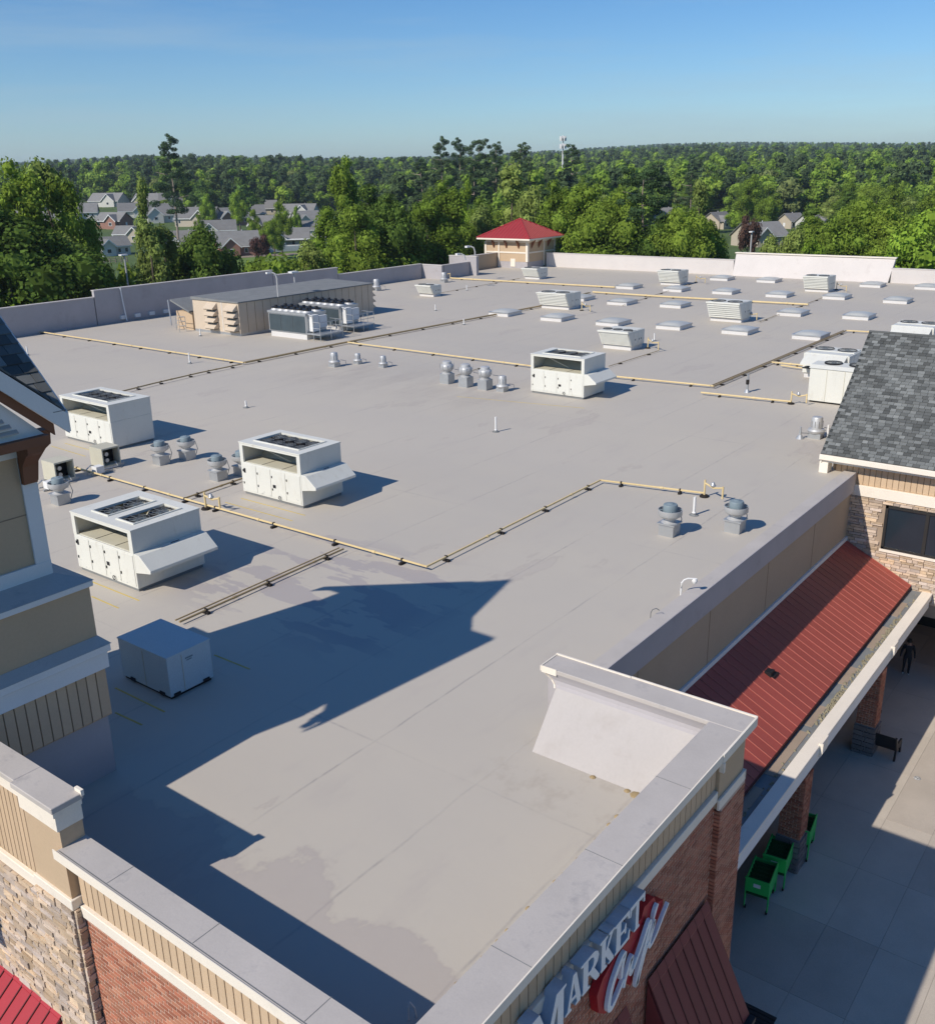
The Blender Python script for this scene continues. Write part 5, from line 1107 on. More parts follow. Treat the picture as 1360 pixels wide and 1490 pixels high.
# poles and lamps at the parapets
def lamp(label, px, top, dist, hook=True, m='galvlight', grp='white lamp poles behind the roof'):
    p = far_point(px[0], px[1], dist); t = far_point(top[0], top[1], dist); U = thing('lamp_post', label, 'lamp post', (p.x, p.y, min(p.z, t.z)), grp)
    e_ = MW @ np.array([1, 0, 0]); e_ = Vector((e_[0], e_[1], 0)).normalized(); s_ = dist/90
    if hook:
        MB().tube([Vector((p.x, p.y, p.z)), Vector((p.x, p.y, t.z-.5*s_)), Vector((p.x, p.y, t.z-.15*s_))-e_*.1*s_, Vector((p.x, p.y, t.z))-e_*.4*s_], .07*s_, 6).build('pole', MT[m], U)
        MB().box(p.x-e_.x*.9*s_-.15, p.x-e_.x*.4*s_+.1, p.y-e_.y*.9*s_-.1, p.y-e_.y*.4*s_+.1, t.z-.12*s_, t.z+.04*s_).build('lamp_head', MT['pvc'], U)
    else: MB().tube([(p.x, p.y, p.z), (p.x, p.y, t.z)], .07*s_, 6).build('pole', MT[m], U); MB().box(p.x-.5, p.x+.3, p.y-.25, p.y+.25, t.z, t.z+.15).build('lamp_head', MT['pvc'], U)
lamp('hooked lamp pole rising from the dark roof of the tan equipment house', (405, 432), (405, 396), 84, grp=None)
lamp('short thin lamp pole at the rear left parapet', (429, 411), (429, 397), 92, False, grp=None)
lamp('tall pole with flat lamp head in the trees at far left', (187, 418), (181, 372), 112, False)
lamp('white hooked lamp left of the red roofed pavilion', (691, 372), (691, 358), 126)
lamp('small hooked lamp beside the rear parapet left of the pavilion', (677, 378), (677, 369), 118)
lamp('slender pole in front of the house behind the far parapet', (1091, 368), (1092, 338), 150, False)
# ================================================================ the neighbourhood
def ground_hit(x, y):
    d = MW @ np.array([(x-CX)/F, (y-CY)/F, 1]); d = d/math.hypot(d[0], d[1]); t = 60.
    while t < 6000:
        p = CAMP+d*t
        if p[2] <= (terrain_z(p[0], p[1]) if t > 340 else G): return Vector(p)
        t += 2.0
    return Vector(CAMP+d*t)
RV = MW @ np.array([1, 0, 0]); RV = Vector((RV[0], RV[1], 0)).normalized()
def house(label, px, wpx, dpx, rot, wall='siding_w', roof='houseroof', cross=True, porch=False, door=None, hscale=1.0, name='house'):
    "px = centre of the base in the photo, wpx = visible width in pixels"
    p = ground_hit(*px); D_ = math.hypot(p.x, p.y); zg = terrain_z(p.x, p.y) if D_ > 340 else G
    Wd = wpx*D_/F; Dp = Wd*dpx; h = 3.1*hscale; rh = min(Wd, Dp)*.34
    U = thing(name, label, 'house', (p.x, p.y, zg), 'grey roofed houses beyond the trees')
    th = math.atan2(RV.y, RV.x)+math.radians(rot); cs, sn = math.cos(th), math.sin(th)
    def W2(x, y, z): return (p.x+x*cs-y*sn, p.y+x*sn+y*cs, zg+z)
    def bx(x0, x1, y0, y1, z0, z1): return MB().hexa([W2(x0, y0, z0), W2(x1, y0, z0), W2(x1, y1, z0), W2(x0, y1, z0), W2(x0, y0, z1), W2(x1, y0, z1), W2(x1, y1, z1), W2(x0, y1, z1)])
    def gable(x0, x1, y0, y1, z, rh, axis, ov=.5, t=.25):
        m = MB()
        if axis == 'x':
            ym = (y0+y1)/2
            for s_ in (1, -1):
                ye = ym+s_*((y1-y0)/2+ov); ze_ = z-ov*rh/((y1-y0)/2)
                a = [W2(x0-ov, ye, ze_), W2(x1+ov, ye, ze_), W2(x1+ov, ym, z+rh), W2(x0-ov, ym, z+rh)]; m.hexa(a+[(q[0], q[1], q[2]+t) for q in a])
        else:
            xm = (x0+x1)/2
            for s_ in (1, -1):
                xe = xm+s_*((x1-x0)/2+ov); ze_ = z-ov*rh/((x1-x0)/2)
                a = [W2(xe, y0-ov, ze_), W2(xe, y1+ov, ze_), W2(xm, y1+ov, z+rh), W2(xm, y0-ov, z+rh)]; m.hexa(a+[(q[0], q[1], q[2]+t) for q in a])
        return m
    def gtri(x0, x1, y, z, rh, t=.15):
        a = [W2(x0, y, z), W2(x1, y, z), W2((x0+x1)/2, y, z+rh)]; b = [W2(x0, y+t, z), W2(x1, y+t, z), W2((x0+x1)/2, y+t, z+rh)]
        return MB().add(a+b, [(0, 1, 2), (5, 4, 3), (0, 3, 4, 1), (1, 4, 5, 2), (2, 5, 3, 0)])
    hw, hd = Wd/2, Dp/2
    w_ = bx(-hw, hw, -hd, hd, -.5, h).build('wall', MT[wall], U)
    r_ = gable(-hw, hw, -hd, hd, h, rh, 'x').build('roof', MT[roof], U)
    for s_ in (1, -1):
        xx = s_*hw; a = [W2(xx, -hd, h), W2(xx, hd, h), W2(xx, 0, h+rh)]; b = [W2(xx-s_*.15, -hd, h), W2(xx-s_*.15, hd, h), W2(xx-s_*.15, 0, h+rh)]
        MB().add(a+b, [(0, 1, 2), (5, 4, 3), (0, 3, 4, 1), (1, 4, 5, 2), (2, 5, 3, 0)]).build('gable', MT[wall], U)
    if cross:
        sx = -hw*.45 if cross == 1 else hw*.4; gw = hw*.42; gf = -hd-1.6; rh2 = gw*.85
        bx(sx-gw, sx+gw, gf, -hd+.1, -.5, h).build('front_wing', MT[wall], U)
        gable(sx-gw, sx+gw, gf, 0, h, rh2, 'y').build('wing_roof', MT[roof], U); gtri(sx-gw, sx+gw, gf, h, rh2).build('gable', MT[wall], U)
        bw = MB()
        for s_ in (1, -1):
            a = [W2(sx+s_*(gw+.5), gf-.56, h-.5*.85-.25), W2(sx, gf-.56, h+rh2-.1), W2(sx, gf-.46, h+rh2-.1), W2(sx+s_*(gw+.5), gf-.46, h-.5*.85-.25)]; bw.hexa(a+[(q[0], q[1], q[2]+.4) for q in a])
        bw.build('barge_board', MT['white'], U)
        f = bx(sx-.75, sx+.75, gf-.06, gf+.02, .9, 2.3).build('window', MT['white'], U); bx(sx-.6, sx+.6, gf-.1, gf-.05, 1.05, 2.15).build('pane', MT['glass'], f)
    for k, xx in enumerate((-hw*.75, 0, hw*.3, hw*.75)):
        if cross and abs(xx-sx) < gw+.8: continue
        if k == 1:
            bx(xx-.5, xx+.5, -hd-.06, -hd+.02, 0, 2.1).build('door', MT[door or 'brown'], U)
        else:
            f = bx(xx-.55, xx+.55, -hd-.05, -hd+.02, .9, 2.3).build('window', MT['white'], U); bx(xx-.42, xx+.42, -hd-.09, -hd-.04, 1.02, 2.18).build('pane', MT['glass'], f)
    for s_ in (1, -1):
        f = MB().hexa([W2(s_*(hw-.02), -.5, .9), W2(s_*(hw+.06), -.5, .9), W2(s_*(hw+.06), .5, .9), W2(s_*(hw-.02), .5, .9), W2(s_*(hw-.02), -.5, 2.2), W2(s_*(hw+.06), -.5, 2.2), W2(s_*(hw+.06), .5, 2.2), W2(s_*(hw-.02), .5, 2.2)]).build('window', MT['white'], U)
    bx(-hw-.5, hw+.5, -hd-.62, -hd-.5, h-.5*rh/hd-.12, h-.5*rh/hd+.14).build('gutter', MT['white'], U)
    if porch: bx(-hw*.1, hw*.95, -hd-2.4, -hd-2.2, -.3, 1.1).build('porch_rail', MT['white'], U); bx(-hw*.1, hw*.95, -hd-2.5, -hd, h-.5, h-.3).build('porch_roof', MT['white'], U)
    MB().tube([W2(hw*.3, hd*.3, h+rh*.5), W2(hw*.3, hd*.3, h+rh+.5)], .12, 6).build('vent_stack', MT['white'], U)
    return U
HS = [
 ('white gabled house with a grey roof nearest at left, beside the thin lamp pole', (163, 372), 44, .7, 38, dict(wall='siding_w', cross=1)),
 ('grey roofed house directly behind the light green trees, left', (268, 366), 60, .7, 12, dict(wall='siding_w')),
 ('brick fronted house with blue door at the lawn edge', (347, 371), 58, .9, 20, dict(wall='housebrick', door='doorblue', cross=1)),
 ('house with white porch railing right of the blue doored one', (419, 360), 62, .6, 8, dict(wall='siding_w', porch=True, cross=1)),
 ('low house with pale garage beside the tall tree column', (168, 331), 40, .7, -20, dict(wall='housebrick', cross=2)),
 ('house with twin white dormer gables in the left cluster', (236, 322), 50, .8, 25, dict(wall='siding_w', cross=1)),
 ('broad grey roofed house in the middle of the left cluster', (291, 327), 56, .7, -10, dict(wall='siding_t', cross=2)),
 ('house with a darker side roof right of the broad grey one', (336, 326), 44, .8, 30, dict(wall='housebrick', cross=1)),
 ('white gabled house with steep dormer at cluster centre', (262, 303), 52, .7, 15, dict(wall='siding_w', cross=1)),
 ('grey roofed house behind the tall tree at far left', (160, 300), 46, .6, -15, dict(wall='siding_w', cross=2)),
 ('large brown roofed house at the back left', (145, 284), 62, .5, -8, dict(wall='housebrick', roof='houseroof2', cross=False, hscale=1.3)),
 ('small house between two garden trees in the left cluster', (318, 301), 34, .8, 22, dict(wall='siding_t', cross=False)),
 ('tan house behind the small round trees, left centre', (398, 297), 50, .6, 12, dict(wall='siding_t', cross=2)),
 ('pale roofed house left of the tall green tree column', (436, 318), 52, .6, -12, dict(wall='siding_w', cross=2)),
 ('house with bright white gable window beside the tall tree column', (446, 330), 36, .9, 28, dict(wall='siding_w', cross=1)),
 ('pale grey roofed house above the one with the porch', (382, 312), 42, .7, 4, dict(wall='siding_t', cross=1)),
 ('brown roofed house at left of the tall green tree column', (468, 289), 54, .5, -5, dict(wall='siding_w', roof='houseroof2', cross=False)),
 ('grey roofed house seen between the middle trees', (535, 316), 46, .7, 10, dict(wall='siding_t', cross=False)),
 ('low grey roof showing between dark trees, centre', (586, 317), 40, .6, 10, dict(wall='siding_t', cross=2)),
 ('brown roofed house with white windows just left of the pavilion', (702, 322), 50, .6, 14, dict(wall='siding_w', roof='houseroof2', cross=1)),
 ('tan gabled house half hidden in the trees at right', (1043, 333), 34, .9, 40, dict(wall='siding_t', cross=1)),
 ('brick and tan gabled house just behind the far parapet at right', (1103, 357), 60, .8, 22, dict(wall='siding_t', cross=1)),
 ('small tan house right of the brick gabled one', (1150, 333), 28, .9, 30, dict(wall='siding_t', cross=False)),
 ('grey roofed house peeping from trees, rightmost in view', (1182, 336), 40, .7, 25, dict(wall='siding_w', cross=2)),
 ('low tan house left of the bare trunk pine, right side', (965, 326), 50, .6, 5, dict(wall='siding_t', cross=False)),
 ('white house at far left behind leaning trees', (62, 330), 60, .6, 10, dict(wall='siding_w', cross=1)),
 ('grey roofed house behind the big trees at the left edge', (30, 306), 60, .6, 0, dict(wall='siding_w', cross=2)),
 ('small white house on the distant wooded hill', (1058, 232), 10, .6, 5, dict(wall='siding_w', cross=False)),
 ('second small white house on the distant hill, right', (1078, 231), 8, .6, 5, dict(wall='siding_w', cross=False)),
 ('white roofed building showing through the far left wood', (222, 253), 12, .5, 5, dict(wall='siding_w', roof='siding_w', cross=False)),
]
HS += [
 ('low grey roofed house between the white gabled one and the trees', (196, 352), 46, .6, -8, dict(wall='siding_t', cross=2)), ('grey roofed house in the second row behind the dark round tree', (318, 346), 50, .7, 14, dict(wall='siding_w', cross=1)),
 ('tan fronted house above the porch house, second row', (392, 338), 48, .7, -14, dict(wall='siding_t', cross=1)), ('small white house at the right end of the second row', (462, 345), 44, .7, 10, dict(wall='siding_w', cross=2)),
 ('grey roofed house in the third row, left of the twin dormer one', (196, 316), 40, .7, 18, dict(wall='siding_w', cross=2)), ('third row house with one tan gable, right of the cluster centre', (362, 320), 44, .7, 20, dict(wall='siding_t', cross=1)),
 ('fourth row grey house left of the steep dormer one', (222, 300), 44, .6, -12, dict(wall='siding_t', cross=1)), ('fourth row white gabled house right of the garden trees', (352, 300), 40, .7, 24, dict(wall='siding_w', cross=1)),
 ('back row grey roof at left of the tall pine', (196, 288), 42, .6, 8, dict(wall='siding_w', cross=False)), ('back row grey roofed house right of the tall pine', (292, 289), 44, .6, -6, dict(wall='siding_t', cross=2)),
 ('back row house with a small white gable, centre', (395, 285), 42, .6, 16, dict(wall='siding_w', cross=1)), ('back row low house near the tall green column', (432, 290), 40, .6, -4, dict(wall='siding_t', cross=False)),
 ('grey roofed house at far left behind the tall trees, lower', (118, 318), 46, .7, 15, dict(wall='siding_w', cross=1)),
]
HP = []
for lb, px, wp, dp, ro, kw in HS:
    u = house(lb, px, wp*.95, dp, ro, **kw); HP.append(u.location.copy())
# lawn, verge and streets
def patch(name, pxs, m, lift=.05, kind='structure'):
    ps = [ground_hit(*q) for q in pxs]; ps = [Vector((q.x, q.y, (terrain_z(q.x, q.y) if q.length > 340 else G)+lift)) for q in ps]
    b = MB(); b.add(ps+[q-Vector((0, 0, .04)) for q in ps], [tuple(range(len(ps))), tuple(range(2*len(ps)-1, len(ps)-1, -1))]+[(i, (i+1) % len(ps), len(ps)+(i+1) % len(ps), len(ps)+i) for i in range(len(ps))]); o = b.build(name, MT[m]); o['kind'] = kind; return o
patch('lawn', [(330, 400), (350, 372), (450, 366), (470, 376), (440, 402)], 'lawn', .10)
patch('footpath', [(335, 374), (450, 368), (450, 371), (336, 377)], 'road', .14)
patch('street', [(120, 347), (480, 338), (480, 343), (120, 352)], 'road', .10); patch('street', [(120, 313), (480, 306), (480, 309), (120, 316)], 'road', .10)
fn = thing('rail_fence', 'weathered brown rail fence by the white gabled house', 'fence', ground_hit(130, 385)); a, b = ground_hit(118, 386), ground_hit(186, 382)
for k in range(9):
    q = a.lerp(b, k/8); MB().box(q.x-.09, q.x+.09, q.y-.09, q.y+.09, G, G+1.5).build('post', MT['palebark'], fn)
for z_ in (.5, .95, 1.4): MB().tube([a+Vector((0, 0, z_-a.z+G)), b+Vector((0, 0, z_-b.z+G))], .07, 4).build('rail', MT['palebark'], fn)
fn = thing('white_fence', 'pale blue white board fence before the porch house', 'fence', ground_hit(390, 368)); a, b = ground_hit(388, 368), ground_hit(437, 365)
d = (b-a)/24
for k in range(24):
    q = a+d*k; q2 = a+d*(k+.92); n_ = Vector((-d.y, d.x, 0)).normalized()*.05
    MB().hexa([(q.x, q.y, G), (q2.x, q2.y, G), (q2.x+n_.x, q2.y+n_.y, G), (q.x+n_.x, q.y+n_.y, G), (q.x, q.y, G+1.6), (q2.x, q2.y, G+1.6), (q2.x+n_.x, q2.y+n_.y, G+1.6), (q.x+n_.x, q.y+n_.y, G+1.6)]).build('fence_board', MT['white'], fn)

# ================================================================ trees
def leaf_mat(name, col, col2, trans=.3):
    m = bpy.data.materials.new(name); m.use_nodes = True; nt = m.node_tree; nt.nodes.clear(); L = nt.links.new
    out = N(nt, 'ShaderNodeOutputMaterial'); di = N(nt, 'ShaderNodeBsdfDiffuse'); tr = N(nt, 'ShaderNodeBsdfTranslucent'); ms = N(nt, 'ShaderNodeMixShader'); ms.inputs[0].default_value = trans
    oi = N(nt, 'ShaderNodeObjectInfo'); geo = N(nt, 'ShaderNodeNewGeometry'); nz = N(nt, 'ShaderNodeTexNoise', Scale=.35, Detail=2.); L(geo.outputs['Position'], nz.inputs['Vector'])
    mx_ = N(nt, 'ShaderNodeMix', data_type='RGBA'); mx_.inputs['A'].default_value = (*col, 1); mx_.inputs['B'].default_value = (*col2, 1)
    L(oi.outputs['Random'], mx_.inputs['Factor'])
    mr = N(nt, 'ShaderNodeMapRange'); mr.inputs['To Min'].default_value = .62; mr.inputs['To Max'].default_value = 1.4; L(geo.outputs['Random Per Island'], mr.inputs['Value'])
    m2 = N(nt, 'ShaderNodeMapRange'); m2.inputs['From Min'].default_value = .3; m2.inputs['From Max'].default_value = .7; m2.inputs['To Min'].default_value = .75; m2.inputs['To Max'].default_value = 1.25; L(nz.outputs['Fac'], m2.inputs['Value'])
    mu = N(nt, 'ShaderNodeMath', operation='MULTIPLY'); L(mr.outputs[0], mu.inputs[0]); L(m2.outputs[0], mu.inputs[1])
    vs = N(nt, 'ShaderNodeVectorMath', operation='SCALE'); L(mx_.outputs['Result'], vs.inputs[0]); L(mu.outputs[0], vs.inputs['Scale'])
    L(vs.outputs[0], di.inputs['Color']); L(vs.outputs[0], tr.inputs['Color']); L(di.outputs[0], ms.inputs[1]); L(tr.outputs[0], ms.inputs[2]); L(ms.outputs[0], out.inputs['Surface']); return m
LM = {'green': leaf_mat('leaf_green', (.155, .235, .034), (.24, .325, .048), .42), 'dark': leaf_mat('leaf_dark', (.095, .155, .030), (.14, .21, .042), .4), 'olive': leaf_mat('leaf_olive', (.19, .25, .065), (.25, .31, .075)),
      'bright': leaf_mat('leaf_bright', (.19, .30, .035), (.24, .35, .045)), 'pine': leaf_mat('pine_needles', (.055, .095, .038), (.08, .12, .046), .15), 'plum': leaf_mat('leaf_plum', (.10, .05, .045), (.12, .07, .05))}
def leaves(lobes, per, size, r, shell=.78):
    "small quads through the outer part of each lobe: returns vertex array"
    out = []
    for (cx, cy, cz, lr, sq) in lobes:
        k = int(per*lr*lr)+12; d = r.normal(size=(k, 3)); d /= np.linalg.norm(d, axis=1)[:, None]
        rad = lr*(shell+(1.08-shell)*r.random(k)**.6); c = d*rad[:, None]; c[:, 2] *= sq; c += (cx, cy, cz)
        nrm = d+r.normal(size=(k, 3))*.55; nrm[:, 2] += .35; nrm /= np.linalg.norm(nrm, axis=1)[:, None]
        t = np.cross(nrm, r.normal(size=(k, 3))); t /= np.linalg.norm(t, axis=1)[:, None]; b = np.cross(nrm, t)
        s = size*(.6+.8*r.random(k))[:, None]; q = np.stack([c-t*s-b*s*.6, c+t*s-b*s*.6, c+t*s*.8+b*s*.7, c-t*s*.8+b*s*.7], 1); out.append(q)
    return np.concatenate(out).reshape(-1, 3)
def crown_mesh(name, lobes, per, size, mat_, r, core=.7, shell=.78):
    v = leaves(lobes, per, size, r, shell); nq = len(v)//4; V = v.tolist(); Fq = [(4*i, 4*i+1, 4*i+2, 4*i+3) for i in range(nq)]
    for (cx, cy, cz, lr, sq) in lobes:          # rough inner mass that keeps light from passing straight through
        n0 = len(V); R_ = lr*core
        for i in range(5):
            for j in range(7):
                th = math.pi*i/4; ph = 2*math.pi*j/7; k = R_*(.8+.35*r.random()); V.append((cx+k*math.sin(th)*math.cos(ph), cy+k*math.sin(th)*math.sin(ph), cz+k*math.cos(th)*sq))
        for i in range(4):
            for j in range(7): Fq.append((n0+i*7+j, n0+(i+1)*7+j, n0+(i+1)*7+(j+1) % 7, n0+i*7+(j+1) % 7))
    me = bpy.data.meshes.new(name); me.from_pydata(V, [], Fq); me.materials.append(mat_); me.update(); return me
def trunk_mesh(h, r0, limbs, m, seed, lean=.03):
    rr = random.Random(seed); b = MB(); pts = [(rr.uniform(-lean, lean)*h*t, rr.uniform(-lean, lean)*h*t, -.8 if t == 0 else h*t) for t in (0, .15, .35, .6, .85, 1)]
    b.tube(pts, [r0*1.3, r0, r0*.85, r0*.6, r0*.35, r0*.12], 7)
    for (t, ln, up) in limbs:
        a = rr.uniform(0, 6.28); z = h*t; bx_, by_ = 0, 0; e_ = (bx_+ln*math.cos(a), by_+ln*math.sin(a), z+up); mdl = (ln*.5*math.cos(a), ln*.5*math.sin(a), z+up*.35)
        b.tube([(0, 0, z), mdl, e_], [r0*.4, r0*.25, r0*.08], 5)
    return b.mesh('trunk', m)
def broad(seed, hgt, rad, base, lobn, sq=.85, leafs=125, size=.125, m='green', shape='round', lr=(.28, .44)):
    r = np.random.default_rng(seed); lobes = []
    for i in range(lobn):
        t = r.random(); z = base+(hgt-base)*(.06+.9*t)
        if shape == 'round': env = math.sqrt(max(.05, 1-(2*t-.85)**2))
        elif shape == 'column': env = (.55+.45*math.sin(math.pi*min(1, t*1.1+.1)))*(1 if t < .75 else (1-t)*2.6+.35)
        else: env = (1-t)**.7*.95+.12
        a = r.random()*6.28; q = rad*env*(.45+.5*r.random()); l_ = rad*(lr[0]+(lr[1]-lr[0])*r.random())*(.65+.4*env); lobes.append((q*math.cos(a), q*math.sin(a), z, l_, sq))
    lobes.append((0, 0, base+(hgt-base)*.45, rad*.55, 1.1))
    cm = crown_mesh('crown', lobes, leafs, size, LM[m], r); tm = trunk_mesh(hgt*.85, hgt*.018+.08, [(.3, rad*.6, hgt*.12), (.42, rad*.6, hgt*.14), (.55, rad*.5, hgt*.12), (.65, rad*.4, hgt*.1)], MT['bark'], seed); return cm, tm
def pine(seed, hgt, rad, base, m='pine', size=.12, n_=34, leafs=130, sparse=False):
    r = np.random.default_rng(seed); lobes = []
    for i in range(n_):
        t = (i+.5)/n_; z = base+(hgt-base)*t; env = ((1-t)**.55*.85+.22)*(.65+.5*r.random()) if not sparse else (.55+.45*math.sin(math.pi*t)); a = i*2.4+r.random(); q = rad*env*(.35+.6*r.random()); l_ = rad*(.16+.15*r.random())*(.6+.5*env)
        lobes.append((q*math.cos(a), q*math.sin(a), z+q*.12+r.normal()*.3, l_, .38))
    cm = crown_mesh('crown', lobes, leafs, size, LM[m], r, .55); tm = trunk_mesh(hgt*.97, hgt*.013+.06, [((base+(hgt-base)*t)/hgt, rad*.7, .5) for t in (.1, .25, .4, .55, .7)], MT['palebark'], seed); return cm, tm
KIND = {
 'round_a': broad(1, 14, 5.2, 3, 26), 'round_b': broad(2, 15, 4.6, 3.5, 26, m='green'), 'round_c': broad(3, 12, 5.0, 2, 24, m='dark'), 'round_d': broad(4, 13, 4.5, 2.5, 22, m='olive', leafs=95),
 'col_a': broad(5, 18, 4.0, 3, 34, shape='column', m='green'), 'col_b': broad(6, 17, 3.6, 2.5, 34, shape='column', m='dark'), 'col_c': broad(7, 15, 3.4, 2, 28, shape='column', m='olive', leafs=80), 'bright': broad(8, 11, 4.0, 2, 22, m='bright'),
 'pine_a': pine(11, 20, 5.2, 9), 'pine_b': pine(12, 19, 5.6, 6), 'pine_c': pine(13, 22, 5.2, 12.5, sparse=True, n_=28), 'bush': broad(14, 4.5, 3.2, .3, 16, m='green', leafs=150, size=.11), 'plum': broad(15, 6, 2.6, 1, 14, m='plum')}
KH = {'round_a': 14, 'round_b': 15, 'round_c': 12, 'round_d': 13, 'col_a': 18, 'col_b': 17, 'col_c': 15, 'bright': 11, 'pine_a': 20, 'pine_b': 19, 'pine_c': 22, 'bush': 4.5, 'plum': 6}
KN = {'round_a': 'broadleaf_tree', 'round_b': 'broadleaf_tree', 'round_c': 'broadleaf_tree', 'round_d': 'broadleaf_tree', 'col_a': 'tall_tree', 'col_b': 'tall_tree', 'col_c': 'tall_tree', 'bright': 'broadleaf_tree', 'pine_a': 'pine_tree', 'pine_b': 'pine_tree', 'pine_c': 'pine_tree', 'bush': 'shrub', 'plum': 'plum_tree'}
NT = [0]
def tree(kind, x, y, h, ws=1.0, label=None, group=None, rot=None):
    zg = terrain_z(x, y) if math.hypot(x, y) > 340 else G; s = h/KH[kind]; cm, tm = KIND[kind]
    o = bpy.data.objects.new(KN[kind], None); COL.objects.link(o); o.location = (x, y, zg); sh = (s*.35+.65)*ws*.92; o.scale = (sh, sh, s); o.rotation_euler = (0, 0, rot if rot is not None else random.uniform(0, 6.28)); o.empty_display_size = .3
    tag(o, label, 'tree' if kind != 'bush' else 'shrub', group)
    for nm, me in (('crown', cm), ('trunk', tm)):
        c = bpy.data.objects.new(nm, me); COL.objects.link(c); c.parent = o
    NT[0] += 1; return o
def tree_px(kind, x, ytop, dist, ws=1.0, label=None, group=None):
    t = far_point(x, ytop, dist)
    while t.x < 129 and t.y < 93 and t.y > -22: dist += 1.5; t = far_point(x, ytop, dist)
    zg = terrain_z(t.x, t.y) if dist > 340 else G
    return tree(kind, t.x, t.y, t.z-zg, ws, label, group)
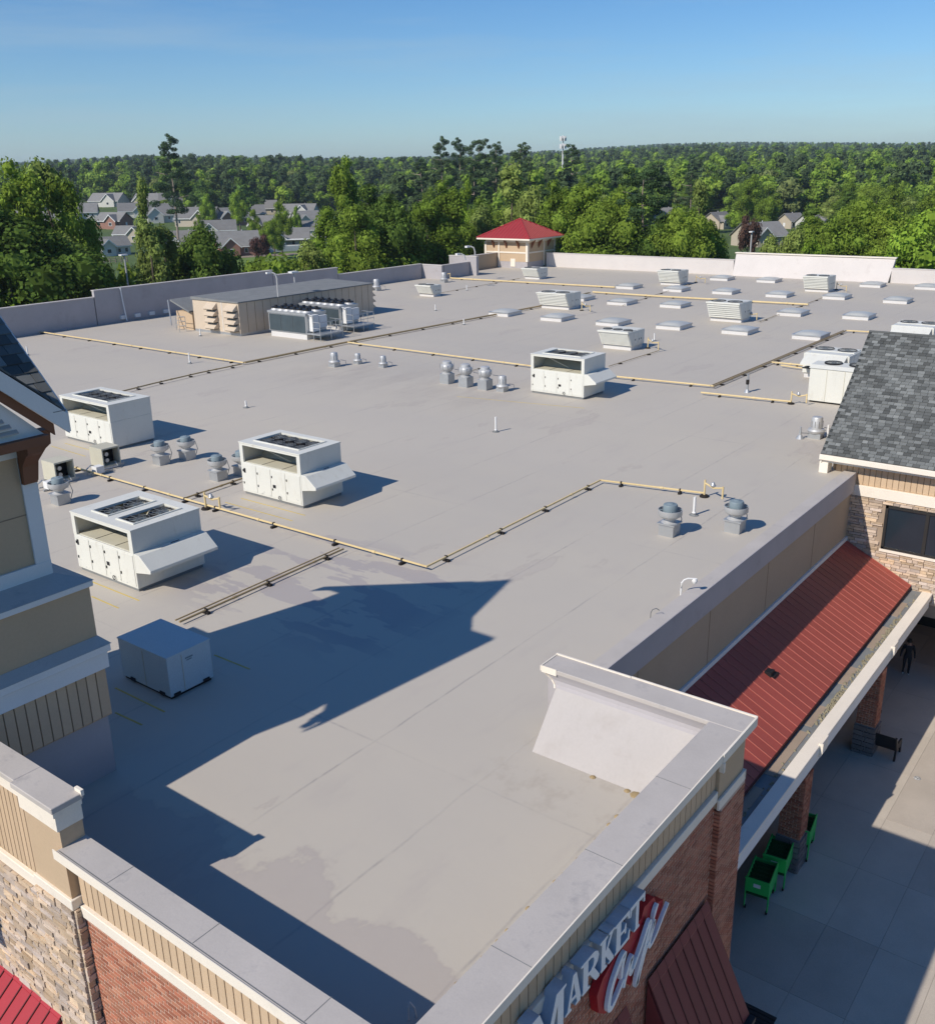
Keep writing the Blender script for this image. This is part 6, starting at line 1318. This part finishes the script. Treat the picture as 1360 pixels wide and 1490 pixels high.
FT = [  # notable trees: kind, px x, px y of the top, distance, width factor, label
 ('col_a', 20, 230, 118, 1.05, 'tall broad tree at the left edge above the rear parapet'), ('col_c', 62, 236, 124, 1.2, 'feathery olive tree second from the left edge'), ('round_b', 88, 262, 120, .75, 'leafy tree left of the white gabled house'), ('round_c', 42, 330, 110, 1.5, 'dark dense tree low behind the rear parapet, far left'), ('round_d', 88, 345, 112, .9, 'dark round tree low behind the parapet near the jog'),
 ('round_c', -12, 300, 112, 1.3, 'dark tree cut by the left edge'), ('bright', 8, 372, 108, 1.2, 'bright green bush tree low at the left edge'), ('col_a', 124, 318, 126, .6, 'slim tree directly left of the white gabled house'),
 ('col_c', 206, 262, 140, .55, 'tall slender yellow-green tree before the left houses'), ('col_c', 210, 318, 118, .85, 'pale feathery tree left behind the parapet'), ('col_c', 238, 330, 120, .9, 'pale feathery tree beside the dark round one'), ('round_c', 298, 336, 122, .95, 'dark round tree right of the feathery trees'), ('round_c', 268, 352, 124, .75, 'dark tree filling between feathery and round tree'),
 ('bush', 168, 400, 116, 1.0, 'low brush beneath the lamp pole'), ('bush', 128, 412, 112, 1.2, 'low bush at the parapet jog'), ('bush', 340, 386, 140, 1.0, 'small bush at the left of the lawn'),
 ('col_a', 497, 226, 160, .9, 'tallest green tree column in the centre left'), ('col_b', 535, 268, 150, 1.0, 'dark column tree right of the tallest one'), ('col_a', 478, 300, 142, 1.1, 'leafy tree at the foot of the tall column'), ('round_b', 515, 300, 135, 1.0, 'broad tree in front of the tall column'), ('bush', 430, 372, 138, 1.6, 'light green shrubs right of the lawn'), ('round_d', 445, 352, 135, .9, 'low olive tree right of the lawn'),
 ('round_c', 568, 292, 140, .9, 'dark tree right of the dark column'), ('col_b', 590, 318, 134, .9, 'dark tree left of the centre gap'), ('round_b', 620, 292, 138, 1.15, 'broad green tree behind the rear corner'), ('col_a', 648, 262, 150, 1.1, 'large tree rising left of the pavilion'), ('round_a', 655, 318, 130, 1.0, 'round tree directly behind the lamp left of the pavilion'), ('bush', 560, 372, 125, 1.6, 'bright bush behind the low rear parapet'), ('bush', 620, 368, 124, 1.4, 'bush behind the rear parapet corner'), ('bright', 545, 350, 130, .8, 'low leafy tree behind the low parapet'),
 ('bright', 680, 262, 175, .5, 'slim bright yellow-green tree left of the pavilion'), ('col_c', 742, 240, 165, 1.25, 'large olive tree rising behind the pavilion'), ('round_d', 700, 300, 150, .8, 'olive tree behind the pavilion left side'), ('round_d', 775, 275, 150, .9, 'olive tree behind the pavilion roof peak'), ('col_a', 812, 262, 148, 1.1, 'leafy tree right of the pavilion roof'), ('round_b', 850, 270, 140, 1.2, 'broad sunlit tree right of the pavilion'), ('round_a', 892, 278, 138, 1.1, 'broad tree second right of the pavilion'), ('round_a', 838, 300, 134, 1.0, 'round tree low behind the parapet by pavilion'),
 ('pine_c', 937, 246, 142, .85, 'tall pine with long bare trunk right of centre'), ('round_c', 915, 312, 138, .9, 'dark tree left of the bare trunk pine'), ('round_c', 960, 318, 136, .9, 'dark tree right of the bare trunk pine'), ('col_c', 1020, 262, 170, .8, 'thin crowned grey green tree right of the pine'), ('round_a', 995, 300, 145, 1.0, 'leafy tree behind the far parapet, right of pine'), ('round_b', 1030, 322, 150, .9, 'tree left of the brick gabled house'), ('plum', 1092, 305, 250, .75, 'rusty purple tree behind the brick gabled house'), ('round_d', 1120, 345, 140, .7, 'olive tree before the brick gabled house'), ('round_d', 1160, 335, 135, .8, 'light olive tree over the raised parapet'), ('bright', 1185, 352, 132, .9, 'bright low tree over the raised parapet'), ('round_b', 1225, 318, 145, 1.1, 'leafy tree behind the raised parapet right end'), ('round_a', 1265, 290, 150, 1.2, 'broad tree right of the raised parapet'), ('col_a', 1300, 300, 145, 1.2, 'dense tree near the right edge'), ('bright', 1348, 308, 135, 1.3, 'bright yellow-green tree at the right edge'), ('bright', 1322, 352, 130, 1.1, 'bright green low tree near the right edge'), ('plum', 1235, 350, 150, .7, 'reddish brown tree right of the raised parapet'),
 ('plum', 377, 336, 275, .9, 'purple leaved garden tree between two houses'), ('round_b', 405, 295, 300, .8, 'garden tree in the middle of the house cluster'), ('bright', 345, 278, 420, .9, 'bright round tree behind the house cluster'), ('bright', 300, 282, 420, .8, 'bright tree behind the cluster, left'), ('round_b', 288, 312, 350, .5, 'small round garden tree on the front roofs'), ('round_b', 368, 305, 330, .6, 'small dark garden tree in the right of the cluster'), ('bright', 430, 300, 380, .5, 'small bright garden tree'), ('round_a', 396, 318, 290, .8, 'pale garden tree beside the porch house'),
 ('pine_b', 243, 197, 330, 1.0, 'tall lone pine standing above the wood at left'), ('pine_b', 641, 200, 380, .9, 'leftmost of the tall pines on the skyline'), ('pine_b', 668, 202, 390, .9, 'second tall pine on the skyline'), ('pine_c', 697, 204, 385, .9, 'third tall pine on the skyline'), ('pine_b', 722, 208, 380, .9, 'fourth tall pine on the skyline'), ('pine_b', 758, 209, 360, 1.1, 'fifth tall pine on the skyline, broad'), ('pine_a', 832, 210, 400, .9, 'pine right of the phone mast'), ('pine_a', 612, 232, 360, 1.0, 'dark pine below the skyline pines left'), ('pine_b', 690, 232, 350, 1.1, 'dark pine below the skyline pines centre'), ('pine_b', 770, 236, 350, 1.1, 'dark pine below the skyline pines right'),
]
for k, x, y, dd, ws, lb in FT: tree_px(k, x, y, dd, ws, lb, None)
# woods: trees set out by hand-tuned zones, each one an object, until 300 trees stand
KL = {'round_a': 'broad green', 'round_b': 'rounded mid green', 'round_c': 'dark dense', 'round_d': 'olive loose', 'col_a': 'tall narrow green', 'col_b': 'tall narrow dark', 'col_c': 'tall feathery olive', 'bright': 'bright yellow-green', 'pine_b': 'layered dark pine'}
placed = []
def ok(x, y, rmin):
    for (a, b) in placed:
        if (a-x)**2+(b-y)**2 < rmin*rmin: return False
    for h in HP:
        dh = math.hypot(h.x, h.y)
        if (h.x-x)**2+(h.y-y)**2 < (8+dh*.01)**2: return False
        # keep the sight line to the house fronts open
        t = (x*h.x+y*h.y)/(dh*dh)
        if (.3 if dh < 330 else .5) < t < 1 and abs(x*h.y-y*h.x)/dh < 6.5: return False
    return True
rr = random.Random(21)
def zone_trees(n, x0, x1, d0, d1, kinds, tops, rmin, lb, grp):
    c = 0; tr_ = 0
    while c < n and tr_ < n*60:
        tr_ += 1; x = rr.uniform(x0, x1); dd = d0*(d1/d0)**rr.random(); p = far_point(x, 300, dd)
        if not ok(p.x, p.y, rmin) or (p.x < 127 and p.y < 90): continue
        k = rr.choice(kinds); h = KH[k]*rr.uniform(*tops); placed.append((p.x, p.y)); tree(k, p.x, p.y, h, rr.uniform(.9, 1.25), KL[k]+' '+lb, grp+', '+KL[k]); c += 1
BR = ['round_a', 'round_b', 'round_c', 'col_a', 'col_b', 'round_d', 'round_b', 'col_c', 'bright', 'pine_b']
zone_trees(14, 560, 960, 145, 185, BR[:8], (.8, 1.05), 7, 'leafy tree in the belt right behind the store, centre', 'trees in the belt behind the store, centre')
zone_trees(40, 960, 1420, 142, 250, BR, (.75, 1.0), 8, 'leafy tree in the wood behind the far parapet, right', 'trees in the wood behind the far parapet, right')
zone_trees(30, 540, 960, 190, 330, BR, (.85, 1.15), 9, 'tree in the wood behind the pavilion', 'trees in the wood behind the pavilion')
zone_trees(10, -80, 110, 112, 190, BR[:7], (.8, 1.0), 8, 'tree in the dense belt at far left', 'trees in the dense belt at far left')
zone_trees(26, 110, 560, 300, 650, ['round_b', 'bright', 'round_a', 'round_c'], (.28, .5), 14, 'small garden tree among the houses', 'garden trees among the left houses')
zone_trees(42, 960, 1430, 250, 420, BR, (.85, 1.15), 9, 'tree in the deeper wood at right', 'trees in the deeper wood at right')
# far wood: one mass, nobody could count it
def far_wood():
    r = np.random.default_rng(5); protos = []
    LF = {'green': leaf_mat('far_leaf_green', (.19, .295, .045), (.29, .40, .06), .4), 'dark': leaf_mat('far_leaf_dark', (.11, .19, .04), (.17, .26, .05), .4), 'olive': leaf_mat('far_leaf_olive', (.18, .22, .08), (.24, .28, .09), .4), 'bright': leaf_mat('far_leaf_bright', (.22, .33, .05), (.27, .38, .07), .4), 'pine': leaf_mat('far_needles', (.065, .10, .045), (.09, .13, .05), .2)}
    hid = bpy.data.collections.new('far_crowns')
    for i, (m, shp) in enumerate((('dark', 'round'), ('green', 'round'), ('pine', 'column'), ('green', 'column'), ('dark', 'column'), ('bright', 'round'), ('olive', 'round'))):
        lob = []
        for k in range(9):
            t = r.random(); env = math.sqrt(max(.05, 1-(2*t-.9)**2)); a = r.random()*6.28; q = 4*env*(.3+.6*r.random()); lob.append((q*math.cos(a), q*math.sin(a), (5 if shp == 'round' else 4)+(8 if shp == 'round' else 13)*t, (2.3 if shp == 'round' else 1.9)*(.7+.5*r.random()), .85))
        me = crown_mesh('far_crown', lob, 13, .42, LF[m], r, .8, .82); o = bpy.data.objects.new('far_crown', me); hid.objects.link(o); protos.append(o)
    pts = []; sc = []; ix = []
    fwd = MW @ np.array([0, 0, 1]); faz = math.atan2(fwd[1], fwd[0]); D_ = 300.
    HA = [(h.x, h.y, math.hypot(h.x, h.y)) for h in HP]
    while D_ < 6500:
        stp = max(7.0, D_*.0125); n_ = int(1.25*D_/(stp*1.05))
        for k in range(n_):
            az = faz-.625+1.25*(k+r.random())/n_; d = D_+stp*(r.random()-.5); x, y = d*math.cos(az), d*math.sin(az)
            q = proj((x, y, terrain_z(x, y)+4)); 
            if q[0] < 565 and d < 560+90*math.sin(q[0]*.013): continue
            if q[0] < 565 and d < 900 and r.random() < .0: continue
            if d < 420 and q[0] > 940: continue
            if d < 330: continue
            if any((a-x)**2+(b-y)**2 < 225 for a, b, c in HA if c > 250) and d < 1500: continue
            s_ = (stp/8.0)**.5*(.55+.75*r.random()**1.5) if D_ > 600 else .65+.6*r.random()
            pts.append((x, y, terrain_z(x, y)-1)); sc.append(min(s_*1.05, 1.45)); ix.append(r.choice(7, p=[.18, .30, .12, .12, .08, .11, .09]) if math.sin(x*.011+2*math.sin(y*.007))+r.normal()*.6 > -.5 else r.choice(7, p=[.3, .08, .42, .03, .13, .01, .03]))
        D_ += stp*.95
    me = bpy.data.meshes.new('far_wood'); me.from_pydata(pts, [], []); n_ = len(pts)
    a = me.attributes.new('tsc', 'FLOAT', 'POINT'); a.data.foreach_set('value', sc); b = me.attributes.new('tix', 'INT', 'POINT'); b.data.foreach_set('value', [int(i) for i in ix])
    o = bpy.data.objects.new('far_wood', me); COL.objects.link(o); stuff(o); o['label'] = 'dense wood rolling away to the horizon behind everything'; o['category'] = 'wood'
    ng = bpy.data.node_groups.new('far_wood', 'GeometryNodeTree'); ng.interface.new_socket('Geometry', in_out='INPUT', socket_type='NodeSocketGeometry'); ng.interface.new_socket('Geometry', in_out='OUTPUT', socket_type='NodeSocketGeometry')
    gi, go = ng.nodes.new('NodeGroupInput'), ng.nodes.new('NodeGroupOutput'); ip = ng.nodes.new('GeometryNodeInstanceOnPoints'); ci = ng.nodes.new('GeometryNodeCollectionInfo'); ci.inputs['Collection'].default_value = hid; ci.inputs['Separate Children'].default_value = True; ci.inputs['Reset Children'].default_value = True
    rv = ng.nodes.new('FunctionNodeRandomValue'); rv.data_type = 'FLOAT_VECTOR'; rv.inputs[0].default_value = (0, 0, 0); rv.inputs[1].default_value = (0, 0, 6.28)
    na = ng.nodes.new('GeometryNodeInputNamedAttribute'); na.data_type = 'FLOAT'; na.inputs['Name'].default_value = 'tsc'; nb = ng.nodes.new('GeometryNodeInputNamedAttribute'); nb.data_type = 'INT'; nb.inputs['Name'].default_value = 'tix'
    L = ng.links.new; L(gi.outputs[0], ip.inputs['Points']); L(ci.outputs[0], ip.inputs['Instance']); ip.inputs['Pick Instance'].default_value = True
    L(nb.outputs['Attribute'], ip.inputs['Instance Index']); L(na.outputs['Attribute'], ip.inputs['Scale']); L(rv.outputs[0], ip.inputs['Rotation']); L(ip.outputs[0], go.inputs[0])
    md = o.modifiers.new('wood', 'NODES'); md.node_group = ng; print('far wood crowns', n_)
far_wood()
print('trees', NT[0])
# mast and pylons
t = far_point(819, 197, 430); zg = terrain_z(t.x, t.y); U = thing('phone_mast', 'white phone mast with antenna cluster rising above the wood', 'mast', (t.x, t.y, zg))
MB().tube([(t.x, t.y, zg), (t.x, t.y, t.z)], [.5, .28], 8).build('pole', MT['pvc'], U)
for z_ in (t.z-1.2, t.z-4.2):
    for k in range(6): a = k*1.047; MB().box(t.x+1.1*math.cos(a)-.2, t.x+1.1*math.cos(a)+.2, t.y+1.1*math.sin(a)-.2, t.y+1.1*math.sin(a)+.2, z_-.9, z_+.9).build('antenna', MT['pvc'], U)
    MB().lathe((t.x, t.y, z_), [(.6, -.1), (1.1, -.1), (1.1, .1), (.6, .1)], 12).build('platform', MT['galv'], U)
for lb, x, yt in (('faint lattice pylon on the far right skyline', 1346, 207), ('faint pylon on the hill left of the distant houses', 1071, 216), ('second faint pylon on the hill by distant houses', 1095, 218)):
    t = far_point(x, yt, 1900); zg = terrain_z(t.x, t.y); U = thing('pylon', lb, 'pylon', (t.x, t.y, zg)); b = MB()
    for sx, sy in ((1, 1), (1, -1), (-1, 1), (-1, -1)): b.tube([(t.x+sx*4, t.y+sy*4, zg), (t.x+sx*.6, t.y+sy*.6, t.z)], .3, 4)
    for f in (.3, .5, .7, .85): z_ = zg+(t.z-zg)*f; w_ = 4-3.4*f; b.tube([(t.x-w_, t.y-w_, z_), (t.x+w_, t.y+w_, z_)], .2, 4); b.tube([(t.x-w_, t.y+w_, z_), (t.x+w_, t.y-w_, z_)], .2, 4)
    b.build('lattice', MT['galv'], U)
    for f in (.82, .92): MB().tube([Vector((t.x, t.y, zg+(t.z-zg)*f))-RV*5, Vector((t.x, t.y, zg+(t.z-zg)*f))+RV*5], .3, 4).build('crossarm', MT['galv'], U)

# ================================================================ things under the canopy
def cart(label, x, y, rot):
    U = thing('shopping_cart', label, 'shopping cart', (x, y, G+.08), 'green shopping carts'); th = math.radians(rot); cs, sn = math.cos(th)*1.2, math.sin(th)*1.2
    def q(a, b, z): return (x+a*cs-b*sn, y+a*sn+b*cs, G+.08+z*1.2)
    def hx(a0, a1, b0, b1, z0, z1, t0=0, t1=0): return [q(a0+t0, b0, z0), q(a1-t0, b0, z0), q(a1-t0, b1, z0), q(a0+t0, b1, z0), q(a0, b0-t1, z1), q(a1, b0-t1, z1), q(a1, b1+t1, z1), q(a0, b1+t1, z1)]
    s = MB()
    for a, b in ((-.5, -.31), (-.5, .28)):
        s.hexa(hx(-.52, .5, b, b+.03, .5, 1.0)); s.hexa(hx(-.52, -.40, b, b+.03, .1, .5)); s.hexa(hx(.38, .5, b, b+.03, .1, .5))
    s.hexa(hx(-.55, -.5, -.31, .31, .62, 1.02)); s.hexa(hx(.5, .54, -.31, .31, .5, .92)); s.build('side_frame', MT['green'], U, bevel=.01)
    bk = MB().hexa(hx(-.5, .5, -.28, .28, .5, .55)); 
    for k in range(6): bk.hexa(hx(-.48+k*.17, -.45+k*.17, -.28, .28, .55, .9))
    bk.build('basket', MT['darkgreen'], U); MB().tube([q(-.58, -.3, 1.05), q(-.62, -.3, 1.1), q(-.62, .3, 1.1), q(-.58, .3, 1.05)], .025, 6).build('handle', MT['green'], U)
    MB().hexa(hx(-.57, -.555, -.09, .09, .82, .92)).build('plate', MT['pvc'], U)
    for a, b in ((-.46, -.28), (-.46, .28), (.44, -.25), (.44, .25)):
        c0, c1 = q(a, b-.02, .06), q(a, b+.02, .06); MB().tube([c0, c1], .075, 10).build('wheel', MT['rubber'], U); MB().tube([q(a, b, .12), q(a, b, .3)], .02, 5).build('caster', MT['galv'], U)
for lb, px in (('green shopping cart at the front left of the pair by the brick column', (1109, 1318)), ('green shopping cart behind the front one, touching the brick column', (1133, 1284)), ('green shopping cart peeking out behind the brick column', (1167, 1243))):
    p = at(px[0], px[1], G); cart(lb, p.x+.1, p.y+.15, 8)
# slatted seat behind the second column
p = at(1297, 1108, G); U = thing('bench', 'dark curved bench in the shade beside the second brick column', 'bench', (p.x, p.y, G)); U.scale = (1.2, 1.1, 1.15)
px_, py_ = p.x, p.y
for yy in (py_-.1, py_+.95):
    MB().prism([(px_-.1, G+.05), (px_, G+.05), (px_+.08, G+.42), (px_+.5, G+.36), (px_+.6, G+.05), (px_+.7, G+.05), (px_+.62, G+.62), (px_+.1, G+.66), (px_-.12, G+1.02), (px_-.22, G+1.0), (px_-.02, G+.5)], 1, yy, yy+.06).build('end_frame', MT['black'], U)
for k in range(7): MB().box(px_+.02+k*.08, px_+.085+k*.08, py_-.04, py_+.95, G+.42-.004*k, G+.445-.004*k).build('seat_slat', MT['black'], U)
for k in range(6): MB().box(px_-.04-k*.025, px_-.015-k*.025, py_-.04, py_+.95, G+.5+k*.085, G+.575+k*.085).build('back_slat', MT['black'], U)
p = at(1272, 1075, G); U = thing('litter_bin', 'dark tall litter bin behind the second brick column', 'litter bin', (p.x+.3, p.y+.2, G)); MB().box(p.x, p.x+.45, p.y, p.y+.45, G+.05, G+1.0).build('body', MT['black'], U, bevel=.02); MB().box(p.x-.03, p.x+.48, p.y-.03, p.y+.48, G+1.0, G+1.15).build('hood', MT['black'], U, bevel=.03)
p = at(1104, 1500, G); U = thing('slatted_table', 'black slatted wooden bench at the bottom edge on shaded pavement', 'bench', (p.x, p.y, G))
for k in range(6): MB().box(p.x-.6+k*.15, p.x-.48+k*.15, p.y-.35, p.y+.65, G+.42, G+.46).build('slat', MT['black'], U)
for a, b in ((-.5, -.3), (-.5, .55), (.2, -.3), (.2, .55)): MB().box(p.x+a, p.x+a+.07, p.y+b, p.y+b+.07, G+.05, G+.42).build('leg', MT['black'], U)
# person walking in the shade
def person(label, p, face):
    U = thing('person', label, 'person', (p.x, p.y, G+.08)); J = {'pel': (0, 0, .93), 'sp': (0, .01, 1.15), 'ch': (0, 0, 1.36), 'nk': (0, 0, 1.48), 'hd': (.02, 0, 1.56), 'ht': (.02, 0, 1.70),
        'ls': (0, .19, 1.40), 'le': (-.03, .27, 1.12), 'lw': (.05, .29, .88), 'lh': (.08, .29, .80), 'rs': (0, -.19, 1.40), 're': (-.05, -.27, 1.12), 'rw': (0, -.3, .87), 'rh': (.02, -.3, .79),
        'lhp': (0, .1, .90), 'lk': (.05, .11, .49), 'la': (.0, .11, .08), 'lt': (.15, .12, .03), 'rhp': (0, -.1, .90), 'rk': (.0, -.11, .49), 'ra': (-.08, -.11, .08), 'rt': (.08, -.13, .03)}
    E_ = [('pel', 'sp'), ('sp', 'ch'), ('ch', 'nk'), ('nk', 'hd'), ('hd', 'ht'), ('ch', 'ls'), ('ls', 'le'), ('le', 'lw'), ('lw', 'lh'), ('ch', 'rs'), ('rs', 're'), ('re', 'rw'), ('rw', 'rh'), ('pel', 'lhp'), ('lhp', 'lk'), ('lk', 'la'), ('la', 'lt'), ('pel', 'rhp'), ('rhp', 'rk'), ('rk', 'ra'), ('ra', 'rt')]
    Rr = {'pel': .15, 'sp': .135, 'ch': .155, 'nk': .06, 'hd': .095, 'ht': .085, 'ls': .075, 'le': .05, 'lw': .036, 'lh': .035, 'rs': .075, 're': .05, 'rw': .036, 'rh': .035, 'lhp': .1, 'lk': .068, 'la': .045, 'lt': .04, 'rhp': .1, 'rk': .068, 'ra': .045, 'rt': .04}
    ks = list(J); c, s = math.cos(face), math.sin(face); me = bpy.data.meshes.new('body'); me.from_pydata([(J[k][0]*c-J[k][1]*s, J[k][0]*s+J[k][1]*c, J[k][2]) for k in ks], [(ks.index(a), ks.index(b)) for a, b in E_], [])
    o = bpy.data.objects.new('body', me); COL.objects.link(o); o.parent = U; sk_ = o.modifiers.new('skin', 'SKIN'); 
    for i, k in enumerate(ks): me.skin_vertices[0].data[i].radius = (Rr[k], Rr[k]*(.8 if k in ('ch', 'sp', 'pel') else 1))
    me.skin_vertices[0].data[0].use_root = True; sb_ = o.modifiers.new('sub', 'SUBSURF'); sb_.levels = 2; sb_.render_levels = 2; me.materials.append(MT['cloth'])
    dg = bpy.context.evaluated_depsgraph_get(); nm = bpy.data.meshes.new_from_object(o.evaluated_get(dg)); o.modifiers.clear(); o.data = nm
    nm.materials.clear(); nm.materials.append(MT['cloth']); nm.materials.append(MT['skin']); nm.materials.append(MT['pvc'])
    for f in nm.polygons:
        z_ = f.center.z; r_ = math.hypot(f.center.x, f.center.y); f.use_smooth = True
        if z_ > 1.46 and r_ < .16: f.material_index = 1
        elif z_ < .86 and r_ > .24: f.material_index = 1
        elif z_ < .07: f.material_index = 2
    hz = Vector((p.x+(-.0)*c, p.y, G+.08)); MB().lathe((p.x+.01*c, p.y+.01*s, G+.08+1.62), [(.112, 0), (.118, .06), (.09, .13), (.001, .16)], 14).build('hair', MT['hair'], U, smooth=True)
    fc = MB(); hx_ = lambda a, b, z_, r_: fc.lathe((p.x+a*c-b*s, p.y+a*s+b*c, G+.08+z_), [(.001, 0), (r_, r_*.5), (r_*.8, r_*1.4), (.001, r_*1.8)], 6)
    hx_(.125, 0, 1.58, .016); hx_(.01, .1, 1.59, .02); hx_(.01, -.1, 1.59, .02); hx_(.115, .035, 1.615, .009); hx_(.115, -.035, 1.615, .009); fc.build('face_features', MT['skin'], U)
    fg = MB()
    for sy, hand in ((1, 'lh'), (-1, 'rh')):
        a, b, z_ = J[hand]
        for k in range(4): b2 = b; a2 = a-.03+k*.02; fg.tube([(p.x+a2*c-b2*s, p.y+a2*s+b2*c, G+.08+z_), (p.x+(a2+.005)*c-b2*s, p.y+(a2+.005)*s+b2*c, G+.08+z_-.06), (p.x+(a2+.012)*c-(b2-.015*sy)*s, p.y+(a2+.012)*s+(b2-.015*sy)*c, G+.08+z_-.1-.01*(k in (1, 2)))], .009, 5)
        fg.tube([(p.x+(a+.02)*c-b*s, p.y+(a+.02)*s+b*c, G+.08+z_+.02), (p.x+(a+.055)*c-(b-.01*sy)*s, p.y+(a+.055)*s+(b-.01*sy)*c, G+.08+z_-.035)], .011, 5)
    fg.build('fingers', MT['skin'], U)
person('person in dark clothes and pale shoes walking in the shade under the canopy', at(1316, 982, G), math.radians(200))
# ---------------------------------------------------------------- air
hz = MB().box(-300, 8500, -5200, 8500, G-3.2, 120).build('haze', MT['white']); hz.data.materials.clear()
hm = bpy.data.materials.new('haze'); hm.use_nodes = True; hm.node_tree.nodes.clear(); ho = hm.node_tree.nodes.new('ShaderNodeOutputMaterial'); pvn = hm.node_tree.nodes.new('ShaderNodeVolumePrincipled')
pvn.inputs['Color'].default_value = (.80, .92, 1, 1); pvn.inputs['Density'].default_value = 0.00013; pvn.inputs['Anisotropy'].default_value = .2
hm.node_tree.links.new(pvn.outputs[0], ho.inputs['Volume']); hz.data.materials.append(hm); stuff(hz); S.cycles.volume_bounces = 0
